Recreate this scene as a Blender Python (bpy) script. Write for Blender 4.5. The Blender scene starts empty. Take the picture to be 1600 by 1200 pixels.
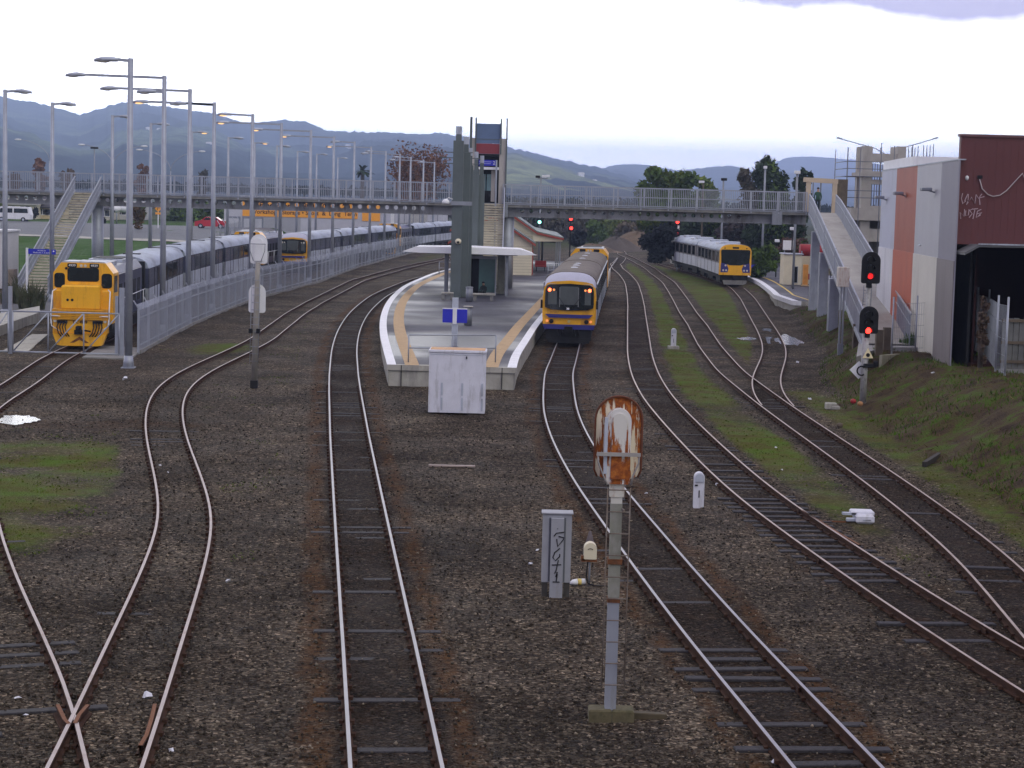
import bpy, bmesh, math, random
import numpy as np
from mathutils import Vector, Matrix, Euler
R = math.radians
rnd = random.Random(7)
nrs = np.random.RandomState(11)
scene = bpy.context.scene
COL = scene.collection

# ------------------------------------------------------------------ camera
FPX, EYE, SLOPE, YC = 3000.0, 7.0, 0.026, 312.0      # focal length in photo pixels, eye height above rail head, horizon slope / row
ROLL = math.atan(SLOPE); PITCH = math.atan((600 - YC) / FPX)
_c, _s = math.cos(ROLL), math.sin(ROLL)
_r0 = Vector((1, 0, 0)); _u0 = Vector((0, math.sin(PITCH), math.cos(PITCH))); FWD = Vector((0, math.cos(PITCH), -math.sin(PITCH)))
CX = _c * _r0 + _s * _u0; CY = -_s * _r0 + _c * _u0
cam_d = bpy.data.cameras.new('camera'); cam = bpy.data.objects.new('camera', cam_d); COL.objects.link(cam)
cam_d.sensor_width = 36; cam_d.lens = FPX / 1600 * 36; cam_d.clip_start = .5; cam_d.clip_end = 60000
m = Matrix((CX, CY, -FWD)).transposed().to_4x4(); m.translation = (0, 0, EYE); cam.matrix_world = m
scene.camera = cam

def ray(x, y): x = float(x); y = float(y); return (x - 800) * CX + (600 - y) * CY + FPX * FWD
def G(x, y, z=0.0):                                   # surveyed point: pixel of the photograph -> point at height z
    d = ray(x, y); t = (z - EYE) / d.z; return Vector((d.x * t, d.y * t, z))
def P(x, y, D):                                       # pixel -> point at distance D
    d = ray(x, y); t = D / d.y; return Vector((d.x * t, D, EYE + d.z * t))

# ------------------------------------------------------------------ materials
def _n(nt, t, **kw):
    n = nt.nodes.new(t)
    for k, v in kw.items():
        if k.startswith('i_'): n.inputs[k[2:].replace('_', ' ')].default_value = v
        else: setattr(n, k, v)
    return n
def c4(c): return (c[0], c[1], c[2], 1)
MATS = {}
def mat(name, col, rough=.6, metal=0.0, var=.18, sc=2.0, dirt=None, dsc=(3, 3, .5), damt=.5, bump=0.0, bsc=30, spec=.4, emit=None, es=0, alpha=None, coat=0, rv=None):
    if name in MATS: return MATS[name]
    m = bpy.data.materials.new(name); m.use_nodes = True; nt = m.node_tree; L = nt.links.new
    b = nt.nodes['Principled BSDF']; b.inputs['Roughness'].default_value = rough; b.inputs['Metallic'].default_value = metal
    b.inputs['Specular IOR Level'].default_value = spec; b.inputs['Coat Weight'].default_value = coat
    tc = _n(nt, 'ShaderNodeTexCoord'); n1 = _n(nt, 'ShaderNodeTexNoise', i_Scale=sc, i_Detail=6.0, i_Roughness=.6)
    L(tc.outputs['Object'], n1.inputs['Vector'])
    mr = _n(nt, 'ShaderNodeMapRange'); mr.inputs[1].default_value = .3; mr.inputs[2].default_value = .7; mr.inputs[3].default_value = 1 - var; mr.inputs[4].default_value = 1 + var
    L(n1.outputs['Fac'], mr.inputs[0])
    mx = _n(nt, 'ShaderNodeMix', data_type='RGBA', blend_type='MULTIPLY'); mx.inputs[0].default_value = 1; mx.inputs[6].default_value = c4(col)
    L(mr.outputs[0], mx.inputs[7]); out = mx.outputs[2]
    if dirt is not None:
        mp = _n(nt, 'ShaderNodeMapping'); mp.inputs['Scale'].default_value = dsc; L(tc.outputs['Object'], mp.inputs['Vector'])
        n2 = _n(nt, 'ShaderNodeTexNoise', i_Scale=1.0, i_Detail=8.0, i_Roughness=.7); L(mp.outputs[0], n2.inputs['Vector'])
        m2 = _n(nt, 'ShaderNodeMapRange'); m2.inputs[1].default_value = .62 - .25 * damt; m2.inputs[2].default_value = .72 - .15 * damt
        L(n2.outputs['Fac'], m2.inputs[0])
        mm = _n(nt, 'ShaderNodeMath', operation='MULTIPLY'); mm.inputs[1].default_value = min(1, damt * 1.5); L(m2.outputs[0], mm.inputs[0])
        mx2 = _n(nt, 'ShaderNodeMix', data_type='RGBA'); L(mm.outputs[0], mx2.inputs[0]); L(out, mx2.inputs[6]); mx2.inputs[7].default_value = c4(dirt); out = mx2.outputs[2]
    L(out, b.inputs['Base Color'])
    if rv:
        n4 = _n(nt, 'ShaderNodeTexNoise', i_Scale=rv[0], i_Detail=5.0); L(tc.outputs['Object'], n4.inputs['Vector']); m4 = _n(nt, 'ShaderNodeMapRange'); m4.inputs[1].default_value = .38; m4.inputs[2].default_value = .62; m4.inputs[3].default_value = rv[1]; m4.inputs[4].default_value = rv[2]; L(n4.outputs['Fac'], m4.inputs[0]); L(m4.outputs[0], b.inputs['Roughness'])
    if bump:
        n3 = _n(nt, 'ShaderNodeTexNoise', i_Scale=bsc, i_Detail=4.0); L(tc.outputs['Object'], n3.inputs['Vector'])
        bp = _n(nt, 'ShaderNodeBump', i_Strength=bump, i_Distance=.02); L(n3.outputs['Fac'], bp.inputs['Height']); L(bp.outputs[0], b.inputs['Normal'])
    if emit is not None: b.inputs['Emission Color'].default_value = c4(emit); b.inputs['Emission Strength'].default_value = es
    if alpha is not None: b.inputs['Alpha'].default_value = alpha
    MATS[name] = m; return m

GALV = mat('galvanised steel', (.33, .35, .40), .5, .35, .12, 1.5, (.22, .22, .23), (2, 2, .4), .3)
GALVD = mat('weathered galvanised steel', (.25, .265, .30), .55, .3, .15, 1.5, (.14, .14, .15), (2, 2, .3), .35)
GIRD = mat('painted girder steel', (.25, .255, .275), .6, .1, .2, .8, (.10, .09, .085), (1.2, 1.2, .25), .55)
DKGAP = mat('black steel underframe', (.018, .018, .02), .8, 0, .3, 3, spec=.2)
BLK = mat('black paint', (.010, .010, .012), .6, 0, .2, 3, spec=.18)
GLASS = mat('dark window glass', (.012, .016, .018), .06, 0, .3, 1, spec=.6)
YEL = mat('loco yellow paint', (.80, .40, .010), .38, 0, .07, 1.2, (.36, .16, .02), (2.6, 2.6, .5), .38, coat=.15)
YELD = mat('dirty yellow paint', (.60, .28, .015), .5, 0, .15, 3, (.12, .07, .02), (3, 3, 1), .4)
NAVY = mat('navy paint', (.018, .022, .062), .35, 0, .15, 1.5, (.05, .05, .06), (1, 1, .3), .3)
NAVYW = mat('tinted window band', (.055, .06, .10), .2, 0, .25, .9, spec=.6)
SILV = mat('silver roof', (.33, .37, .45), .6, .0, .12, .6, (.15, .16, .19), (.6, .25, 1), .5)
LGREY = mat('light grey carriage side', (.42, .45, .52), .45, .1, .15, 1.2, (.15, .145, .15), (1.5, 1.5, .4), .5)
BROWNROOF = mat('brown sooted roof', (.13, .105, .082), .75, 0, .2, .8, (.07, .06, .05), (.8, .3, 1), .5)
LILAC = mat('lilac grey roof paint', (.40, .40, .48), .5, 0, .1, 1)
BLUEP = mat('blue paint', (.022, .022, .17), .4, 0, .1, 2)
WHITE = mat('white paint', (.72, .72, .74), .5, 0, .06, 2, (.40, .38, .36), (3, 3, .6), .22)
WHITEC = mat('chalky white paint', (.60, .60, .66), .6, 0, .08, 2.5, (.30, .29, .29), (4, 4, .8), .38)
CREAM = mat('cream paint', (.66, .60, .44), .6, 0, .07, 1.5, (.42, .38, .28), (2, 2, .5), .25)
CONC = mat('concrete', (.36, .345, .30), .85, 0, .15, 2, (.20, .19, .165), (1.5, 1.5, .4), .5, .3, 25)
CONCD = mat('damp concrete', (.22, .215, .20), .8, 0, .2, 1.5, (.11, .105, .10), (1.2, 1.2, .4), .5, .3, 25)
STEPC = mat('stair tread concrete', (.42, .385, .30), .85, 0, .2, 1.5, (.16, .14, .11), (1.5, 3, 3), .45)
RED = mat('red paint', (.32, .02, .025), .5, 0, .12, 2)
ORANGE = mat('orange sign paint', (.86, .36, .03), .5, 0, .05, 1)
TANST = mat('tan tactile paving', (.42, .285, .145), .8, 0, .12, 3, (.27, .19, .11), (2, 2, 2), .35)
WSTRIP = mat('white platform edge paint', (.74, .74, .76), .6, 0, .08, 2, (.42, .42, .43), (3, 3, 3), .3)
PILLAR = mat('slate green pillar paint', (.095, .115, .115), .55, 0, .12, .8, (.065, .075, .075), (1.5, 1.5, .3), .4)
TIMBER = mat('weathered timber', (.11, .085, .06), .85, 0, .25, 3, (.09, .07, .05), (8, 8, 1), .5, .4, 20)
SLEEP = mat('wet timber sleeper', (.044, .041, .045), .7, 0, .55, 5, (.012, .011, .011), (5, 5, 5), .6, .4, 20, spec=.15)
RUSTY = mat('rust', (.17, .065, .025), .85, 0, .35, 6, (.07, .03, .016), (6, 6, 3), .5, .5, 40)
RUSTSIDE = mat('rusted rail side', (.050, .026, .017), .9, 0, .3, 3, spec=.1)
STEELTOP = mat('polished rail head', (.31, .30, .32), .45, .5, .10, .7, (.40, .36, .33), (1.5, 1.5, 1.5), .25)
DULLTOP = mat('dull rail head', (.40, .33, .28), .5, .35, .15, .6, (.20, .12, .08), (1.5, 1.5, 1.5), .4)
LILACTOP = mat('lightly rusted rail head', (.36, .30, .29), .5, .35, .15, .6, (.20, .12, .09), (1.2, 1.2, 1.2), .4)
RUSTWH = mat('flaking white paint over rust', (.60, .54, .42), .7, 0, .10, 4, (.20, .055, .015), (9, 9, 2.2), .80, .4, 30)
RUSTLT = mat('rust stained white paint', (.58, .56, .50), .65, 0, .1, 4, (.30, .12, .03), (10, 10, 2.5), .48)
GRAFF = mat('black spray paint', (.01, .01, .012), .7, 0, .1, 2)
GRAFW = mat('pale spray paint', (.45, .33, .36), .8, 0, .25, 4)
BLUESIGN = mat('blue sign face', (.018, .022, .42), .45, 0, .08, 1.5)
LITRED = mat('lit red lens', (.6, .01, .01), .4, emit=(1, .03, .02), es=5)
DIMRED = mat('dim red lens', (.5, .02, .02), .4, emit=(1, .02, .02), es=.8)
LITGREEN = mat('lit green lens', (.1, .6, .5), .4, emit=(.3, 1, .8), es=4)
TAILRED = mat('tail lamp lens', (.7, .08, .03), .3, emit=(1, .12, .04), es=6)
AMBER = mat('amber lens', (.7, .25, .05), .3, emit=(1, .35, .1), es=.7)
WARM = mat('warm lamp glass', (.7, .5, .3), .3, emit=(1, .55, .2), es=1.6)
LENS = mat('lamp glass', (.55, .52, .46), .2, 0, .1)
DKLENS = mat('unlit signal lens', (.02, .02, .02), .15)
SKIN = mat('skin', (.42, .26, .18), .6)
CLOTH = mat('dark clothing', (.02, .028, .03), .9, 0, .3, 8)
HIVIS = mat('green top', (.03, .08, .05), .9, 0, .2, 8)

# ------------------------------------------------------------------ mesh builder
class MB:
    def __init__(self): self.v = []; self.f = []; self.mi = []; self.sm = []; self.mats = []; self.M = Matrix.Identity(4); self.cur = 0
    def use(self, m):
        if m not in self.mats: self.mats.append(m)
        self.cur = self.mats.index(m); return self
    def at(self, *a): self.M = Matrix.Translation(Vector(a)) if a else Matrix.Identity(4); return self
    def add(self, vs, fs, smooth=False):
        o = len(self.v); self.v += [tuple(self.M @ Vector(p)) for p in vs]
        for f in fs: self.f.append(tuple(i + o for i in f)); self.mi.append(self.cur); self.sm.append(smooth)
        return self
    def box(self, x0, x1, y0, y1, z0, z1, bev=0):
        if bev:
            b = bev
            p = [(x0 + b, y0 + b), (x1 - b, y0 + b), (x1 - b, y1 - b), (x0 + b, y1 - b)]
            vs = [(x, y, z0) for x, y in p] + [(x0, y0, z0 + b), (x1, y0, z0 + b), (x1, y1, z0 + b), (x0, y1, z0 + b)] + [(x0, y0, z1 - b), (x1, y0, z1 - b), (x1, y1, z1 - b), (x0, y1, z1 - b)] + [(x, y, z1) for x, y in p]
            fs = [(3, 2, 1, 0), (12, 13, 14, 15)]
            for k in range(3):
                for i in range(4): fs.append((k * 4 + i, k * 4 + (i + 1) % 4, k * 4 + 4 + (i + 1) % 4, k * 4 + 4 + i))
            return self.add(vs, fs)
        return self.add([(x0, y0, z0), (x1, y0, z0), (x1, y1, z0), (x0, y1, z0), (x0, y0, z1), (x1, y0, z1), (x1, y1, z1), (x0, y1, z1)],
                        [(3, 2, 1, 0), (4, 5, 6, 7), (0, 1, 5, 4), (1, 2, 6, 5), (2, 3, 7, 6), (3, 0, 4, 7)])
    def prism(self, pts, a0, a1, ax='y', smooth=False):    # pts: (u, v); ax y -> (x, z); ax x -> (y, z); ax z -> (x, y)
        n = len(pts)
        def mk(u, v, a): return (u, a, v) if ax == 'y' else ((a, u, v) if ax == 'x' else (u, v, a))
        vs = [mk(u, v, a0) for u, v in pts] + [mk(u, v, a1) for u, v in pts]
        fs = [(i, (i + 1) % n, n + (i + 1) % n, n + i) for i in range(n)]
        self.add(vs, fs, smooth); k = len(self.v) - 2 * n
        for f in (tuple(range(n))[::-1], tuple(range(n, 2 * n))): self.f.append(tuple(i + k for i in f)); self.mi.append(self.cur); self.sm.append(False)
        return self
    def tube(self, pts, r, n=8, caps=True, smooth=True):
        pts = [Vector(p) for p in pts]; rs = r if isinstance(r, (list, tuple)) else [r] * len(pts)
        vs = []; prev = None
        for i, p in enumerate(pts):
            t = (pts[min(i + 1, len(pts) - 1)] - pts[max(i - 1, 0)]).normalized()
            a = prev if prev is not None else (Vector((0, 0, 1)) if abs(t.z) < .9 else Vector((1, 0, 0)))
            u = (a - t * a.dot(t)).normalized(); w = t.cross(u); prev = u
            for k in range(n):
                an = 2 * math.pi * (k + .5) / n; vs.append(p + (u * math.cos(an) + w * math.sin(an)) * rs[i])
        fs = []
        for i in range(len(pts) - 1):
            for k in range(n): fs.append((i * n + k, i * n + (k + 1) % n, (i + 1) * n + (k + 1) % n, (i + 1) * n + k))
        self.add(vs, fs, smooth and n > 4)
        if caps:
            k0 = len(self.v) - n * len(pts)
            for f in (tuple(range(n))[::-1], tuple(range(n * (len(pts) - 1), n * len(pts)))): self.f.append(tuple(i + k0 for i in f)); self.mi.append(self.cur); self.sm.append(False)
        return self
    def bar(self, a, b, w, h=None):                      # square bar
        a = Vector(a); b = Vector(b); h = h or w; t = (b - a).normalized(); up = Vector((0, 0, 1)) if abs(t.z) < .95 else Vector((0, 1, 0))
        u = t.cross(up).normalized(); q = u.cross(t)
        vs = [p + u * (sx * w / 2) + q * (sz * h / 2) for p in (a, b) for sx, sz in ((-1, -1), (1, -1), (1, 1), (-1, 1))]
        return self.add(vs, [(3, 2, 1, 0), (4, 5, 6, 7), (0, 1, 5, 4), (1, 2, 6, 5), (2, 3, 7, 6), (3, 0, 4, 7)])
    def cyl(self, c, r, h, n=12, ax='z', r2=None):
        c = Vector(c); d = {'z': Vector((0, 0, h)), 'y': Vector((0, h, 0)), 'x': Vector((h, 0, 0))}[ax]
        return self.tube([c, c + d], [r, r if r2 is None else r2], n)
    def ell(self, c, rx, ry, rz, nu=12, nv=8, zmin=-1.0):
        vs = []; fs = []
        for j in range(nv + 1):
            ph = -math.pi / 2 + math.pi * j / nv; z = max(math.sin(ph), zmin)
            for i in range(nu):
                th = 2 * math.pi * i / nu; vs.append((c[0] + rx * math.cos(ph) * math.cos(th), c[1] + ry * math.cos(ph) * math.sin(th), c[2] + rz * z))
        for j in range(nv):
            for i in range(nu): fs.append((j * nu + i, j * nu + (i + 1) % nu, (j + 1) * nu + (i + 1) % nu, (j + 1) * nu + i))
        return self.add(vs, fs, True)
    def loft(self, secs, mats=None, closed=False, smooth=False):  # secs: list of lists of points; mats: per segment material
        n = len(secs[0]); o = len(self.v)
        self.v += [tuple(self.M @ Vector(p)) for s in secs for p in s]
        for i in range(len(secs) - 1):
            for k in range(n if closed else n - 1):
                if mats: self.use(mats[k])
                self.f.append((o + i * n + k, o + i * n + (k + 1) % n, o + (i + 1) * n + (k + 1) % n, o + (i + 1) * n + k)); self.mi.append(self.cur); self.sm.append(smooth)
        return self
    def build(self, name, parent=None, loc=None, rz=0, mat=None):
        me = bpy.data.meshes.new(name); me.from_pydata(self.v, [], self.f)
        for x in (self.mats or [mat]): me.materials.append(x)
        me.polygons.foreach_set('material_index', self.mi); me.polygons.foreach_set('use_smooth', self.sm); me.update()
        o = bpy.data.objects.new(name, me); COL.objects.link(o)
        if parent is not None: o.parent = parent
        if loc is not None: o.location = loc
        if rz: o.rotation_euler.z = rz
        return o
def mb(m): return MB().use(m)

def tag(o, label, cat, group=None, kind=None):
    o['label'] = label
    if cat: o['category'] = cat
    if group: o['group'] = group
    if kind: o['kind'] = kind
    return o
def struct(o): o['kind'] = 'structure'; return o
def thing(name, label, cat, loc=(0, 0, 0), rz=0, group=None):
    o = bpy.data.objects.new(name, None); COL.objects.link(o); o.location = loc; o.rotation_euler.z = rz; o.empty_display_size = .3
    return tag(o, label, cat, group)
KIDS = {}
def dup(root, loc, rz, label=None, group=None):
    r = root.copy(); COL.objects.link(r); r.location = loc; r.rotation_euler.z = rz
    if label: r['label'] = label
    if group: r['group'] = group
    for ch in root.children:
        c = ch.copy(); COL.objects.link(c); c.parent = r
        for g in ch.children:
            d = g.copy(); COL.objects.link(d); d.parent = c
    return r
def rrect(x0, x1, z0, z1, r, n=5):
    r = min(r, (x1 - x0) / 2.001, (z1 - z0) / 2.001); p = []
    for cx, cz, a in ((x1 - r, z0 + r, -90), (x1 - r, z1 - r, 0), (x0 + r, z1 - r, 90), (x0 + r, z0 + r, 180)):
        for k in range(n + 1): t = R(a + 90 * k / n); p.append((cx + r * math.cos(t), cz + r * math.sin(t)))
    return p
def arch(w, z0, z1, n=10, rb=0):                       # flat bottom, round top outline
    r = w / 2; p = [(-r, z0), (r, z0)]
    if rb: p = rrect(-r, r, z0, z1, rb, 4)[0:5]; p = [q for q in p]; p = [(-r, z0 + rb), (-r + rb * .3, z0 + rb * .3), (-r + rb, z0), (r - rb, z0), (r - rb * .3, z0 + rb * .3), (r, z0 + rb)]
    for k in range(n + 1): t = math.pi * k / n; p.append((r * math.cos(t), z1 - r + r * math.sin(t)))
    return p
def text(name, body, size, m, parent, loc, rot=(R(90), 0, 0), sx=1.0, ext=.004, bold=0.0):
    cu = bpy.data.curves.new(name, 'FONT'); cu.body = body; cu.size = size; cu.extrude = ext; cu.align_x = 'CENTER'; cu.align_y = 'CENTER'; cu.resolution_u = 3; cu.offset = bold
    t = bpy.data.objects.new(name + '_curve', cu); COL.objects.link(t); dg = bpy.context.evaluated_depsgraph_get(); dg.update()
    me = bpy.data.meshes.new_from_object(t.evaluated_get(dg)); bpy.data.objects.remove(t); bpy.data.curves.remove(cu)
    me.materials.clear(); me.materials.append(m); me.name = name
    o = bpy.data.objects.new(name, me); COL.objects.link(o); o.parent = parent; o.location = loc; o.rotation_euler = rot; o.scale.x = sx
    return o
ORD = ['first', 'second', 'third', 'fourth', 'fifth', 'sixth', 'seventh', 'eighth', 'ninth', 'tenth', 'eleventh', 'twelfth', 'thirteenth', 'fourteenth', 'fifteenth', 'sixteenth']
HAZE_COL = (.52, .66, 1.0, 1); HAZE_D = 2.7e-4; HAZE_TOP = 300; HAZE_G = .6
SKY_H, SKY_M, SKY_Z, SKY_B = 7.5, 1.1, .85, 1.38; LILAC_SKY = (.62, .55, .86); SUN_E = .6; EXPO = 0.14
# ------------------------------------------------------------------ track survey (left and right rail of each track as seen in the photograph)
TR = {}
TR['0L'] = [(80,549),(0,604)]; TR['0R'] = [(112,554),(0,650),(0,840),(25,900),(62,980),(95,1055),(120,1130),(137,1200)]
TR['1L'] = [(705,400),(630,415),(555,432),(460,480),(395,527),(300,567),(250,595),(230,617),(224,645),(225,675),(232,712),(244,750),(251,800),(245,830),(217,900),(162,1007),(114,1115),(69,1199)]
TR['1R'] = [(567,440),(490,480),(395,550),(325,582),(295,602),(282,622),(282,650),(291,687),(307,720),(325,762),(337,800),(337,840),(317,900),(300,957),(277,1032),(257,1100),(225,1200)]
TR['2L'] = [(685,421),(635,437),(585,457),(560,472),(540,492),(525,520),(517,550),(514,600),(515,680),(522,800),(541,1100),(547,1200)]
TR['2R'] = [(655,437),(610,460),(580,487),(567,502),(560,520),(557,545),(560,592),(577,680),(603,800),(670,1100),(692,1200)]
TR['3L'] = [(870.6,534),(851,585),(846,630),(851,662),(865,695),(887,735),(912,775),(940,810),(985,877),(1050,965),(1100,1030),(1197,1142),(1245,1200)]
TR['3R'] = [(907,535),(895,581),(895,605),(900,635),(910,665),(932,705),(975,765),(1072,878),(1200,1015),(1375,1200)]
TR['4L'] = [(949,414),(970,429),(979,444),(982,472),(981,510),(980,547),(985,583),(1000,617),(1037,662),(1087,715),(1137,765),(1199,813),(1250,850),(1317,897),(1400,952),(1470,997),(1600,1080)]
TR['4R'] = [(979,424),(996,442),(1007,484),(1013,519),(1019,557),(1027,583),(1050,620),(1087,657),(1137,705),(1198,758),(1250,795),(1350,860),(1450,927),(1572,997),(1600,1015)]
TR['5L'] = [(960,394),(1007,416),(1039,439),(1052,465),(1073,500),(1092,542),(1121,580),(1170,617),(1200,642),(1280,699),(1350,752),(1425,810),(1455,837),(1495,867),(1537,920),(1600,995)]
TR['5R'] = [(970,394),(1026,424),(1056,446),(1082,484),(1118,529),(1160,578),(1200,609),(1240,638),(1335,700),(1412,747),(1475,792),(1525,827),(1570,862),(1600,890)]
TR['6L'] = [(1137,447),(1157,470),(1185,520),(1195,552),(1181,580),(1169,602),(1174,617),(1202,641)]
TR['6R'] = [(1160,447),(1190,480),(1216,520),(1232,542),(1217,582),(1215,605),(1237,632)]
EXTRA = {'0': [(-12.9, 45), (-15.2, 52), (-17.0, 60), (-19.2, 84), (-19.5, 90), (-20.9, 105), (-22.1, 120), (-22.6, 135), (-22.9, 150), (-22.8, 172), (-22.0, 200), (-20, 230)],
         '3': [(4.25, 120), (6.2, 152), (8.2, 185), (10.5, 220), (13, 250)], '2': [(-7.0, 172), (-4.2, 195), (-1, 225), (2.5, 255)], '1': [(-6.0, 240), (-3, 265)],
         '4': [(14.0, 250)], '5': [(16.5, 290)],
         '6': [(18.1, 148), (19.2, 164), (19.5, 176), (19.1, 192), (18.2, 208), (16.8, 230)],
         '7': [(-20.6, 160), (-19.9, 175), (-18.9, 190), (-17.8, 207), (-16.5, 225), (-15.0, 243), (-12.6, 270), (-8.5, 310), (-4, 345)]}
HG = .5665
CEN = {}
def survey(t):
    pts = [(x, y, 1.0) for x, y in EXTRA.get(t, [])]
    for side, s in (('L', 1), ('R', -1)):
        px = TR.get(t + side)
        if not px: continue
        w = [G(x, y, 0) for x, y in px]; w.sort(key=lambda p: p.y)
        for i, p in enumerate(w):
            a = w[max(i - 1, 0)]; b = w[min(i + 1, len(w) - 1)]
            if t == '0' and side == 'R' and 39.9 < p.y < 61: continue
            d = (b - a); d = d.normalized() if d.length > 0 else Vector((0, 1, 0))
            n = Vector((d.y, -d.x, 0)); q = p + n * HG * s; pts.append((q.x, q.y, 1.0))
    pts = np.array(sorted(pts, key=lambda p: p[1])); y0 = max(pts[0][1] - 4, 18); y1 = pts[-1][1] + (0 if t != '6' else 0)
    if t == '6': y0 = 67.6
    ys = np.arange(y0, y1, .5); xs = []
    for y in ys:
        bw = 1.6 + .055 * y if not (t == '0' and y > 38) else 7.5
        while True:
            wt = np.exp(-.5 * ((pts[:, 1] - y) / bw) ** 2)
            if (wt > .05).sum() >= 4 or bw > 60: break
            bw *= 1.3
        A = np.stack([np.ones(len(pts)), pts[:, 1] - y], 1); W = wt[:, None]
        xs.append(np.linalg.solve((A * W).T @ A + np.diag([1e-9, 1e-6]), (A * W).T @ pts[:, 0])[0])
    xs = np.array(xs)
    if t == '0':                                          # long gap out of frame: plain interpolation, then smoothed
        yy = np.arange(y0 - 40, y1 + 40, .5); raw = np.interp(yy, pts[:, 1], pts[:, 0]); s0 = (pts[3, 0] - pts[0, 0]) / (pts[3, 1] - pts[0, 1]); raw = np.where(yy < pts[0, 1], pts[0, 0] + s0 * (yy - pts[0, 1]), raw)
        kx = np.arange(-16, 16.1, .5); kw = np.exp(-.5 * (kx / 4.0) ** 2); kw /= kw.sum(); sm_ = np.convolve(raw, kw, 'same'); xs = np.interp(ys, yy, sm_); near_ = np.clip((ys - 30) / 10, 0, 1); xs = near_ * xs + (1 - near_) * np.interp(ys, yy, raw)
    else:
        kx = np.arange(-6, 6.1, .5); kw = np.exp(-.5 * (kx / 2.0) ** 2); kw /= kw.sum(); pad = np.concatenate([2 * xs[0] - xs[12:0:-1], xs, 2 * xs[-1] - xs[-2:-14:-1]]); sm_ = np.convolve(pad, kw, 'same')[12:-12]
        q_ = np.clip((ys - 72) / 20, 0, 1); xs = xs * (1 - q_) + sm_ * q_
    CEN[t] = (ys, xs)
for t in '01234567': survey(t)
def TX(t, y): return float(np.interp(y, *CEN[t]))
def TXa(t, Y): return np.interp(Y, *CEN[t])
def head(t, y, e=2.0):                                 # heading angle of a track at distance y (0 = straight away)
    return math.atan2(TX(t, y + e) - TX(t, y - e), 2 * e)
RAILSEC = [(-.065, -.14), (.065, -.14), (.065, -.12), (.012, -.105), (.012, -.04), (.034, -.03), (.034, -.008), (.026, 0), (-.026, 0), (-.034, -.008), (-.034, -.03), (-.012, -.04), (-.012, -.105), (-.065, -.12)]
def rail_mesh(path, top, dz=0.0):
    b = MB(); secs = []
    for i, p in enumerate(path):
        a = path[max(i - 1, 0)]; c = path[min(i + 1, len(path) - 1)]; d = Vector((c[0] - a[0], c[1] - a[1], 0)).normalized(); n = Vector((d.y, -d.x, 0))
        secs.append([(p[0] + n.x * u, p[1] + n.y * u, v + dz) for u, v in RAILSEC])
    ms = [RUSTSIDE] * 7 + [top] + [RUSTSIDE] * 6
    b.loft(secs, ms, closed=True)
    return b
def track(t, label, top, exposed, ymin=0, ymax=400, dz=0, seed=1):
    ys, xs = CEN[t]; k = (ys >= ymin) & (ys <= ymax); ys, xs = ys[k], xs[k]; step = 2
    rs = random.Random(seed)
    root = thing('railway_track', label, 'railway track', (xs[0], ys[0], 0), 0, 'railway tracks in the yard')
    for s in (-1, 1):
        path = []
        for i in range(0, len(ys), step):
            a = math.atan2(xs[min(i + 2, len(xs) - 1)] - xs[max(i - 2, 0)], ys[min(i + 2, len(xs) - 1)] - ys[max(i - 2, 0)])
            path.append((xs[i] + s * HG * math.cos(a) - xs[0], ys[i] - s * HG * math.sin(a) - ys[0]))
        rb = rail_mesh(path, top, dz); rb.use(RUSTSIDE); yk = ys[0] + .3; nxt = ys[0] + 5 + 3 * s
        while yk < min(ys[-1], 72):                       # spring clips on the rail foot, bolted joints every length
            a = head(t, yk, 1); cx_, cy_ = TX(t, yk) + s * HG * math.cos(a) - xs[0], yk - s * HG * math.sin(a) - ys[0]
            for e in (-1, 1): rb.box(cx_ + e * .075 - .03, cx_ + e * .075 + .03, cy_ - .05, cy_ + .05, -.135, -.085 + dz)
            if yk > nxt:
                for e in (-1, 1): rb.box(cx_ + e * .03 - .012, cx_ + e * .03 + .012, cy_ - .28, cy_ + .28, -.105, -.035 + dz)
                nxt += 12.5
            yk += .62
        rb.build('rail', root)
    n = 0; y = ys[0] + .3; meshes = []
    for k in range(4):
        b = mb(SLEEP); b.box(-1.05, 1.05, -.10, .10, -.12, .0, .012)
        o = b.build('sleeper', root); meshes.append(o)
    used = 0
    while y < ys[-1] and n < 100:
        p = 0; lift = 0
        for (a, b_, pr, lf) in exposed:
            if a <= y <= b_: p = pr; lift = lf
        pr = p
        if rs.random() < p:
            o = meshes[used] if used < 4 else meshes[used % 4].copy()
            if used >= 4: COL.objects.link(o); o.parent = root
            a = head(t, y) + rs.uniform(-.02, .02)
            f = rs.choice((1, 1, .46, .46, .8, .3)) if pr < .95 else rs.uniform(.85, 1); sh = {.3: rs.choice((-.72, .72)), .8: rs.choice((-.2, .2))}.get(f, rs.uniform(-.05, .05)); o.scale.x = f
            o.location = (TX(t, y) - xs[0] + sh, y - ys[0], -.138 + lift + rs.uniform(-.018, .012)); o.rotation_euler = (rs.uniform(-.01, .01), rs.uniform(-.012, .012), -a)
            used += 1; n += 1
        y += .62
    for i in range(used, 4): bpy.data.objects.remove(meshes[i])
    return root
track('2', 'bright railed track running straight up the yard to the left face of the island platform', STEELTOP, [(20, 24, .4, .0), (24, 31, .32, -.004), (31, 60, .45, -.006), (60, 110, .4, -.004)], ymax=240, seed=3)
track('3', 'bright railed track curving under the front yellow railcar at the island platform', STEELTOP, [(20, 27, .55, .015), (27, 29, .5, .015), (29, 31, .85, .03), (31, 60, .5, -.004), (60, 95, .45, -.004)], ymax=245, seed=4)
track('4', 'brown railed track with many bare sleepers, next right of the railcar track', DULLTOP, [(28, 30, .2, .01), (31, 33, .7, .02), (33, 36, .15, 0), (36, 47, 1.0, .025), (47, 56, .6, .01), (56, 66, .15, .0), (66, 90, .08, 0)], ymax=245, seed=5)
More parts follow.
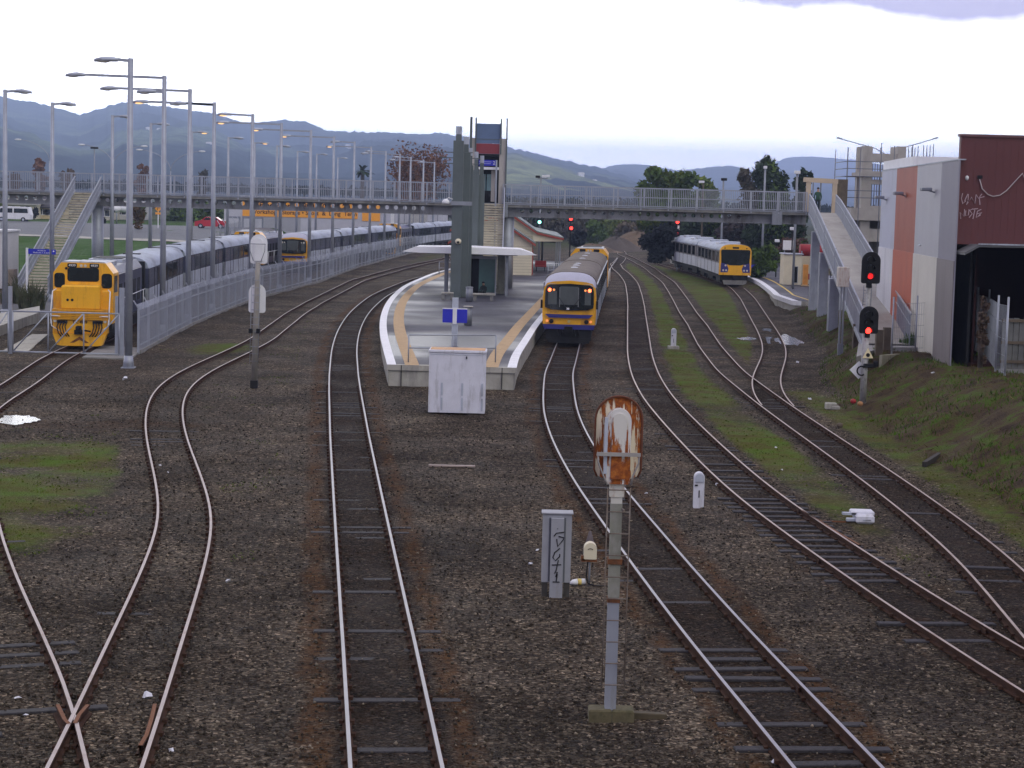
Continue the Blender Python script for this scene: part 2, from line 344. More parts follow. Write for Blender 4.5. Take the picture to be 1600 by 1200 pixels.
track('5', 'track through green moss, joined from the right by the siding of the silver railcar', DULLTOP, [(34, 38, .5, .0), (38, 42, .8, .02), (42, 66, .4, -.004), (66, 72, .4, 0), (72, 120, .12, 0)], ymax=280, seed=6)
track('6', 'kinked siding track leading past puddles to the silver railcar at the right hand platform', DULLTOP, [(67, 75, .2, 0), (75, 130, .1, 0)], ymax=225, dz=-.003, seed=7)
track('1', 'wavy siding track of dull rails snaking along the grey palisade fence', LILACTOP, [(20, 27, .25, .02), (27, 45, .06, 0), (52, 57, .5, .0)], ymax=255, seed=8)
track('0', 'rusty track leading from the far left crossing to the big yellow locomotive behind the gate', LILACTOP, [(20, 30, .25, .01), (30, 80, .05, 0)], ymax=215, dz=-.003, seed=9)
track('7', 'storage track under the white nosed railcar train behind the palisade fence', LILACTOP, [], ymin=150, ymax=330, seed=10)
# crossing pieces where the two left tracks cross
def ev(t, y, off): a = head(t, y, 1); return Vector((TX(t, y) + off * math.cos(a), y - off * math.sin(a), 0))
fr = G(114, 1118, 0)
k = thing('crossing_frog', 'rusty wing and check rails at the crossing of the two left tracks', 'rail crossing', fr)
for pts in ([(90,1101),(101,1124),(108,1131)], [(137,1101),(124,1116),(117,1130)]):
    rail_mesh([tuple((G(x, y, 0) - fr)[:2]) for x, y in pts], RUSTY, .004).build('wing_rail', k)
rail_mesh([tuple((G(x, y, 0) - fr)[:2]) for x, y in [(242,1100),(237,1122),(229,1148),(219,1165)]], RUSTY, .004).build('check_rail', k)
sw = G(1345, 838, 0)
k = thing('switch_blade', 'loose rusty switch rail lying beside the brown railed track near the point machine', 'switch rail', sw)
rail_mesh([tuple((G(x, y, 0) - sw)[:2]) for x, y in [(1253,797),(1280,813),(1310,832),(1343,851)]], RUSTY, .0).build('rail', k)

# ------------------------------------------------------------------ terrain
def sstep(a, b, x): t = np.clip((x - a) / (b - a), 0, 1); return t * t * (3 - 2 * t)
def vnoise(X, Y, s, seed=0):
    rs = np.random.RandomState(seed); T = rs.rand(64, 64); x = X / s + 1000.0; y = Y / s + 1000.0
    xi = np.floor(x).astype(int); yi = np.floor(y).astype(int); fx = x - xi; fy = y - yi; fx = fx * fx * (3 - 2 * fx); fy = fy * fy * (3 - 2 * fy)
    g = lambda i, j: T[i % 64, j % 64]
    return (g(xi, yi) * (1 - fx) + g(xi + 1, yi) * fx) * (1 - fy) + (g(xi, yi + 1) * (1 - fx) + g(xi + 1, yi + 1) * fx) * fy
def toeX(Y):
    a = np.where(Y < 68, TXa('5', Y), TXa('6', Y)) + 1.9
    return np.where(Y > 131, 19.0, np.where(Y < 35, TXa('5', Y) + 2.4, a))
def bank(X, Y):
    hc = np.interp(Y, [10, 40, 60, 72, 84, 110, 128, 133], [1.9, 1.9, 1.75, 1.5, 1.35, .9, .42, .42])
    w = np.interp(Y, [10, 45, 60, 68, 76, 100, 130], [4.5, 4.5, 5.0, 4.6, 2.6, 2.2, 1.5])
    return hc * sstep(0, 1, (X - toeX(Y)) / w)
def left_rise(X, Y):
    return sstep(-27.5, -33, X) * np.interp(Y, [60, 100, 130, 180, 230, 400], [0, .1, .35, 1.1, 2.4, 2.6])
GZ = -.15
def hgt(X, Y):
    X = np.asarray(X, float); Y = np.asarray(Y, float)
    h = GZ + np.where(Y < 320, bank(X, Y), np.interp(Y, [320, 400], [.42, 0]) * (X > 15)) + left_rise(X, Y)
    near = sstep(300, 200, Y)
    rough = (vnoise(X, Y, 1.7, 1) - .5) * .10 + (vnoise(X, Y, .6, 2) - .5) * .06
    b = bank(X, Y) > .05
    rough = np.where(b, rough * 2.6, rough)
    dmin = np.min(np.stack([np.abs(X - TXa(t, Y)) for t in '0123456']), 0)
    rough = rough * sstep(1.0, 2.2, dmin)
    return h + rough * near
def hz(x, y): return float(hgt(np.array([x]), np.array([y]))[0])
gx = np.concatenate([-np.geomspace(9000, 46, 40), np.arange(-45, 30, .35), np.geomspace(30, 9000, 44)])
gy = np.concatenate([np.array([-3000, -800, -200, -50, 0, 10]), np.arange(16, 60, .3), np.arange(60, 140, .5), np.arange(140, 320, 1.5), np.geomspace(320, 10500, 46)])
XX, YY = np.meshgrid(gx, gy); ZZ = hgt(XX, YY)
nx, ny = len(gx), len(gy)
me = bpy.data.meshes.new('ground'); vv = np.stack([XX, YY, ZZ], -1).reshape(-1, 3)
idx = np.arange(nx * ny).reshape(ny, nx); q = np.stack([idx[:-1, :-1], idx[:-1, 1:], idx[1:, 1:], idx[1:, :-1]], -1).reshape(-1, 4)
me.vertices.add(len(vv)); me.vertices.foreach_set('co', vv.ravel()); me.loops.add(len(q) * 4); me.loops.foreach_set('vertex_index', q.ravel().astype(np.int32))
me.polygons.add(len(q)); me.polygons.foreach_set('loop_start', np.arange(0, len(q) * 4, 4, dtype=np.int32)); me.polygons.foreach_set('loop_total', np.full(len(q), 4, np.int32))
me.polygons.foreach_set('use_smooth', np.ones(len(q), bool)); me.update(calc_edges=True)
# what lies on the ground where: moss, oily ballast, brake-dust rust, bank soil and lawn
def masks(X, Y):
    D = {t: np.abs(X - TXa(t, Y)) for t in '01234567'}
    lim = (Y < 250)
    moss = np.zeros_like(X); dark = np.zeros_like(X); rust = np.zeros_like(X); lawn = np.zeros_like(X); soil = np.zeros_like(X)
    x4, x5, x6 = TXa('4', Y), TXa('5', Y), TXa('6', Y)
    between = sstep(.6, 1.5, X - x4) * sstep(.6, 1.4, x5 - X) * sstep(34, 40, Y)
    moss = np.maximum(moss, between * np.interp(Y, [34, 42, 55, 70, 82, 100, 250], [.48, .78, .92, .88, .98, 1.0, .95]) + between * .6 * (vnoise(X, Y, 4.5, 22) - .5))
    b56 = sstep(.7, 1.5, X - x5) * sstep(.7, 1.3, x6 - X) * (Y > 72); moss = np.maximum(moss, b56 * .9)
    r5 = sstep(.8, 1.6, X - x5) * (Y < 75) * sstep(4.0, 2.2, X - x5); moss = np.maximum(moss, r5 * .75)
    lf = np.exp(-(np.maximum(0, X + 13.0) / 4.6) ** 2 - (np.maximum(0, np.abs(Y - 44.0) - 6) / 7.0) ** 2) * sstep(.8, 1.6, D['1']); lf = lf * (.86 + .7 * (vnoise(X * .35, Y, 1.6, 21) - .5) + .5 * (vnoise(X, Y, 1.1, 23) - .5)); moss = np.maximum(moss, lf); rusty = np.exp(-(np.maximum(0, X + 10.5) / 2.5) ** 2 - ((Y - 58) / 3.2) ** 2) * .6
    lf2 = np.exp(-((X + 13.5) / 2.2) ** 2 - ((Y - 88) / 5) ** 2); moss = np.maximum(moss, lf2 * .95)
    lf3 = sstep(-14, -11, X) * sstep(-3, -5, X - TXa('1', Y) - 3) * (Y > 120) * .6 * (X < TXa('1', Y) - .8); moss = np.maximum(moss, lf3)
    lf4 = (X < -5) * (X > TXa('1', Y) + 1) * (X < TXa('2', Y) - 2) * .40; moss = np.maximum(moss, lf4)
    for t, w in (('2', 1.0), ('3', 1.0), ('4', .75), ('5', .8), ('0', .15), ('1', .25), ('6', .55)):
        ww = np.full_like(X, w)
        if t == '6': ww = w * (Y > 67.5)
        if t == '3': ww = w * np.ones_like(Y)
        if t == '5': ww = np.where(Y < 75, 1.0, .45)
        dark = np.maximum(dark, ww * sstep(1.15, .5, D[t]))
        rr = {'2': 1.0, '3': .9, '4': .55, '5': .35, '0': .3, '1': .25, '6': .3}[t]
        rust = np.maximum(rust, rr * np.exp(-((D[t] - .98) / .32) ** 2) * lim)
    rust = np.maximum(rust, rusty)
    big = vnoise(X, Y, 9, 5)
    dark = np.maximum(dark, .45 * sstep(.55, .8, big) * lim)
    hb = bank(X, Y); soil = np.where(Y < 320, sstep(.04, .3, hb), 1.0) * (X > 5)
    soil = np.maximum(soil, sstep(1.4, 3, X - x5) * (X - x5 > 0) * (Y < 70))
    lawn = sstep(-28, -29.5, X) * sstep(128, 134, Y) * (Y < 600)
    far = sstep(250, 330, Y); soil = np.maximum(soil, far)
    return moss * lim, dark * lim, rust * lim, lawn, soil, far
mo, dk, ru, la, so, fa = masks(XX, YY)
for nm, chans in (('g1', (mo, dk, ru)), ('g2', (la, so, fa))):
    at = me.color_attributes.new(nm, 'FLOAT_COLOR', 'POINT'); arr = np.ones((nx * ny, 4), np.float32)
    for i, c in enumerate(chans): arr[:, i] = c.reshape(-1)
    at.data.foreach_set('color', arr.ravel())
ground = bpy.data.objects.new('ground', me); COL.objects.link(ground); struct(ground)
gm = bpy.data.materials.new('yard ground'); gm.use_nodes = True; nt = gm.node_tree; L = nt.links.new; b = nt.nodes['Principled BSDF']
tc = _n(nt, 'ShaderNodeTexCoord'); obj = tc.outputs['Object']
def noise(sc, det=5, rough=.6, vec=None):
    n = _n(nt, 'ShaderNodeTexNoise', i_Scale=sc, i_Detail=float(det), i_Roughness=rough); L(vec or obj, n.inputs['Vector']); return n.outputs['Fac']
def ramp(fac, stops):
    r = _n(nt, 'ShaderNodeValToRGB'); e = r.color_ramp.elements
    while len(e) < len(stops): e.new(.5)
    for x, (p, c) in zip(e, stops): x.position = p; x.color = c4(c)
    L(fac, r.inputs[0]); return r.outputs[0]
def math2(op, a, c, clamp=False):
    n = _n(nt, 'ShaderNodeMath', operation=op, use_clamp=clamp)
    for i, v in enumerate((a, c)):
        if isinstance(v, (int, float)): n.inputs[i].default_value = v
        else: L(v, n.inputs[i])
    return n.outputs[0]
def mixc(f, a, c, mode='MIX'):
    n = _n(nt, 'ShaderNodeMix', data_type='RGBA', blend_type=mode)
    for i, v in ((0, f), (6, a), (7, c)):
        if isinstance(v, (int, float)): n.inputs[i].default_value = v
        elif isinstance(v, tuple): n.inputs[i].default_value = c4(v)
        else: L(v, n.inputs[i])
    return n.outputs[2]
def attr(nm):
    a = _n(nt, 'ShaderNodeAttribute', attribute_name=nm); s = _n(nt, 'ShaderNodeSeparateColor'); L(a.outputs['Color'], s.inputs[0]); return s.outputs
def edge(maskv, nz, gain=4.0, bias=0.0):               # breaks a smooth mask up with noise
    a = math2('SUBTRACT', nz, .5); a = math2('MULTIPLY', a, 2.6); a = math2('ADD', a, math2('MULTIPLY', maskv, 2.0)); a = math2('SUBTRACT', a, 1.0 - bias); return math2('MULTIPLY', a, gain, True)
A1 = attr('g1'); A2 = attr('g2')
vo = _n(nt, 'ShaderNodeTexVoronoi', i_Scale=20.0); L(obj, vo.inputs['Vector'])
sv = _n(nt, 'ShaderNodeSeparateColor'); L(vo.outputs['Color'], sv.inputs[0])
stone = ramp(sv.outputs[0], [(0, (.014, .012, .011)), (.35, (.032, .028, .023)), (.65, (.062, .053, .043)), (.86, (.112, .098, .078)), (.96, (.18, .155, .12)), (1, (.32, .26, .20))])
warm = mixc(math2('MULTIPLY', sv.outputs[1], .55), stone, (.085, .048, .024), 'MIX')
stone = mixc(.45, stone, warm)
crev = math2('MULTIPLY', vo.outputs['Distance'], 1.5, True)
pat = noise(.22, 4); pr = ramp(pat, [(.3, (.60, .58, .57)), (.45, (1.0, .98, .95)), (.6, (1.5, 1.46, 1.38)), (.75, (1.9, 1.85, 1.7))])
base = mixc(1.0, stone, pr, 'MULTIPLY')
fine = noise(1.4, 6, .7); fr_ = ramp(fine, [(.3, (.6, .58, .57)), (.7, (1.35, 1.33, 1.3))]); base = mixc(1.0, base, fr_, 'MULTIPLY')
rustc = ramp(noise(5, 5), [(.3, (.030, .014, .006)), (.55, (.085, .036, .010)), (.8, (.16, .075, .018))])
base = mixc(math2('MULTIPLY', edge(A1[2], noise(.55, 6, .7), 1.1, .15), .75), base, rustc)
darkc = mixc(1.0, stone, (.42, .37, .36), 'MULTIPLY'); darkc = mixc(math2('MULTIPLY', math2('SUBTRACT', noise(2.3, 6, .75), .48), 3.0, True), darkc, (.050, .026, .012))
base = mixc(math2('MULTIPLY', edge(A1[1], noise(1.1, 4), 1.5, .15), .92), base, darkc)
mossc = ramp(noise(.8, 5), [(.25, (.060, .046, .014)), (.40, (.115, .108, .018)), (.50, (.120, .138, .018)), (.60, (.105, .18, .014)), (.8, (.12, .23, .012))])
mossc = mixc(math2('MULTIPLY', noise(25, 3), .55), mossc, (.030, .024, .010))
mn_ = math2('ADD', math2('MULTIPLY', noise(.45, 6, .7), .62), math2('MULTIPLY', noise(5.0, 4, .7), .38)); base = mixc(math2('MULTIPLY', edge(A1[0], mn_, 1.5), .92), base, mossc)
soilc = ramp(noise(1.3, 6, .7), [(.26, (.026, .017, .011)), (.42, (.078, .047, .029)), (.50, (.105, .074, .034)), (.56, (.092, .105, .020)), (.62, (.085, .155, .012)), (.8, (.14, .12, .04))])
soilc = mixc(math2('MULTIPLY', noise(14, 3), .6), soilc, (.03, .026, .02))
base = mixc(edge(A2[1], noise(.8, 4), 2.0), base, soilc)
lawnc = ramp(noise(.6, 5), [(.3, (.035, .085, .012)), (.6, (.05, .12, .016)), (.8, (.07, .14, .03))]); base = mixc(A2[0], base, lawnc)
farc = ramp(noise(.012, 5), [(.3, (.02, .032, .016)), (.5, (.05, .055, .025)), (.65, (.07, .09, .03))]); base = mixc(A2[2], base, farc)
L(base, b.inputs['Base Color'])
wet = ramp(noise(.35, 4), [(.4, (.7, .7, .7)), (.65, (.95, .95, .95))]); L(wet, b.inputs['Roughness']); b.inputs['Specular IOR Level'].default_value = .05
hsum = math2('ADD', math2('MULTIPLY', crev, -1.0), math2('MULTIPLY', noise(40, 3), .5))
bp = _n(nt, 'ShaderNodeBump', i_Strength=1.0, i_Distance=.06); L(hsum, bp.inputs['Height']); L(bp.outputs[0], b.inputs['Normal'])
me.materials.append(gm)

# loose ballast stones, grass tufts: uncountable
def near_mask(x, y): return masks(np.array(x), np.array(y))
def scatter_stones(n):
    u = nrs.rand(n); Y = 21 + (u ** 1.25) * 52; X = (nrs.rand(n) - .5) * (Y * .60)
    mo_, dk_, ru_, la_, so_, fa_ = masks(X, Y)
    keep = (mo_ < .5) & (so_ < .3) & ~((Y > 72) & (X > -5) & (X < 1)) & (nrs.rand(n) > .75 * (dk_ > .5))
    X, Y = X[keep], Y[keep]; Z = hgt(X, Y); k = len(X)
    base_v = np.array([(1, 0, 0), (-.5, .85, 0), (-.5, -.85, .1), (.3, .2, .75), (-.1, -.15, -.6), (-.4, .1, .55)])
    fs = np.array([(0, 1, 3), (1, 5, 3), (1, 2, 5), (2, 3, 5), (2, 0, 3), (0, 4, 1), (1, 4, 2), (2, 4, 0)])
    s = (.014 + .026 * nrs.rand(k) ** 2.4)[:, None, None] * (.7 + .6 * nrs.rand(k, 1, 3)); a = nrs.rand(k) * 6.283
    V = base_v[None] * s * (1 + .25 * (nrs.rand(k, 6, 3) - .5)); ca, sa = np.cos(a)[:, None], np.sin(a)[:, None]
    V = np.stack([V[..., 0] * ca - V[..., 1] * sa, V[..., 0] * sa + V[..., 1] * ca, V[..., 2]], -1) + np.stack([X, Y, Z + .012], -1)[:, None]
    F = (fs[None] + (np.arange(k) * 6)[:, None, None]).reshape(-1, 3)
    me = bpy.data.meshes.new('ballast_stones'); me.vertices.add(k * 6); me.vertices.foreach_set('co', V.reshape(-1)); me.loops.add(F.size); me.loops.foreach_set('vertex_index', F.ravel().astype(np.int32))
    me.polygons.add(len(F)); me.polygons.foreach_set('loop_start', np.arange(0, F.size, 3, dtype=np.int32)); me.polygons.foreach_set('loop_total', np.full(len(F), 3, np.int32)); me.update(calc_edges=True)
    at = me.color_attributes.new('tone', 'FLOAT_COLOR', 'POINT'); t = np.repeat(nrs.rand(k, 1, 3), 6, 1).reshape(-1, 3); at.data.foreach_set('color', np.concatenate([t, np.ones((len(t), 1))], 1).astype(np.float32).ravel())
    m = bpy.data.materials.new('ballast stone'); m.use_nodes = True; nt = m.node_tree; bs = nt.nodes['Principled BSDF']
    a = _n(nt, 'ShaderNodeAttribute', attribute_name='tone'); sp = _n(nt, 'ShaderNodeSeparateColor'); nt.links.new(a.outputs['Color'], sp.inputs[0])
    r = _n(nt, 'ShaderNodeValToRGB'); e = r.color_ramp.elements; e.new(.6); e.new(.94)
    for x, (p, c) in zip(e, [(0, (.024, .020, .016)), (.5, (.046, .038, .030)), (.88, (.09, .076, .058)), (1, (.30, .25, .19))]): x.position = p; x.color = c4(c)
    nt.links.new(sp.outputs[0], r.inputs[0]); nt.links.new(r.outputs[0], bs.inputs['Base Color']); bs.inputs['Roughness'].default_value = .9; bs.inputs['Specular IOR Level'].default_value = .06; me.materials.append(m)
    o = bpy.data.objects.new('ballast_stones', me); COL.objects.link(o); tag(o, 'loose grey and brown ballast stones strewn over the yard', None, None, 'stuff')
scatter_stones(42000)
def blades(name, label, X, Y, hmin, hmax, col, wd=.02, lean=.5):
    k = len(X); Z = hgt(X, Y) - .02; h = hmin + (hmax - hmin) * nrs.rand(k) ** 1.5; a = nrs.rand(k) * 6.283; l = lean * h
    dx, dy = np.cos(a), np.sin(a); w = wd * (.6 + .8 * nrs.rand(k)); b = nrs.rand(k) * 6.283
    V = np.stack([np.stack([X - dy * w, Y + dx * w, Z], -1), np.stack([X + dy * w, Y - dx * w, Z], -1), np.stack([X + np.cos(b) * l, Y + np.sin(b) * l, Z + h], -1)], 1)
    me = bpy.data.meshes.new(name); me.vertices.add(k * 3); me.vertices.foreach_set('co', V.reshape(-1)); me.loops.add(k * 3); me.loops.foreach_set('vertex_index', np.arange(k * 3, dtype=np.int32))
    me.polygons.add(k); me.polygons.foreach_set('loop_start', np.arange(0, k * 3, 3, dtype=np.int32)); me.polygons.foreach_set('loop_total', np.full(k, 3, np.int32)); me.update(calc_edges=True); me.materials.append(col)
    o = bpy.data.objects.new(name, me); COL.objects.link(o); tag(o, label, None, None, 'stuff'); return o
def pick(n, y0, y1, fn, xspan=.6):
    Y = y0 + nrs.rand(n) * (y1 - y0); X = (nrs.rand(n) - .5) * Y * xspan; k = fn(X, Y); return X[k], Y[k]
GRS = mat('grass blades', (.055, .11, .010), .9, 0, .5, 1.2, (.10, .085, .03), (1, 1, 1), .45, spec=.06)
DRY = mat('dry grass blades', (.13, .095, .05), .9, 0, .4, 1.2, (.05, .055, .02), (1, 1, 1), .45, spec=.06)
MSG = mat('moss tufts', (.075, .115, .008), .9, 0, .4, 1.5, (.06, .045, .012), (2, 2, 2), .35, spec=.05)
X, Y = pick(150000, 35, 131, lambda X, Y: (bank(X, Y) > .06) & (vnoise(X, Y, 2.2, 8) > .42) & (X < Y * .285 + .3)); blades('bank_grass', 'rough green grass growing on the bank below the footpath', X, Y, .04, .22, GRS)
X, Y = pick(60000, 35, 131, lambda X, Y: (bank(X, Y) > .06) & (vnoise(X, Y, 1.5, 9) > .45) & (X < Y * .285 + .3)); blades('dry_grass', 'dead brown grass lying on the bank below the footpath', X, Y, .03, .16, DRY, .02, 1.6)
X, Y = pick(200000, 35, 130, lambda X, Y: (masks(X, Y)[0] + (vnoise(X, Y, 1.2, 12) - .5) * 1.2 > .62)); blades('moss', 'low green moss and weeds between the tracks', X, Y, .015, .06, MSG, .035, 1.2)
# ------------------------------------------------------------------ rolling stock (local: nose at y = 0, +y towards the tail, z = 0 rail head)
def bogie(parent, y, W=2.0, axles=2, span=2.1):
    b = mb(DKGAP); b.box(-.95, .95, y - span / 2 - .5, y + span / 2 + .5, .42, .66)
    for s in (-1, 1): b.box(s * 1.0 - .08, s * 1.0 + .08, y - span / 2 - .6, y + span / 2 + .6, .28, .6)
    o = b.build('bogie', parent)
    for i in range(axles):
        yy = y - span / 2 + span * i / (axles - 1)
        w = mb(RUSTSIDE)
        for s in (-1, 1): w.cyl((s * .535 - .06, yy, .37), .38, .12, 16, 'x')
        w.cyl((-.6, yy, .37), .07, 1.2, 8, 'x'); w.build('wheelset', o)
def shell(W, z0, zb, zg, zt, n=6):                     # half section: sill, waist, gutter, roof arc
    h = W / 2; p = [(-h, z0), (-h, zb), (-h + .01, zg)]
    for k in range(1, 2 * n): t = math.pi - math.pi * k / (2 * n); p.append(((h - .04) * math.cos(t) * (abs(math.cos(t)) ** -.25 if abs(math.cos(t)) > .01 else 1), zg + .02 + (zt - zg) * math.sin(t) ** .8))
    p += [(h - .01, zg), (h, zb), (h, z0)]; return p
def coach_body(root, Lc, W=2.64, z0=.92, zb=1.88, zg=2.92, zt=3.52, low=LGREY, band=NAVYW, roof=SILV, y0=0.0, seams=(), ends=True, windows=None):
    sec = shell(W, z0, zb, zg, zt); n = len(sec)
    ys = [y0] + [y0 + (Lc - y0) * k / 10 for k in range(1, 11)]
    b = MB(); b.loft([[(u, y, v) for u, v in sec[2:n - 2]] for y in ys], [roof] * (n - 5), smooth=True)
    b.use(roof); b.prism(sec[2:n - 2], y0, y0 + .02); b.prism(sec[2:n - 2], Lc - .02, Lc); b.build('roof', root)
    b = MB().use(low); b.box(-W / 2, W / 2, y0, Lc, z0, zb); b.use(BLK)
    for y in seams:                                   # door joints and pillars
        for s in (-1, 1): b.box(s * (W / 2) - .012, s * (W / 2) + .014, y - .06, y + .06, z0 - .12, zg + .02)
    body = b.build('body', root)
    b = MB().use(band); b.box(-W / 2 + .004, W / 2 - .004, y0 + .01, Lc - .01, zb, zg + .01); wb = b.build('window_band', root)
    if windows:
        for ya, yb_ in windows:
            for s in (-1, 1): b = mb(GLASS); b.box(s * (W / 2) - .008, s * (W / 2) + .008, ya, yb_, zb + .12, zg - .12); b.build('window', root)
    b = mb(SILV if roof is not BROWNROOF else LGREY)
    for s in (-1, 1): b.box(s * (W / 2) - .03, s * (W / 2) + .025, y0 + .02, Lc - .02, zg + .0, zg + .055)
    b.build('gutter', root)
    b = mb(DKGAP); b.box(-1.2, 1.2, y0 + .3, Lc - .3, .62, z0); b.box(-1.1, 1.1, Lc * .38, Lc * .6, .3, .64); b.build('underframe', root)
    if ends:
        b = mb(BLK)
        for y in ((Lc,) if y0 > 0 else (-.0, Lc)): b.box(-1.15, 1.15, y - (.45 if y <= 0 else 0), y + (.45 if y > 0 else 0), .9, 3.3)
        b.build('gangway', root)
    bogie(root, 2.9 if y0 == 0 else 3.4); bogie(root, Lc - 2.9)
SEAMS = (.25, 3.0, 4.4, 7.2, 10.0, 12.8, 15.6, 17.0, 19.4)
def coach(label, loc, rz):
    t = thing('passenger_carriage', label, 'train carriage', loc, rz, 'passenger carriages')
    coach_body(t, 19.7, seams=SEAMS, windows=[(a + .35, c - .35) for a, c in zip((4.4, 7.2, 10.0, 12.8), (7.2, 10.0, 12.8, 15.6))])
    
    for ya in (3.6, 15.6): b = mb(BLK); b.box(-.45, .45, ya, ya + .6, 3.48, 3.58); b.build('roof_vent', t)
    return t
def railcar(label, loc, rz, tail=False, roof=SILV):
    t = thing('railcar', label, 'railcar', loc, rz, 'yellow fronted railcars'); W = 2.64
    coach_body(t, 19.7, y0=.9, roof=roof, seams=SEAMS[1:], low=LGREY)
    def face(s, dz=0, hw=1.32, zb=.97, zt=3.08):      # outline of the cab front
        p = [(-hw * .97, zb), (hw * .97, zb), (hw, zb + .5), (hw * .99, 2.3), (hw * .955, zt - .33), (hw * .84, zt - .10), (hw * .62, zt - .02), (0, zt + .05)]
        return p + [(-x, z) for x, z in p[:1:-1][1:]]
    b = mb(YEL); f = face(1); b.loft([[(x, -.0 + .10 * (abs(x) / 1.3) ** 2, z) for x, z in f], [(x * 1.0, .95, z) for x, z in f]], closed=True, smooth=True)
    b.add([(x, .10 * (abs(x) / 1.3) ** 2, z) for x, z in f], [tuple(range(len(f)))[::-1]]); b.build('cab_front', t)
    # roof cap sloping up from the face to the roof
    secs = []
    for k in range(6):
        q = k / 5; y = .04 + .95 * q; zt = 3.0 + .53 * math.sin(q * math.pi / 2)
        secs.append([(1.30 * math.cos(a) * (abs(math.cos(a)) ** -.3 if abs(math.cos(a)) > .02 else 1) * (.90 + .10 * q), y, 2.78 + (zt - 2.78) * math.sin(a) ** .8) for a in [math.pi * j / 14 for j in range(15)]])
    b = mb(LILAC); b.loft(secs, smooth=True); b.build('roof_cap', t)
    w = [(-1.18, 1.80), (-.9, 1.70), (0, 1.66), (.9, 1.70), (1.18, 1.80), (1.2, 2.0), (1.19, 2.62), (1.12, 2.84), (.98, 2.92), (0, 2.98), (-.98, 2.92), (-1.12, 2.84), (-1.19, 2.62), (-1.2, 2.0)]
    b = mb(GLASS); b.prism(w, -.012, .12); ws = b.build('windscreen', t)
    b = mb(mat('interior partition', (.16, .17, .17), .7)); b.box(-.5, -.46, -.016, -.01, 1.82, 2.8); b.box(.42, .46, -.016, -.01, 1.85, 2.8)
    b.use(mat('pale interior wall', (.07, .08, .08), .5)); b.box(-.46, .42, -.015, -.011, 1.95, 2.84); b.box(-1.05, -.62, -.015, -.011, 1.95, 2.6); b.box(.75, 1.05, -.015, -.011, 1.95, 2.6); b.build('cab_partition', ws)
    b = mb(DKGAP)
    for s in (-1, 1): b.tube([(s * .1, -.03, 1.72), (s * .55, -.035, 2.35)], .014, 5)
    b.build('wiper', ws)
    b = mb(BLUEP); b.prism([(-.98, 1.30), (.98, 1.30), (1.18, 1.47), (-1.18, 1.47)], -.02, .05); b.build('blue_stripe', t)
    for s in (-1, 1):
        b = mb(DKGAP); b.cyl((s * .86, -.03, 1.12), .11, .1, 14, 'y'); b.build('headlight', t)
        b = mb(AMBER if tail else LENS); b.cyl((s * 1.07, .0, 1.13), .06, .08, 10, 'y'); b.build('marker_light', t)
        b = mb(TAILRED if tail else LENS); b.cyl((s * .98, -.03, 2.66), .085, .05, 12, 'y')
        b.use(AMBER if tail else LENS); b.cyl((s * .77, -.028, 2.66), .06, .05, 10, 'y'); b.build('tail_light' if tail else 'lamp', t)
        b = mb(BLK); b.box(s * 1.36 - .05, s * 1.36 + .05, .05, .25, 1.75, 2.15); b.build('mirror', t)
    b = mb(mat('brass badge', (.5, .4, .15), .4)); b.cyl((0, -.02, 1.13), .07, .05, 12, 'y'); b.build('badge', t)
    b = mb(BLUEP); b.prism([(-1.22, .74), (1.22, .74), (1.28, .97), (-1.28, .97)], .0, .5); b.build('bumper', t)
    b = mb(DKGAP); b.box(-1.1, 1.1, .1, .5, .2, .76); b.prism([(-1.0, .06), (1.0, .06), (1.1, .3), (-1.1, .3)], .05, .2); b.build('pilot', t)
    b = mb(BLK); b.box(-.14, .14, -.35, .2, .62, .86); b.box(-.2, .2, -.42, -.3, .58, .9); b.build('coupler', t)
    b = MB().use(DKGAP)
    for x in (-.55, -.42, -.3, .3, .5): b.tube([(x, .02, .72), (x, -.09, .6), (x + .05, -.06, .42)], .022, 6)
    b.build('brake_hose', t)
    if tail:
        text('fleet_number', 'SD5623', .13, mat('dark lettering', (.25, .1, .02), .6), t, (-.72, -.012, 1.57))
        b = mb(WHITE); b.box(-.14, .0, -.018, -.01, 1.70, 1.80); b.build('emblem', t)
    if roof is BROWNROOF:
        for y in (7.0, 10.6, 13.6): b = mb(LGREY); b.ell((0, y, 3.50), .22, .42, .08); b.build('roof_vent', t)
    return t
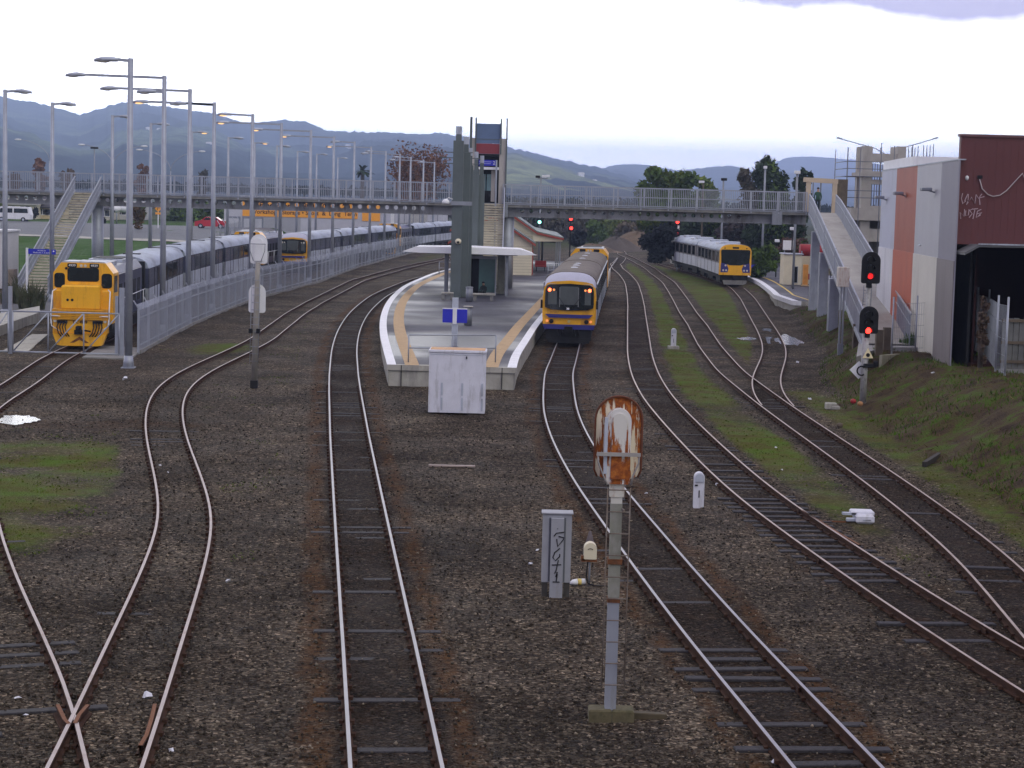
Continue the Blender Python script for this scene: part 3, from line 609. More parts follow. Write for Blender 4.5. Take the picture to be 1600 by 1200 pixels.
def loco(label, loc, rz, number=None, body=NAVY):
    t = thing('locomotive', label, 'locomotive', loc, rz, 'yellow and navy locomotives')
    cabp = [(-1.33, .95), (1.33, .95), (1.33, 3.22), (.98, 3.68), (-.98, 3.68), (-1.33, 3.22)]
    b = mb(YEL); b.prism(cabp, .85, 2.75); b.use(LGREY); b.prism([(-1.0, 3.66), (1.0, 3.66), (.9, 3.74), (-.9, 3.74)], .9, 2.7)
    cab_ = b.build('cab', t)
    b = mb(GLASS); b.prism(rrect(-.66, .66, 2.88, 3.42, .1), .82, .86); b.use(BLK)
    b.build('windscreen', cab_)
    b = mb(BLK); b.prism(rrect(-.70, .70, 2.84, 3.46, .12), .835, .852); b.build('window_frame', cab_)
    for s in (-1, 1):
        b = mb(GLASS); b.prism(rrect(min(s * .84, s * 1.25), max(s * .84, s * 1.25), 2.58, 3.18, .12), .83, .86); b.build('quarter_window', cab_)
        b = mb(BLK); b.prism(rrect(min(s * .81, s * 1.28), max(s * .81, s * 1.28), 2.55, 3.21, .14), .838, .853); b.build('window_frame', cab_)
        b = mb(GLASS); b.prism(rrect(1.2, 2.3, 2.35, 3.1, .1), min(s * 1.32, s * 1.345), max(s * 1.32, s * 1.345), 'x'); b.build('side_window', cab_)
    b = mb(YEL); b.box(-.84, .84, .0, .86, 1.62, 2.70, .06); nose = b.build('nose', t)
    b = mb(YEL); b.box(-1.25, 1.25, .62, .87, 1.1, 2.46, .04); b.build('nose_wing', t)
    
    for x in (-.56, -.36): b = mb(BLK); b.cyl((x, -.012, 2.05), .06, .05, 12, 'y'); b.build('marker_light', nose)
    b = mb(YELD); b.box(-1.22, 1.22, -.12, .7, 1.16, 1.64)
    b.use(YEL)
    for k in range(6): b.box(-.95, .95, -.18, -.12, 1.20 + k * .075, 1.235 + k * .075)
    b.build('anticlimber', t)
    b = mb(YEL); b.box(-1.2, 1.2, -.05, .5, .55, 1.16, .03); b.prism([(-1.18, .56), (1.18, .56), (1.0, .06), (.78, .02), (-.78, .02), (-1.0, .06)], -.22, .3); b.use(RUSTY)
    b.prism([(-.42, .16), (0, .44), (.42, .16), (.25, .16), (0, .30), (-.25, .16)], -.232, -.2); b.build('pilot', t)
    b = mb(BLK); b.box(-.15, .08, -.42, -.05, .60, .92, .04); b.box(-.22, .14, -.36, -.24, .54, .74); b.bar((.2, -.3, .72), (.5, -.3, .68), .07); b.build('coupler', t)
    for s in (-1, 1):
        b = mb(BLK); b.box(s * .78 - .22, s * .78 + .22, -.16, .0, 1.02, 1.14)
        for k in range(4):
            x = s * (.58 + .12 * k); b.tube([(x, -.12, 1.06), (x + s * .05, -.26, .86), (x - s * .02, -.3, .6), (x - s * .14, -.24, .44)], .026, 6)
        b.build('brake_hose', t)
        b = mb(LENS); b.cyl((s * 1.1, -.1, 1.12), .07, .06, 12, 'y'); b.build('ditch_light', t)
        b = mb(WHITE); x = s * 1.28
        b.tube([(x, -.08, 1.0), (x, -.1, 1.6), (x * .99, .3, 2.42), (x * .9, .55, 2.5)], .026, 6); b.tube([(s * .86, -.16, 1.34), (s * 1.25, -.16, 1.34)], .025, 6); b.tube([(s * .8, -.14, .62), (s * 1.24, -.14, .9), (s * 1.27, -.12, 1.2)], .022, 6)
        for yy in (3.0, 3.5, 4.0, 7.5, 12.5): b.tube([(s * 1.36, yy, .95), (s * 1.36, yy, 1.95)], .024, 6)
        b.tube([(s * 1.36, 3.0, 1.95), (s * 1.36, 13.3, 1.95)], .02, 6)
        b.build('handrail', t)
        b = mb(BLK); b.prism(rrect(min(s * .28, s * .70), max(s * .28, s * .70), 3.46, 3.65, .05), .82, .86); nb = b.build('number_board', cab_)
        if number: text('number', number, .155, WHITE, nb, (s * .49, .815, 3.555), bold=.001)
    b = mb(LENS)
    for s in (-1, 1): b.cyl((s * .09, .82, 3.55), .065, .05, 12, 'y')
    b.build('headlight', t)
    b = mb(BLK); b.cyl((-.75, .80, 3.42), .06, .06, 10, 'y'); b.build('horn', t)
    if number: text('lettering', 'DC ' + number, .17, mat('brown lettering', (.07, .03, .01), .6), t, (0, -.065, 1.07), bold=.006)
    b = mb(DKGAP); b.box(-1.33, 1.33, .5, 13.7, .72, .97); b.box(-1.0, 1.0, 5.2, 8.6, .2, .74); b.build('frame', t)
    b = mb(body); b.box(-1.2, 1.2, 2.75, 13.2, .97, 3.12); b.prism([(-1.2, 3.1), (1.2, 3.1), (.95, 3.45), (-.95, 3.45)], 2.75, 13.2)
    b.use(WHITE); b.box(-1.206, 1.206, 3.0, 13.0, 3.06, 3.1)
    hood = b.build('hood', t)
    b = mb(LGREY); b.box(-.8, .8, 3.4, 6.4, 3.44, 3.62); b.use(BLK); b.box(-.55, .5, 3.7, 4.5, 3.62, 3.66); b.build('roof_vent', hood); b = mb(LGREY); b.box(-.85, .85, 8.6, 12.6, 3.44, 3.6); b.use(BLK); b.box(-.7, .7, 9.0, 12.2, 3.6, 3.63); b.build('roof_vent', hood)
    for k in range(5): b = mb(BLK); b.box(1.196, 1.206, 4 + k * 1.8, 5.2 + k * 1.8, 1.5, 2.6); b.build('side_grille', hood)
    bogie(t, 3.2, axles=3, span=2.9); bogie(t, 10.8, axles=3, span=2.9); return t
def dmu_car(label, loc, rz, front=True):
    t = thing('railcar', label, 'railcar', loc, rz, 'silver railcars'); W = 2.8
    STN = mat('stainless corrugated side', (.17, .155, .16), .35, .2, .15, 1, (.13, .12, .12), (1, 1, .3), .3); PAN = mat('pale lower panel', (.52, .54, .58), .45, 0, .08, 1.2)
    coach_body(t, 20.0, W=W, z0=1.0, zb=1.95, zg=3.05, zt=3.62, low=PAN, band=STN, roof=SILV, y0=.35 if front else 0, seams=(3.2, 6.2, 9.4, 12.4, 15.6, 18.6), windows=[(.9, 2.7), (3.7, 5.8), (6.8, 9.0), (9.9, 12.0), (13.0, 15.2), (16.1, 18.2)])
    b = mb(SILV)
    for z in (3.12, 3.2, 3.28):
        for s in (-1, 1): b.tube([(s * (W / 2 - (z - 3.05) * .5), .4, z), (s * (W / 2 - (z - 3.05) * .5), 19.9, z)], .018, 5)
    b.build('roof_rib', t)
    
    for ya in (3.5, 12.5): b = mb(LGREY); b.box(-.8, .8, ya, ya + 1.5, 3.56, 3.78, .03); b.build('roof_vent', t)
    b = mb(WHITE); b.box(-1.1, -.85, 5.5, 6.2, 3.4, 3.66); b.build('roof_box', t)
    if not front: return t
    f = shell(W - .02, .95, 1.95, 3.02, 3.6); b = mb(YEL); b.prism([(x, z) for x, z in f], .0, .5); b.build('cab_front', t)
    b = mb(GLASS); b.prism([(-1.22, 2.0), (-.45, 1.80), (.45, 1.80), (1.22, 2.0), (1.28, 3.05), (1.18, 3.16), (-1.18, 3.16), (-1.28, 3.05)], -.012, .06); b.build('windscreen', t)
    for s in (-1, 1):
        b = mb(BLUEP); b.prism([(s * 1.28, 1.18), (s * .66, 1.18), (s * .58, 1.5), (s * .76, 1.92), (s * 1.24, 2.04)][::s], -.012, .05); c = b.build('light_cluster', t)
        for x, z in ((.85, 1.78), (.78, 1.36), (1.04, 1.36)):
            b = mb(LENS); b.cyl((s * x, -.03, z), .085, .05, 12, 'y'); b.build('headlight', c)
        b = mb(BLK); b.cyl((s * .95, -.01, 3.28), .06, .05, 8, 'y'); b.build('marker_light', t)
    b = mb(BLK); b.prism(rrect(-.28, .28, 3.24, 3.4, .05), -.01, .04); b.build('destination_board', t)
    b = mb(DKGAP); b.box(-1.15, 1.15, .2, .6, .45, .98); b.use(CONCD); b.prism([(-.95, .12), (.95, .12), (1.05, .5), (-1.05, .5)], .02, .14); b.use(DKGAP); b.box(-.15, .15, -.3, .3, .66, .92); b.build('pilot', t)
    return t
def on(t, y): return (TX(t, y), y, 0), -head(t, y + 9, 9)
p, r = on('0', 85.4); loco('yellow and navy locomotive numbered 4939 standing behind the tubular gate', p, r, '4939')
cy = 85.4 + 14.9
names0 = ['silver roofed carriage coupled right behind the locomotive numbered 4939', 'second silver roofed carriage behind the locomotive numbered 4939', 'third silver roofed carriage behind the locomotive numbered 4939']
for i, nm in enumerate(names0):
    x0 = TX('0', cy); x1 = TX('0', cy + 19.7); a = math.atan2(x1 - x0, 19.7)
    if i == 0: c0 = coach(nm, (x0, cy, 0), -a)
    else: dup(c0, (x0, cy, 0), -a, nm)
    cy += 20.75
x0 = TX('0', cy + .3); loco('yellow cabbed locomotive seen over the last carriage roof, left of the white nosed railcar', (x0, cy + .3, 0), -head('0', cy + 8, 7))
# second stored train along the fence
y = 172.5; r0 = railcar('grey roofed yellow railcar with unlit lamps standing behind the palisade fence', (TX('7', y), y, 0), -head('7', y + 10, 10)); y += 20.7
for nm in ('carriage between the stored railcar behind the fence and its far locomotive, nearest the railcar', 'carriage just ahead of the far yellow locomotive behind the fence'):
    if y > 225: break
    dup(c0, (TX('7', y), y, 0), -head('7', y + 10, 10), nm); y += 20.5
loco('far yellow locomotive in the middle of the long train behind the fence', (TX('7', y + .2), y + .2, 0), -head('7', y + 7, 7)); y += 15.2
for nm in ('silver roofed carriage right behind the far yellow locomotive', 'second carriage behind the far yellow locomotive', 'third and last carriage behind the far yellow locomotive'):
    dup(c0, (TX('7', y), y, 0), -head('7', y + 10, 10), nm); y += 20.6
# train at the island platform
y = 94.0; railcar('yellow fronted railcar with lit red tail lamps at the island platform', (TX('3', y), y, 0), -head('3', y + 10, 10), True, BROWNROOF); y += 20.6
t = thing('passenger_carriage', 'brown roofed carriage coupled behind the railcar with lit tail lamps', 'train carriage', (TX('3', y), y, 0), -head('3', y + 10, 10), 'passenger carriages')
coach_body(t, 19.7, roof=BROWNROOF, seams=SEAMS)
for yy in (3, 9, 15): b = mb(LGREY); b.ell((0, yy, 3.50), .22, .42, .08); b.build('roof_vent', t)
y += 20.8
loco('yellow locomotive at the far end of the brown roofed train', (TX('3', y), y, 0), -head('3', y + 7, 7), None, YEL)
# silver railcar set on the right
y = 167.5; dmu_car('silver railcar with yellow front and blue lamp clusters at the right hand platform', (TX('6', y), y, 0), -head('6', y + 10, 10)); y += 20.6
dmu_car('silver rear car coupled behind the blue lamped railcar', (TX('6', y), y, 0), -head('6', y + 10, 10), False)
# ------------------------------------------------------------------ island platform
def poly_sheet(b, la, lb, z):                          # strip between two polylines
    o = [(x, y, z) for x, y in la]; q = [(x, y, z) for x, y in lb]; n = len(o)
    return b.add(o + q, [(i, n + i, n + i + 1, i + 1) for i in range(n - 1)])
ASPH = mat('wet platform asphalt', (.058, .058, .072), .42, 0, .3, .35, (.024, .024, .031), (.35, .10, 1), .5, .12, 60, spec=.30, rv=(.10, .34, .75))
PZ = .68
ysP = [72.3, 74, 76, 78, 80] + list(np.arange(83, 205, 3.0))
def offs(t, y, d): a = head(t, y); return (TX(t, y) + d * math.cos(a), y - d * math.sin(a))
def PL(d): return [offs('2', y, 1.62 + d) if i else (offs('2', y, 1.62 + d)[0], 72.3) for i, y in enumerate(ysP)]
def PR(d): return [offs('3', y, -1.62 - d) if i else (offs('3', y, -1.62 - d)[0], 72.3) for i, y in enumerate(ysP)]
pt = thing('platform', 'long curved island platform with white edges and tan tactile strips', 'platform', (0, 0, 0))
b = mb(ASPH); poly_sheet(b, PL(.25), PR(.25), PZ - .012); b.build('asphalt_surface', pt)
b = mb(CONC); 
for Lf in (PL(0), PR(0)):
    n = len(Lf); s = 1 if Lf is not None else -1
b.loft([[(x, y, GZ - .1), (x, y, PZ - .22)] for x, y in PL(.06)]); b.loft([[(x, y, GZ - .1), (x, y, PZ - .22)] for x, y in PR(.06)])
b.loft([[(x, y, PZ - .22), (x, y, PZ - .005)] for x, y in PL(0)]); b.loft([[(x, y, PZ - .22), (x, y, PZ - .005)] for x, y in PR(0)])
x0, x1 = PL(0)[0][0], PR(0)[0][0]
b.box(x0 + .06, x1 - .06, 72.36, 72.6, GZ - .1, PZ - .2); b.box(x0, x1, 72.3, 72.7, PZ - .21, PZ - .008)
b.use(BLK); b.box(x0 + .52, x0 + .55, 72.292, 72.33, GZ, PZ - .02); b.box(x1 - .55, x1 - .52, 72.292, 72.33, GZ, PZ - .02)
b.use(CONCD); b.box(x0 + .03, x1 - .03, 72.32, 72.4, PZ - .235, PZ - .2); b.build('platform_wall', pt)
b = mb(WSTRIP); poly_sheet(b, PL(-.01), PL(.34), PZ + .0); poly_sheet(b, PR(-.01), PR(.34), PZ); b.build('edge_line', pt)
b = mb(TANST); poly_sheet(b, PL(.68), PL(1.22), PZ - .004); poly_sheet(b, PR(.68), PR(1.22), PZ - .004); b.build('tactile_strip', pt)
def frame_rail(label, a, c, z, n, h=1.05, cat='railing', zs=(1.05, .55)):
    a = Vector(a); c = Vector(c); t = thing('railing', label, cat, (a.x, a.y, z)); d = c - a
    for k in range(n):
        q = d * (k / (n - 1)); b = mb(GALV); b.tube([(q.x, q.y, 0), (q.x, q.y, h)], .03, 8); b.build('post', t)
    b = mb(GALV)
    for zz in zs: b.tube([(0, 0, zz), (d.x, d.y, zz)], .026, 8)
    b.build('rail', t); return t
a = G(638, 566, PZ); c = G(774, 566, PZ)
frame_rail('two rail galvanised railing across the near end of the island platform', (a.x, a.y, 0), (c.x, c.y, 0), PZ, 3)
a = G(686, 429, PZ); c = G(712, 430, PZ)
frame_rail('low galvanised railing on the left edge of the island platform beside the pillars', (a.x, a.y, 0), (c.x, c.y, 0), PZ, 3)
a = G(856, 433, PZ); frame_rail('short railing on the platform just left of the railcar roof', (a.x, a.y, 0), (a.x + 1.0, a.y + 3.5, 0), PZ, 3)
# sign post with blue boards
q = G(710, 541, PZ); t = thing('station_sign', 'double blue name board on a pale post at the platform end', 'sign', q)
b = mb(LGREY); b.box(-.13, .13, -.1, .1, 0, 2.08); b.build('post', t)
b = mb(BLUESIGN); b.box(-.53, -.10, -.16, -.105, 1.02, 1.60); b.use(WHITE); b.box(-.53, -.10, -.155, -.11, 1.60, 1.64); b.build('board', t)
b = mb(BLUESIGN); b.box(.08, .52, -.16, -.105, 1.02, 1.60); b.use(WHITE); b.box(.08, .52, -.155, -.11, 1.60, 1.64); b.build('board', t)
b = mb(WHITE); b.box(-.1, .08, -.15, -.102, .96, 1.66); b.build('frame', t)
# tall blade pillars
pil = [(712.5, 122.0, 197, 16, .38), (724.5, 123.4, 213, 14, .36), (731.5, 124.6, 231, 10, .3), (740.5, 129.4, 237, 10.5, .3), (749.5, 129.9, 243, 10.5, .3)]
for i, (px, pb, ptop, w, dd) in enumerate(pil):
    g = Vector((P(px, 400, pb).x, pb, PZ)); ztop = P(px, ptop, g.y).z; hw = w / FPX * g.y / 2
    t = thing('pillar', 'tall slate green pillar with pale cap, %s from the near platform end' % ORD[i], 'pillar', g, 0, 'tall slate green pillars')
    H_ = ztop - PZ; b = mb(PILLAR); b.box(-hw, hw, 0, hw * 2, 0, H_ - .9 - i * .1, .02); b.build('shaft', t)
    b = mb(PILLAR); b.box(-hw * .55, hw * .55, .05, hw * 1.6, H_ - .95 - i * .1, H_ - .5); b.use(LGREY); b.box(-hw * .6, hw * .6, .04, hw * 1.65, H_ - .5, H_); b.build('cap', t)
    if i < 3:
        for k, zf in enumerate((.64, .60)):
            pass
        b = mb(PILLAR); z = (P(px, 238 + i * 9, g.y).z - PZ); b.tube([(-1.7, .1, z), (.9, .1, z)], .035, 6); b.build('cross_rod', t)
    if i == 0:
        b = mb(PILLAR); b.box(-hw - .06, hw + .9, -.05, .0, .0, .0 + .01); 
        b2 = mb(CREAM); b2.ell((.12, -.12, (P(px, 377, g.y).z - PZ)), .2, .14, .18); b2.use(BLK); b2.cyl((.12, -.26, P(px, 377, g.y).z - PZ - .06), .08, .06, 10, 'y'); b2.build('speaker', t)
        z = P(px, 317, g.y).z - PZ
        b = mb(WHITE); b.ell((-.72, -.1, z + .02), .24, .2, .22, zmin=-.4); b.tube([(-.72, -.1, z + .2), (-.55, -.1, z + .32), (-.28, -.1, z + .22)], .03, 6); b.use(GALVD); b.box(-.4, .95, -.16, .0, z - .15, z + .1); b.build('floodlight', t)
# canopy
cq = P(735, 390, 125); t = thing('canopy', 'flat white canopy roof over the platform shelter', 'canopy', (cq.x, 125, 0))
zc = P(735, 396, 125).z; xl = P(628, 391, 125).x - cq.x; xr = P(840, 399, 125).x - cq.x
CANW = mat('bright white canopy paint', (.84, .84, .86), .5, 0, .04, 1, (.66, .66, .68), (1, 1, .5), .25); b = mb(CANW); b.prism([(xl, zc + .02), (xl + 1.2, zc - .04), (xr - 1.0, zc - .04), (xr, zc), (xr - 1.1, zc + .36), (xl + .9, zc + .36)], 0, .12); b.build('fascia', t)
b = mb(CANW); b.prism([(xl + .3, zc + .05), (xr - .3, zc + .05), (xr - 1.1, zc + .34), (0, zc + .42), (xl + .9, zc + .34)], .12, 4.2); b.build('roof_sheet', t)
b = mb(CONCD); b.box(xl + 1.6, xr - 1.3, .2, 4.0, zc - .1, zc + .04); b.build('soffit', t)
for (xx, yy) in ((-1.6, .8), (2.4, .8), (-1.6, 3.6), (2.4, 3.6)):
    b = mb(GALVD); b.box(xx - .08, xx + .08, yy - .08, yy + .08, PZ, zc); b.build('post', t)
# glass shelter, benches, bin
s0 = Vector((P(752, 400, 126.2).x, 125.4, PZ))
TEAL = mat('green tinted glass', (.10, .20, .19), .12, 0, .2, .6, spec=.6)
t = thing('shelter', 'glass walled waiting shelter under the white canopy', 'shelter', (s0.x, s0.y + .8, PZ))
b = mb(DKGAP); b.box(-1.1, .1, 1.6, 1.72, 0, 2.55); b.build('back_wall', t)
b = mb(TEAL); b.box(-.15, .95, 1.3, 1.34, .15, 2.4); b.box(.95, .99, 0, 2.6, .15, 2.4); b.build('glass_panel', t)
b = mb(GALVD)
for x in (-1.0, .97): b.box(x - .04, x + .04, -.04, .04, 0, 2.5)
b.box(-1.05, 1.05, -.06, .06, 2.4, 2.6); b.box(.93, 1.01, 1.5, 1.58, 0, 2.5); b.build('frame', t)
b = mb(CONC); b.box(1.05, 1.55, 2.7, 4.0, 0, 2.6); b.build('side_wall', t)
def bench(label, q, w):
    t = thing('bench', label, 'bench', q); b = mb(CONC); b.box(-w / 2, w / 2, -.22, .22, .34, .46, .02); b.build('seat', t)
    for s in (-1, 1): b = mb(CONCD); b.box(s * w * .36 - .1, s * w * .36 + .1, -.18, .18, 0, .34); b.build('leg', t)
bench('pale slab bench in front of the glass shelter', G(755, 470, PZ), 1.45); bench('pale slab bench left of the tall pillars', G(699, 468, PZ), .75)
q = G(745, 455, PZ); t = thing('person', 'person in dark clothes sitting slumped on the shelter floor against the dark wall', 'person', (s0.x + .2, 126.4, PZ), R(-20)); SEATED = t
q = G(731, 508, PZ); t = thing('rubbish_bin', 'slim steel rubbish bin behind the blue platform sign', 'bin', (q.x, q.y, PZ)); b = mb(GALVD); b.cyl((0, 0, 0), .2, .9, 14); b.build('body', t); b = mb(CONC); b.box(-.24, .24, -.24, .24, .9, .96, .02); b.build('lid', t)
q = G(733, 471, PZ); t = thing('rubbish_bin', 'dark bin beside the slab bench at the foot of the pillars', 'bin', (q.x, q.y, PZ)); b = mb(GALVD); b.cyl((0, 0, 0), .22, .85, 14); b.build('body', t); b = mb(GALV); b.cyl((0, 0, .85), .24, .05, 14); b.build('lid', t)
# station building: near annex gable and the taller main gable behind it
WBOARD = mat('cream weatherboards', (.66, .60, .44), .6, 0, .05, 1); REDTRIM = mat('red barge board', (.30, .055, .035), .6, 0, .1, 2); GRNROOF = mat('grey green iron roof', (.12, .155, .14), .55, 0, .12, .6, (.08, .09, .085), (1, .3, 1), .3)
t = thing('station_building', 'cream weatherboard station building with red trimmed gable roofs', 'station building', (-2.0, 162, 0))
def gable(y0, y1, xr, zw, zr, ve, m_roof, xl=None):
    # right half measured, left half mirrored about the ridge at x = 0
    b = mb(WBOARD); b.prism([(-xr, PZ), (xr, PZ), (xr, zw), (0, zr), (-xr, zw)], y0, y1); w = b.build('wall', t)
    bb = mb(mat('board joint', (.40, .36, .26), .7))
    for k in range(int((zw - PZ) / .24)): bb.box(-xr + .01, xr - .01, y0 - .012, y0, PZ + .24 * k, PZ + .24 * k + .025)
    bb.build('weatherboard_joints', w)
    ex = .35 + ve; b = mb(m_roof)
    s = (zr - zw) / xr
    for sg in (-1, 1):
        pr = [(0, zr + .05), (sg * (xr + .3), zw - .3 * s + .05), (sg * (xr + .3), zw - .3 * s + .15), (0, zr + .16)]
        b.prism(pr[::sg], y0 - .35, y1)
        if ve and sg > 0: b.prism([(sg * (xr + .25), zw - .3 * s + .02), (sg * (xr + ve), zw - .3 * s - ve * .18), (sg * (xr + ve), zw - .3 * s - ve * .18 + .1), (sg * (xr + .25), zw - .3 * s + .13)][::sg], y0 - .35, y1)
    b.build('roof', t)
    b = mb(REDTRIM)
    for sg in (-1, 1):
        b.prism([(0, zr - .14), (sg * (xr + .3), zw - .3 * s - .14), (sg * (xr + .3), zw - .3 * s + .04), (0, zr + .04)][::sg], y0 - .40, y0 - .33)
        if ve and sg > 0: b.prism([(sg * (xr + .3), zw - .3 * s - .16), (sg * (xr + ve), zw - .3 * s - ve * .18 - .14), (sg * (xr + ve), zw - .3 * s - ve * .18 + .02), (sg * (xr + .3), zw - .3 * s + .02)][::sg], y0 - .41, y0 - .34)
    b.build('barge_board', t)
    if ve:
        b = mb(WBOARD)
        for sg in (1,): b.prism([(sg * xr, zw - .3 * s - .8), (sg * (xr + ve - .1), zw - .3 * s - .75), (sg * (xr + ve - .1), zw - .3 * s - ve * .18 - .1), (sg * xr, zw - .1)][::sg], y0 - .2, y0 - .05)
        b.build('canopy_end', t)
        for yy in (y0, y0 + 8, y0 + 16): b = mb(GALVD); b.box(xr + ve - .35, xr + ve - .23, yy, yy + .12, PZ, zw - .3 * s - ve * .18); b.build('veranda_post', t)
gable(0, 7, 3.4, 3.45, 5.6, 0, GRNROOF); gable(7.2, 34, 3.5, 4.4, 6.75, 2.7, GRNROOF)
b = mb(GLASS); b.box(1.8, 2.45, -.03, .0, 2.45, 2.8); b.build('window', t); b = mb(WHITE); b.box(1.73, 2.52, -.02, .02, 2.38, 2.87); b.build('window_frame', t)
b = mb(REDTRIM); b.box(3.4, 3.46, 0, 7, PZ, 3.2); b.box(3.47, 3.53, 2, 3.2, PZ, 2.8); b.build('door', t)
q = P(845, 405, 172); t = thing('seat', 'red platform seat beside the station building', 'seat', (q.x, 172, PZ)); b = mb(RED); b.box(-.5, .5, -.25, .25, .4, .5); b.box(-.5, .5, .2, .3, .5, .95); b.build('seat', t); b = mb(BLK); b.box(-.4, -.34, -.2, .2, 0, .4); b.box(.34, .4, -.2, .2, 0, .4); b.build('leg', t)
# white hutch at the platform end, plank
q = G(713, 647, GZ); t = thing('equipment_cabinet', 'white steel equipment cabinet with rusty top at the near end of the platform', 'equipment cabinet', q)
s = q.y / FPX; hw = 44.5 * s; Hh = 96 * s; dp = 1.1
b = mb(WHITEC); b.box(-hw, hw, 0, dp, .03, Hh, .015); body = b.build('body', t)
b = mb(WHITEC); b.box(-hw - .02, hw + .02, -.03, dp + .03, Hh, Hh + .1, .02); b.use(mat('rust stained cabinet top', (.52, .31, .16), .8, 0, .2, 3, (.50, .42, .34), (3, 3, 1), .4)); b.box(-hw + .03, hw - .03, .04, dp - .02, Hh + .1, Hh + .11); b.build('roof', t)
b = mb(LGREY)
for x in (-.5, .18, .84):
    for z in (.12, .62): b.box(x - .03, x + .03, -.02, .0, z, z + .42)
b.box(-hw + .04, hw - .04, -.012, 0, Hh - .06, Hh - .045); b.build('hinge', body); b = mb(BLK); b.box(.28, .32, -.03, 0, Hh - .18, Hh - .1); b.build('latch', body)
for s_ in (-1, 1): b = mb(BLK); b.box(s_ * hw * .3 - .06, s_ * hw * .3 + .06, .1, .2, -.25, .03); b.build('foot', t)
q = G(706, 729, GZ + .02); b = mb(mat('pale plank', (.30, .24, .21), .7, 0, .15, 3)); b.box(-.62, .62, -.08, .08, 0, .04); o = b.build('plank', None, q, R(3)); tag(o, 'pale plank lying on the ballast below the white cabinet', 'plank')

# ------------------------------------------------------------------ footbridge at 137 m
BD = 137.0
bl = P(-40, 296.5, BD); br = P(1262, 331.5, BD)
t = thing('footbridge', 'long grey steel footbridge with barred balustrades spanning the whole yard', 'footbridge', (0, BD, 0))
xa, xb = bl.x, br.x; za, zb = bl.z, br.z
def bz(x): return za + (zb - za) * (x - xa) / (xb - xa)
gap0, gap1 = P(700, 310, BD).x, P(786, 310, BD).x
b = mb(CONCD); b.prism([(xa, za - .22), (xb, zb - .22), (xb, zb), (xa, za)], .0, 2.0); b.build('deck', t)
for y0 in (.62,):
    b = mb(GIRD); n = int((xb - xa) / .64); st = (xb - xa) / n
    for k in range(n):
        x0 = xa + k * st; x1 = x0 + st; zt0 = bz((x0 + x1) / 2) - .22; zbm = zt0 - .62; cx = (x0 + x1) / 2; cz = zt0 - .24; r = .15
        hole = not (gap0 - 1.6 < cx < gap1 + 1.2) and not (cx > xb - 4.3) 
        if not hole: b.add([(x0, y0, zbm), (x1, y0, zbm), (x1, y0, zt0 + .01), (x0, y0, zt0 + .01)], [(0, 1, 2, 3)]); continue
        N = 16; ring = []; outr = []
        for j in range(N):
            a = 2 * math.pi * j / N + math.pi / 4; c_, s_ = math.cos(a), math.sin(a); ring.append((cx + r * c_, y0, cz + r * s_))
            mxx = max(abs(c_), abs(s_)); ox, oz = c_ / mxx, s_ / mxx
            outr.append((cx + ox * st / 2, y0, (zt0 + .01 - cz) * oz + cz if oz > 0 else cz + (cz - zbm) * oz))
        b.add(ring + outr, [(j, N + j, N + (j + 1) % N, (j + 1) % N) for j in range(N)])
    b.use(GIRD); b.prism([(xa, za - .9), (xb, zb - .9), (xb, zb - .83), (xa, za - .83)], .45, .8)
    b.build('girder', t)
b = mb(GALVD); b.prism([(xa, za - .05), (xb, zb - .05), (xb, zb + .04), (xa, za + .04)], -.05, -.0); b.build('edge_beam', t)
def balu(y, x0, x1, nm='balustrade'):
    b = mb(GALV); H_ = 1.38; n = int((x1 - x0) / .13)
    for k in range(n + 1):
        x = x0 + (x1 - x0) * k / n; z = bz(x); b.box(x - .011, x + .011, y - .011, y + .011, z + .1, z + H_)
    for zz, w in ((H_, .035), (.72, .025), (.1, .025)):
        b.bar((x0, y, bz(x0) + zz), (x1, y, bz(x1) + zz), w * 2)
    m_ = int((x1 - x0) / 1.9); b.build(nm, t)
    for k in range(m_ + 1):
        b = mb(GALV); x = x0 + (x1 - x0) * k / m_; b.box(x - .045, x + .045, y - .05, y + .05, bz(x) - .18, bz(x) + H_ + .02); b.build('balustrade_post', t)
xs0, xs1 = P(112, 296, BD).x, P(162, 298, BD).x
balu(0, xa, xs0); balu(0, xs1, gap0 + .4); balu(0, gap1, xb - .1); balu(1.95, xa, gap0 + 2); balu(1.95, gap1 + .6, xb)
for px in (786, 1215): 
    x = P(px, 320, BD).x; b = mb(GALVD); b.box(x - .35, x + .35, -.04, .5, bz(x) - .95, bz(x) - .02); b.build('bearing_block', t)
for px, zz in ((148, 0.2), (795, .6)):
    x = P(px, 320, BD).x; b = mb(GALV); b.cyl((x, 1.0, zz), .42, bz(x) - .9 - zz, 16); b.build('pier', t)
# lift and its tower
lx = lambda px: P(px, 250, BD).x
lz = lambda py, px=765: P(px, py, BD).z
t = thing('lift_tower', 'lift tower with blue and red panels rising above the footbridge', 'lift tower', (lx(765), BD + .3, 0)); ox = lx(765)
BEI = mat('beige lift cladding', (.42, .39, .36), .6, 0, .08, 1, (.3, .28, .26), (1, 1, .3), .3)
b = mb(BEI); b.box(lx(733) - ox, lx(742) - ox, -.1, 2.6, PZ, lz(216)); b.box(lx(780) - ox, lx(790) - ox, -.1, 2.6, PZ, lz(216)); b.build('side_wall', t)
b = mb(mat('slate blue panel', (.10, .15, .26), .5, 0, .08, 1)); b.box(lx(742) - ox, lx(782) - ox, -.05, .05, lz(224), lz(193)); b.use(PILLAR); b.box(lx(742) - ox, lx(782) - ox, -.07, -.05, lz(218), lz(217)); b.build('blue_panel', t)
b = mb(mat('dark red panel', (.22, .03, .04), .5, 0, .08, 1)); b.box(lx(742) - ox, lx(781) - ox, -.05, .05, lz(240), lz(224.3)); b.build('red_panel', t)
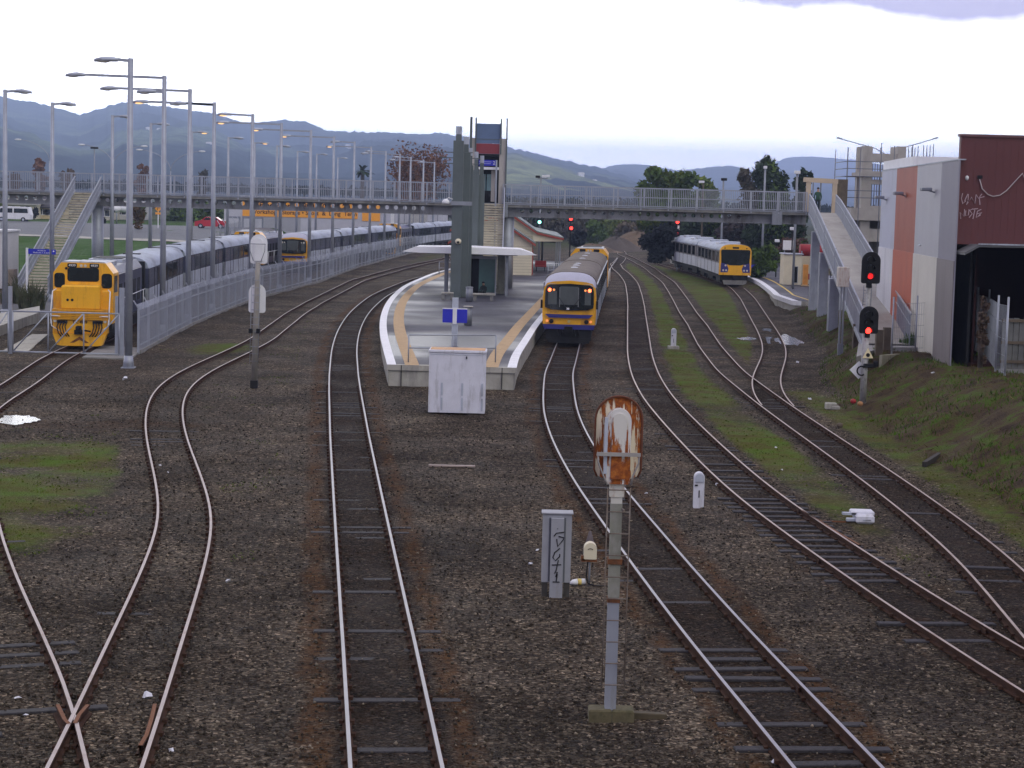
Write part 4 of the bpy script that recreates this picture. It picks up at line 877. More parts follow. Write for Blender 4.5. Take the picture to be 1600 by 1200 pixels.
b = mb(DKGAP); b.box(lx(742) - ox, lx(780) - ox, 1.2, 1.3, 6.3, lz(241)); b.box(lx(742) - ox, lx(780) - ox, .0, 1.3, lz(243), lz(240.2)); b.build('recess', t)
b = mb(BLUESIGN); b.box(lx(748) - ox, lx(776) - ox, -.15, -.08, lz(259), lz(250)); sg = b.build('sign', t)
b = mb(mat('pale sign lettering', (.30, .30, .55), .6)); b.box(lx(749) - ox, lx(768) - ox, -.156, -.15, lz(253.4), lz(252.4)); b.box(lx(749) - ox, lx(767) - ox, -.156, -.15, lz(256.2), lz(255.2)); b.build('sign_lettering', sg)
text('sign_number', '2', .34, WHITE, sg, (lx(772) - ox, -.155, lz(254.6)))
b = mb(WHITE); b.box(lx(748) - ox, lx(780) - ox, -.14, .3, lz(265), lz(261)); b.build('canopy', t)
DG = mat('lift door glass', (.13, .22, .24), .12, 0, .15, .5, spec=.6)
for a_, c_ in ((752, 759.5), (761, 768)):
    b = mb(DG); b.box(lx(a_) - ox, lx(c_) - ox, .5, .54, lz(313), lz(272)); b.use(BLK); b.box(lx(a_) - ox, lx(c_) - ox, .49, .5, lz(313), lz(298)); b.build('door', t)
b = mb(BEI); b.box(lx(742) - ox, lx(752) - ox, .45, .6, lz(315), lz(266)); b.box(lx(768) - ox, lx(774) - ox, .45, .6, lz(315), lz(266)); b.build('door_surround', t)
for px, tp in ((735, 183), (742.5, 184), (782, 185), (791, 184)):
    b = mb(PILLAR); x = lx(px) - ox; w_ = .09 if px == 735 else .05; b.box(x - w_, x + w_, -.25, -.08, lz({735: 232, 791: 318}.get(px, 241)), lz(tp)); b.build('post', t)
b = mb(GALV); x = lx(776) - ox; b.box(x - .06, x + .06, -.5, -.4, PZ, lz(250)); b.build('pole', t)
# stairs
def stairs(label, xa_, xb_, ztop, zbot, ybot, flip_side=None):
    t = thing('staircase', label, 'staircase', ((xa_ + xb_) / 2, ybot, zbot)); w = (xb_ - xa_) / 2; n = int((ztop - zbot) / .17); run = BD - ybot; ph = (ztop - zbot)
    def lat(f): return 0
    b = mb(STEPC); c = mb(CONCD)
    for k in range(n):
        y0 = run * k / n; y1 = run * (k + 1) / n + .03; z = ph * (k + 1) / n
        b.box(-w, w, y0, y1, z - .12, z); 
    b.build('steps', t)
    for s in (-1, 1):
        b = mb(GALV); x = s * w
        b.prism([(-.1, -.05), (run, ph - .05), (run, ph + .22), (-.1, .25)], x - .04, x + .04, 'x'); b.build('stringer', t)
        b = mb(GALV); m_ = int(run / .14)
        for k in range(m_ + 1):
            y = run * k / m_; z = ph * k / m_; b.box(x - .012, x + .012, y - .012, y + .012, z, z + 1.15)
        b.bar((x, -.1, 1.15), (x, run, ph + 1.15), .07); b.bar((x + .0, -.1, .72), (x, run, ph + .72), .05); b.build('balustrade', t)
    return t
zL = bz(P(137, 296, BD).x)
tL = stairs('concrete staircase with steel balustrades at the left end of the footbridge', P(117, 296, BD).x, P(158, 297, BD).x, zL, .15, 121.5)
zC = bz(P(770, 316, BD).x)
tC = stairs('stairs coming down from the lift doors to the island platform', P(752, 316, BD).x, P(788, 316, BD).x, zC, PZ, 130.2)
# ramp on the right
rl0, rr0 = P(1262, 330, BD - .5), P(1308, 330, BD - .5); zb1 = 1.42
A0 = Vector((rl0.x + .1, BD - .5, zb)); A1 = Vector((rr0.x - .1, BD - .5, zb))
B0 = Vector((14.45, 79.0, zb1 + .06)); B1 = Vector((16.35, 79.0, zb1 + .06))
t = thing('access_ramp', 'long concrete ramp with barred steel sides falling from the right end of the footbridge', 'ramp', (0, 0, 0))
N = 10
def rp(k, s): q = k / N; a = A0.lerp(B0, q); c = A1.lerp(B1, q); p = a if s < 0 else c; zz = A0.z + (B0.z - A0.z) * max(0, min(1, (q - .03) * 1.04)); return Vector((p.x, p.y, zz))
b = mb(mat('ramp concrete', (.34, .32, .285), .85, 0, .15, .5, (.24, .22, .19), (1.2, .4, 1), .45, .2, 20)); secs = [[tuple(rp(k, -1)), tuple(rp(k, 1)), tuple(rp(k, 1) - Vector((0, 0, .3))), tuple(rp(k, -1) - Vector((0, 0, .3)))] for k in range(N + 1)]
b.loft(secs, closed=True)
b.build('deck', t)
for s in (-1, 1):
    b = mb(GALV)
    for k in range(N):
        a, c = rp(k, s), rp(k + 1, s); m_ = int((c - a).length / .14)
        for j in range(m_):
            p = a.lerp(c, j / m_); b.box(p.x - .011, p.x + .011, p.y - .011, p.y + .011, p.z - .2, p.z + 1.25)
        for zz, w in ((1.25, .07), (-.15, .16), (.8, .05)): b.bar(a + Vector((0, 0, zz)), c + Vector((0, 0, zz)), w)
        if k % 2 == 0: b.box(a.x - .05, a.x + .05, a.y - .05, a.y + .05, a.z - .3, a.z + 1.3)
    b.build('balustrade', t)
for k, s, z0 in ((2, -1, .4), (2, 1, .4), (4, -1, .5), (4, 1, .6), (6, -1, .6), (6, 1, .9), (8, 0, 1.0)):
    p = (rp(k, -1) + rp(k, 1)) / 2 if s == 0 else rp(k, s)
    b = mb(GALV); w = .26 if s else .5; b.box(p.x - w, p.x + w, p.y - .26, p.y + .26, hz(p.x, p.y) - .1, p.z - .3, .02); b.build('support_column', t)
# timber portal at the ramp head and the person under it
q = P(1283, 322, BD + 1.2); TB2 = mat('new pine timber', (.50, .40, .29), .8, 0, .1, 2)
t = thing('timber_portal', 'pale timber frame shelter standing at the head of the ramp', 'timber frame', (q.x, BD + 1.2, zb)); q2 = lambda px, py: (P(px, py, BD + 1.2).x - q.x, P(px, py, BD + 1.2).z - zb)
for px in (1263, 1304):
    b = mb(TB2); x = q2(px, 300)[0]; b.box(x - .16, x + .16, -.15, .15, 0, q2(px, 284)[1]); b.build('post', t)
b = mb(TB2); x0, z0 = q2(1256, 281); x1, z1 = q2(1309, 284); b.prism([(x0, z0 - .15), (x1, z1 - .15), (x1, z1 + .18), (x0, z0 + .18)], -.2, .2); b.build('beam', t)
for px in (1273, 1285): b = mb(GALVD); x = q2(px, 300)[0]; b.box(x - .04, x + .04, .8, .88, 0, q2(px, 284)[1]); b.build('prop', t)
b = mb(TIMBER); x0, z0 = q2(1309, 281); x1, z1 = q2(1325, 300); b.box(x0, x1, .2, 1.6, 0, z0 + .05); b.build('plywood_panel', t)

def figure(parent, joints, edges, radii, name='body'):
    me = bpy.data.meshes.new(name + '_cage'); me.from_pydata(joints, edges, []); o = bpy.data.objects.new(name + '_cage', me); COL.objects.link(o)
    sk = o.modifiers.new('skin', 'SKIN'); ss = o.modifiers.new('sub', 'SUBSURF'); ss.levels = 2; ss.render_levels = 2
    for v, r in zip(me.skin_vertices[0].data, radii): v.radius = (r, r)
    me.skin_vertices[0].data[0].use_root = True
    dg = bpy.context.evaluated_depsgraph_get(); dg.update(); mm = bpy.data.meshes.new_from_object(o.evaluated_get(dg)); bpy.data.objects.remove(o)
    p = bpy.data.objects.new(name, mm); COL.objects.link(p); p.parent = parent
    return p
def dress(o, zs):                                       # zs: list of (z upper limit, material)
    me = o.data; me.materials.clear()
    for _, m_ in zs: me.materials.append(m_)
    for pg in me.polygons:
        for i, (z, _) in enumerate(zs):
            if pg.center.z <= z: pg.material_index = i; break
        pg.use_smooth = True
pz = P(1277, 330, BD + .6); t = thing('person', 'person in dark trousers and green top standing under the timber portal', 'person', (pz.x, BD + .6, zb))
J = [(0, 0, .92), (0, .0, 1.15), (0, .01, 1.38), (0, 0, 1.50), (0, -.02, 1.60), (0, -.02, 1.70), (.09, 0, .88), (.10, .02, .48), (.11, .04, .08), (.11, -.10, .04), (-.09, 0, .88), (-.10, -.02, .48), (-.11, .02, .08), (-.11, -.12, .04),
     (.19, 0, 1.36), (.25, .02, 1.10), (.2, -.12, .9), (.18, -.19, .84), (-.19, 0, 1.36), (-.25, .02, 1.10), (-.22, -.1, .88), (-.2, -.16, .82)]
E_ = [(0, 1), (1, 2), (2, 3), (3, 4), (4, 5), (0, 6), (6, 7), (7, 8), (8, 9), (0, 10), (10, 11), (11, 12), (12, 13), (2, 14), (14, 15), (15, 16), (16, 17), (2, 18), (18, 19), (19, 20), (20, 21)]
Rr = [.14, .13, .15, .06, .085, .075, .10, .07, .045, .035, .10, .07, .045, .035, .065, .05, .035, .03, .065, .05, .035, .03]
o = figure(t, J, E_, Rr); dress(o, [(.9, CLOTH), (1.46, HIVIS), (9, SKIN)])
b = mb(BLK); b.ell((0, 0, 1.70), .10, .105, .085, zmin=-.3); b.build('hair', t)
J = [(0, 0, .16), (0, .05, .36), (0, .02, .55), (0, -.02, .66), (0, -.06, .74), (0, -.08, .82), (.09, -.08, .14), (.12, -.42, .34), (.12, -.78, .07), (.12, -.9, .1), (-.09, -.08, .14), (-.12, -.45, .26), (-.13, -.85, .06), (-.13, -.95, .12),
     (.18, .0, .53), (.22, -.12, .32), (.14, -.3, .28), (.1, -.36, .3), (-.18, 0, .53), (-.22, -.12, .32), (-.12, -.3, .26), (-.08, -.36, .27)]
o = figure(SEATED, J, E_, Rr); dress(o, [(.66, CLOTH), (9, SKIN)]); b = mb(BLK); b.ell((0, -.07, .83), .1, .105, .09, zmin=-.3); b.build('hair', SEATED)
# ------------------------------------------------------------------ yard lamps
FXpx = [(218, 552), (300, 508), (395, 469), (500, 441), (560, 418), (630, 399), (680, 388)]
fp = [G(x, y, GZ) for x, y in FXpx]
def FX(y): return float(np.interp(y, [p.y for p in fp], [p.x for p in fp]))
def lamp_head(parent, x, y, z, s, lit=False, L_=.95):
    b = mb(LGREY); secs = []
    for k in range(9):
        q = k / 8; w = .17 * math.sin(math.pi * min(1, q * .85 + .12)) ** .7; h = .13 * math.sin(math.pi * min(1, q * .8 + .14)) ** .8
        secs.append([(x + s * q * L_, y + w * math.cos(a), z + (h if math.sin(a) > 0 else .09) * math.sin(a) - .03 * q) for a in [2 * math.pi * j / 10 for j in range(10)]])
    b.loft(secs, closed=True, smooth=True); b.add(secs[0], [tuple(range(10))]); b.add(secs[-1], [tuple(range(10))]); o = b.build('lamp_head', parent)
    b = mb(WARM if lit else LENS); b.ell((x + s * .6 * L_, y, z - .075), .26, .13, .075); b.build('lamp_glass', o)
def lamp_post(label, X, D, ztop, arms, group, z0=None):  # arms: (length signed, drop, lit)
    z0 = hz(X, D) if z0 is None else z0
    t = thing('lamp_post', label, 'lamp post', (X, D, z0), 0, group); H_ = ztop - z0
    b = mb(GALV); b.tube([(0, 0, 0), (0, 0, H_)], [.16, .105], 10); b.build('pole', t)
    b = mb(GALV); b.tube([(0, 0, 0), (0, 0, .5)], [.24, .17], 10); b.box(-.26, .26, -.26, .26, 0, .04); b.build('base_flange', t)
    for L_, drop, lit in arms:
        s = 1 if L_ > 0 else -1; z = H_ - drop; q = abs(L_) - .95; b = mb(GALV); b.bar((-s * .1, 0, z - .06), (s * q, 0, z - .0), .10, .12); b.build('arm', t); lamp_head(t, s * q, 0, z, s, lit)
LP1 = [(204, 91, 77), (257, 118, 88), (297, 139, 99), (335, 160, 113), (395, 178, 128), (440, 192, 143), (486, 203, 157), (522, 213, 173), (554, 221, 189), (580, 229, 207), (603, 236, 221), (625, 240, 234), (642, 245, 252), (662, 250, 274), (679, 253, 290)]
A1_ = [[(-1.45, .06, 0)], [(-4.85, .06, 0), (-1.35, .78, 0)], [(-4.85, .06, 0)], [(-4.8, .06, 1), (-2.6, .1, 0)], [(-2.4, .06, 1)], [(-4.8, .06, 1)], [(-4.8, .06, 1)], [(-4.8, .06, 1)], [(-2.4, .06, 0)], [(-4.8, .06, 1)], [(-2.4, .06, 0)], [(-4.8, .06, 0)], [(-2.4, .06, 0)], [(-4.8, .06, 0)], [(-2.4, .06, 0)]]
desc1 = ['with one short arm, nearest the gate', 'with two left arms, second from the gate', 'with one long left arm, third from the gate']
for i, (px, py, D) in enumerate(LP1):
    if i:                                               # these stand just inside the fence
        D = min(np.arange(D - 12, D + 25, .25), key=lambda d: abs(P(px, py, d).x - (FX(d) - .5)))
    p = P(px, py, float(D)); D = float(D); lab = 'tall lamp post ' + (desc1[i] if i < 3 else 'with left arm, %s from the gate' % ORD[i]) + ' along the palisade fence'
    lamp_post(lab, p.x, D, p.z, A1_[i], 'lamp posts along the palisade fence')
LP2 = [(8, 140, 105), (82, 160, 119), (176, 180, 137), (236, 192, 150), (300, 205, 167), (357, 214, 185), (398, 222, 198), (433, 227, 209), (465, 236, 234), (495, 240, 255), (528, 246, 280)]
for i, (px, py, D) in enumerate(LP2):
    p = P(px, py, D); lamp_post('lamp post with short right arm, %s from the left beyond the stored train' % ORD[i], p.x, D, p.z, [(1.45, .06, i in (4, 6))], 'lamp posts beyond the stored train')
# curved street lights by the road on the left
for i, (px, pb, arms) in enumerate(((77, 330, (-1,)), (176, 335, (-1, 1)), (266, 338, (-1, 1)))):
    D = 300.0; X = P(px, pb, D).x; zt = P(px, 236 + i * 8, D).z; z0 = hz(X, D); t = thing('street_lamp', ['single armed curved street lamp beside the road at the far left', 'twin armed curved street lamp between the stairs and the nearest lamp post', 'twin armed curved street lamp right of the twin armed one by the stairs'][i], 'street lamp', (X, D, z0), 0, 'curved street lamps')
    H_ = zt - z0; b = mb(GALV); b.tube([(0, 0, 0), (0, 0, H_ - 1.5)], [.13, .09], 8); b.build('pole', t)
    for s in arms:
        b = mb(GALV); b.tube([(0, 0, H_ - 1.5)] + [(s * 5.4 * (1 - math.cos(a)) , 0, H_ - 1.5 + 3.2 * math.sin(a)) for a in [R(8 * k) for k in range(1, 11)]], .055, 6); b.build('arm', t); x = s * 5.4 * (1 - math.cos(R(80)))
        b = mb(WHITE); b.ell((x + s * .4, 0, H_ + 1.65), .55, .2, .14); b.build('lamp_head', t)
def thinpole(label, px, py_t, py_b, D, heads, name='floodlight_pole', cat='light pole', m=GALVD, r=.09):
    X = P(px, py_b, D).x; z0 = hz(X, D) if D < 320 else P(px, py_b, D).z; zt = P(px, py_t, D).z
    t = thing(name, label, cat, (X, D, z0)); H_ = zt - z0; b = mb(m); b.tube([(0, 0, 0), (0, 0, H_)], [r * 1.2, r], 8); b.build('pole', t)
    for hx, hz_, w in heads: b = mb(WHITE if w > 0 else DKGAP); w = abs(w); b.box(hx - w, hx + w, -.2, .15, H_ + hz_ - .14, H_ + hz_ + .12, .03); b.build('lamp_head', t)
    if len(heads) > 1: b = mb(m); b.bar((min(h[0] for h in heads), 0, H_ + heads[0][1] - .2), (max(h[0] for h in heads), 0, H_ + heads[0][1] - .2), .1); b.build('cross_arm', t)
    return t
thinpole('dark floodlight pole rising behind the footbridge between the stairs and the lamp posts', 147, 231, 345, 260, [(0, 0, -.5)])
thinpole('floodlight pole with cross arm behind the footbridge, just right of the lift tower', 842, 276, 400, 210, [(-.35, 0, -.25), (.35, .05, .25), (.75, .1, .2)])
thinpole('brown pole with white round lamp behind the silver railcar', 1095, 284, 400, 215, [(-.2, 0, .3)], m=TIMBER)
thinpole('slim pole with dark lamp behind the silver railcar, right of the brown pole', 1126, 280, 405, 190, [(.05, 0, -.28)])
thinpole('plain steel pole with white lamp left of the tall dark trees', 1190, 262, 415, 180, [(0, .05, .15)])
thinpole('steel lamp pole in front of the trees at the ramp head', 1243, 270, 340, 150, [(0, .05, .22)])
thinpole('black post with white lamp beside the cream ticket booth', 1236, 357, 425, 160, [(0, 0, .22)], m=BLK, r=.06)
thinpole('short post with white lamp left of the ticket booth', 1213, 376, 408, 175, [(0, 0, .2)], m=BLK, r=.05)
# big street light behind the concrete frame
D = 190.0; X = P(1388, 300, D).x; z0 = hz(X, D); t = thing('street_lamp', 'tall street light with two wide upswept arms behind the unfinished concrete tower', 'street lamp', (X, D, z0)); H_ = P(1388, 246, D).z - z0
b = mb(GALVD); b.tube([(0, 0, 0), (0, 0, H_)], .1, 8); b.build('pole', t)
for px, py in ((1310, 216), (1463, 216)):
    e = P(px, py, D); dx = e.x - X; dz = e.z - z0; b = mb(GALVD); b.tube([(0, 0, H_ - .3), (dx * .12, 0, H_ + .4), (dx * .3, 0, H_ + (dz - H_) * .5), (dx, 0, dz)], .05, 6); b.build('arm', t); b = mb(GALVD); b.bar((dx * .93, 0, dz - .06), (dx * 1.03, 0, dz + .06), .3, .14); b.build('lamp_head', t)
# ------------------------------------------------------------------ palisade fence and gate
FY = [80.5, 84, 90, 100, 112, 126, 140, 154, 170, 185, 200, 215, 232, 250, 270, 290]
y_end = fp[-1].y
PALE = mat('galvanised fence pale', (.35, .375, .44), .5, .3, .1, .4, (.24, .25, .29), (.4, .4, .3), .35)
y = fp[0].y; Lh = 1.9; segs = []
t = thing('palisade_fence', 'long galvanised palisade fence with bent pale tops running beside the stored train', 'fence', (fp[0].x, fp[0].y, 0)); ox_, oy_ = fp[0].x, fp[0].y
b = mb(PALE); bp_ = 0; yy = y
while yy < y_end:
    x = FX(yy) - ox_; z = GZ; b.box(x - .004, x + .004, yy - oy_ - .033, yy - oy_ + .033, z + .06, z + Lh)
    if True: b.bar((x, yy - oy_, z + Lh), (x - .16, yy - oy_, z + Lh + .24), .05, .012)
    yy += .185 if yy < 150 else .25
b.build('pales', t)
b = mb(PALE)
for zz in (.35, 1.55):
    yy = y
    while yy < y_end - 3: b.bar((FX(yy) - ox_ - .03, yy - oy_, GZ + zz), (FX(yy + 3) - ox_ - .03, yy + 3 - oy_, GZ + zz), .05); yy += 3
b.build('rails', t)
b = mb(CONCD); yy = y
while yy < y_end - 3: b.bar((FX(yy) - ox_ + .02, yy - oy_, GZ + .06), (FX(yy + 3) - ox_ + .02, yy + 3 - oy_, GZ + .06), .1, .16); yy += 3
b.build('plinth', t)
yy = y; k = 0
while yy < y_end and k < 70:
    b = mb(GALV); x = FX(yy) - ox_; b.box(x - .1, x - .0, yy - oy_ - .05, yy - oy_ + .05, GZ - .1, GZ + 1.95); b.bar((x - .05, yy - oy_, GZ + 1.95), (x - .28, yy - oy_, GZ + 2.32), .05); b.build('post', t); yy += 3; k += 1
gD = 82.0
def gate(label, pxa, pxb, mid, z0=.05, z1=None):
    a = P(pxa, 547, gD).x; c = P(pxb, 549, gD).x; H_ = 1.85; t = thing('gate', label, 'gate', (a, gD, GZ)); w = c - a; b = mb(GALV)
    b.tube([(0, 0, .12), (w, 0, .12)], .035, 8); b.tube([(0, 0, H_), (w, 0, H_)], .035, 8)
    n = mid
    for k in range(n + 1):
        x = w * k / n; b.tube([(x, 0, .1), (x, 0, H_)], .032, 8)
        if k < n: b.tube([(x + .02, 0, .14), (w * (k + 1) / n - .02, 0, H_ - .02)], .03, 8)
    b.build('frame', t); return t
gate('wide galvanised tubular gate with diagonal braces standing in front of the big yellow locomotive', 20, 186, 3)
gate('left leaf of the tubular gate, cut off by the left edge', -70, 13, 2)
for px, h, w, nm in ((16, 2.9, .10, 'slim gate post between the two gate leaves'), (182, 2.6, .07, 'slim galvanised post closing the gate beside the locomotive'), (190, 2.95, .14, 'square galvanised gate post behind the nearest lamp post')):
    p = P(px, 548, gD + .25); b = mb(GALV); b.box(-w / 2 - .03, w / 2 + .03, -w / 2, w / 2, 0, h); o = b.build('gate_post', None, (p.x, gD + .25, GZ)); tag(o, nm, 'gate post')
pa = [G(x, y, GZ) for x, y in ((128, 560), (205, 561), (225, 545), (160, 541))]
b = mb(CONCD); b.prism([(p.x, p.y) for p in pa], GZ - .1, GZ + .05, 'z'); struct(b.build('concrete_slab'))
pa = [G(x, y, GZ) for x, y in ((4, 550), (44, 551), (75, 524), (50, 524))]
b = mb(CONC); b.prism([(p.x, p.y) for p in pa], GZ - .1, GZ + .06, 'z'); struct(b.build('crossing_panel'))
pa = [G(x, y, .35) for x, y in ((-60, 530), (0, 509), (62, 488), (62, 478), (-60, 500))]
b = mb(CONC); b.prism([(p.x, p.y) for p in pa], GZ - .1, .35, 'z'); struct(b.build('path'))
# ------------------------------------------------------------------ signals
def plate(b, w, z0, z1, y0, y1, flat=.06): b.prism(arch(w, z0, z1, 12, flat), y0, y1)
def rust_mat(name, paint, z0, z1, amt, xs=9.0):
    m_ = bpy.data.materials.new(name); m_.use_nodes = True; nt = m_.node_tree; L = nt.links.new; b = nt.nodes['Principled BSDF']; b.inputs['Roughness'].default_value = .72; b.inputs['Specular IOR Level'].default_value = .25
    tc = _n(nt, 'ShaderNodeTexCoord'); mp = _n(nt, 'ShaderNodeMapping'); mp.inputs['Scale'].default_value = (xs * 1.5, xs * 1.5, 1.3); L(tc.outputs['Object'], mp.inputs[0])
    n1 = _n(nt, 'ShaderNodeTexNoise', i_Scale=1.0, i_Detail=8.0, i_Roughness=.68); L(mp.outputs[0], n1.inputs['Vector'])
    n2 = _n(nt, 'ShaderNodeTexNoise', i_Scale=11.0, i_Detail=6.0, i_Roughness=.7); L(tc.outputs['Object'], n2.inputs['Vector'])
    sp = _n(nt, 'ShaderNodeSeparateXYZ'); L(tc.outputs['Object'], sp.inputs[0]); mr = _n(nt, 'ShaderNodeMapRange'); mr.inputs[1].default_value = z0; mr.inputs[2].default_value = z1; L(sp.outputs[2], mr.inputs[0])
    r = _n(nt, 'ShaderNodeValToRGB'); e = r.color_ramp.elements
    while len(e) < len(amt): e.new(.5)
    for el, (p_, v) in zip(e, amt): el.position = p_; el.color = (v, v, v, 1)
    L(mr.outputs[0], r.inputs[0])
    a = _n(nt, 'ShaderNodeMath', operation='MULTIPLY_ADD'); L(n1.outputs['Fac'], a.inputs[0]); a.inputs[1].default_value = 3.2; a.inputs[2].default_value = -1.6
    a2 = _n(nt, 'ShaderNodeMath', operation='MULTIPLY_ADD'); L(n2.outputs['Fac'], a2.inputs[0]); a2.inputs[1].default_value = .6; L(a.outputs[0], a2.inputs[2])
    a3 = _n(nt, 'ShaderNodeMath', operation='ADD'); L(a2.outputs[0], a3.inputs[0]); L(r.outputs[0], a3.inputs[1])
    a4 = _n(nt, 'ShaderNodeMath', operation='SUBTRACT'); L(a3.outputs[0], a4.inputs[0]); a4.inputs[1].default_value = .82
    f = _n(nt, 'ShaderNodeMath', operation='MULTIPLY', use_clamp=True); L(a4.outputs[0], f.inputs[0]); f.inputs[1].default_value = 9.0
    rc = _n(nt, 'ShaderNodeValToRGB'); q = rc.color_ramp.elements; q.new(.5); q[0].position = .3; q[0].color = (.085, .022, .010, 1); q[1].position = .5; q[1].color = (.27, .072, .014, 1); q[2].position = .72; q[2].color = (.50, .17, .03, 1); L(n2.outputs['Fac'], rc.inputs[0])
    mx = _n(nt, 'ShaderNodeMix', data_type='RGBA'); L(f.outputs[0], mx.inputs[0]); mx.inputs[6].default_value = c4(paint); L(rc.outputs[0], mx.inputs[7]); L(mx.outputs[2], b.inputs['Base Color'])
    bp = _n(nt, 'ShaderNodeBump', i_Strength=.5, i_Distance=.01); L(f.outputs[0], bp.inputs['Height']); L(bp.outputs[0], b.inputs['Normal']); return m_
# rusty foreground signal seen from behind
q = G(953, 1110, GZ + .1); sc = q.y / FPX; zt = P(968, 620, q.y).z - q.z; Zr = lambda py: P(960, py, q.y).z - q.z
t = thing('railway_signal', 'rusty backed railway signal with ladder standing in the foreground ballast', 'railway signal', q)
lean = .0
b = mb(mat('mast paint', (.27, .285, .33), .55, .1, .1, 2, (.19, .18, .16), (4, 4, .7), .35)); b.box(-.078, .078, -.078, .078, 0, Zr(935), .008); b.use(mat('mossy mast paint', (.21, .21, .17), .7, 0, .2, 3, (.30, .29, .27), (4, 4, 2), .5)); b.box(-.078, .078, -.078, .078, Zr(933), Zr(785), .008); b.build('mast', t)
b = mb(RUSTY); b.box(-.09, .09, -.09, .09, Zr(940), Zr(933)); b.build('mast_band', t); b = mb(RUSTY); b.box(-.1, .1, -.1, .1, Zr(880), Zr(872)); b.build('mast_band', t)
b = mb(RUSTLT); b.box(-.10, .10, -.09, .09, Zr(775), Zr(757)); b.box(-.075, .075, -.075, .075, Zr(790), Zr(775)); b.box(-.11, .11, -.1, .1, Zr(757), Zr(745)); b.build('neck', t)
zb_, zt_ = Zr(752), Zr(619); W_ = .645
b = mb(rust_mat('flaking paint over rust', (.66, .58, .44), zb_, zt_, [(0, .72), (.2, .55), (.55, .42), (.75, .50), (.88, .72), (1, .95)])); plate(b, W_, zb_ + .02, zt_, .03, .07, .17); sh = b.build('backing_plate', t)
b = mb(mat('rust rim', (.12, .04, .02), .85, 0, .3, 6)); pts = arch(W_, zb_ + .02, zt_, 16, .14); pr = [(x, .01, z) for x, z in pts[4:] + pts[:2]]; b.tube(pr, .016, 6); b.build('rim', sh)
b = mb(rust_mat('rust streaked box paint', (.62, .60, .57), zb_, zt_ - .16, [(0, .7), (.3, .58), (.6, .45), (.85, .30), (1, .25)], 13)); plate(b, .33, zb_ - .02, zt_ - .16, -.14, .04, .03); hb_ = b.build('signal_housing', t)
b = mb(rust_mat('housing door paint', (.60, .58, .53), zb_, zt_ - .2, [(0, 1.1), (.3, .95), (.55, .75), (.75, .45), (1, .25)], 10)); plate(b, .20, zb_ + .05, zt_ - .22, -.165, -.14, .02); b.build('housing_door', hb_)
b = mb(LGREY); b.box(-.20, -.155, -.16, -.1, zb_ + .12, zt_ - .28); b.build('hinge_bar', hb_)
b = mb(mat('galvanised ladder hoop', (.33, .31, .29), .6, .2, .2, 3)); zh = Zr(707); b.bar((-.30, -.2, zh), (.30, -.2, zh), .03, .05)
for s in (-1, 1): b.tube([(s * .28, -.19, zh), (s * .275, -.19, zh - .12), (s * .20, -.19, zh - .3), (.02 + s * .165, -.2, zh - .42)], .013, 6)
b.build('ladder_hoop', t)
LAD = mat('rusty ladder steel', (.16, .125, .10), .8, .1, .25, 5, (.24, .22, .2), (5, 5, 2), .45)
b = mb(LAD); zl0, zl1 = Zr(1067), Zr(760)
for s in (-1, 1): b.tube([(.02 + s * .155, -.2, zl0), (.02 + s * .155, -.2, zl1)], .010, 6)
n = 10
for k in range(n): z = zl0 + .02 + (zl1 - zl0 - .04) * k / (n - 1); b.tube([(.02 - .155, -.2, z), (.02 + .155, -.2, z)], .009, 6)
for z in (zl0 + .3, zl1 - .3): b.bar((.1, -.2, z), (.07, -.05, z), .02)
b.build('ladder', t)
MOSSC = mat('mossy concrete', (.10, .085, .045), .9, 0, .3, 4, (.05, .05, .02), (5, 5, 5), .5, .4, 20)
b = mb(MOSSC); b.box(-.30, .02, -.16, .16, -.2, .04, .02); b.box(.025, .33, -.15, .16, -.2, .04, .02); b.build('footing', t)
b = mb(mat('wet timber block', (.07, .055, .03), .8, 0, .3, 4)); b.box(-.25, .25, -.06, .06, -.05, .07, .01); o = b.build('timber_block', None, (q.x + .55, q.y + .06, GZ), R(-6)); tag(o, 'short mossy timber lying beside the foot of the rusty signal', 'timber')
# signal left of platform, seen from behind
q = G(397, 606, GZ); Zr = lambda py: P(400, py, q.y).z - q.z; X_ = lambda px, py: P(px, py, q.y).x - q.x
t = thing('railway_signal', 'white backed two headed railway signal on a concrete post beside the wavy siding', 'railway signal', q)
b = mb(mat('weathered post concrete', (.27, .25, .22), .8, 0, .15, 2, (.16, .15, .13), (4, 4, .6), .4)); b.tube([(0, 0, .25), (X_(403, 410), 0, Zr(410))], [.12, .085], 10); b.use(DKGAP); b.box(-.13, .13, -.13, .13, 0, .28); b.build('mast', t)
for (px, ya, yb_, w, d) in ((403.5, 412, 366, .62, .12), (400.5, 489, 444, .62, .16)):
    x = X_(px, ya); b = mb(WHITE); b.prism([(x + u, v) for u, v in arch(w, Zr(ya), Zr(yb_), 10, .08)], d, d + .05); b.prism([(x + u, v) for u, v in arch(w * .5, Zr(ya) + .1, Zr(yb_) - .15, 8)], d - .06 if d < .15 else d - .02, d); b.build('backing_plate', t)
x = X_(403, 380); b = mb(GALVD); z = Zr(381); b.tube([(x - .3, -.12, z), (x + .3, -.12, z)], .014, 6)
for s in (-1, 1): b.tube([(x + s * .28, -.12, z), (x + s * .27, -.12, z - .25), (x + s * .14, -.12, z - .62)], .014, 6)
b.build('ladder_hoop', t); b = mb(GALVD)
for s in (-1, 1): b.tube([(s * .15, -.16, .9), (X_(401, 430) + s * .15, -.16, Zr(425))], .012, 5)
for k in range(12): z = 1.0 + k * .27; b.tube([(-.15 + .012 * k * .5, -.16, z), (.15 + .012 * k * .5, -.16, z)], .01, 5)
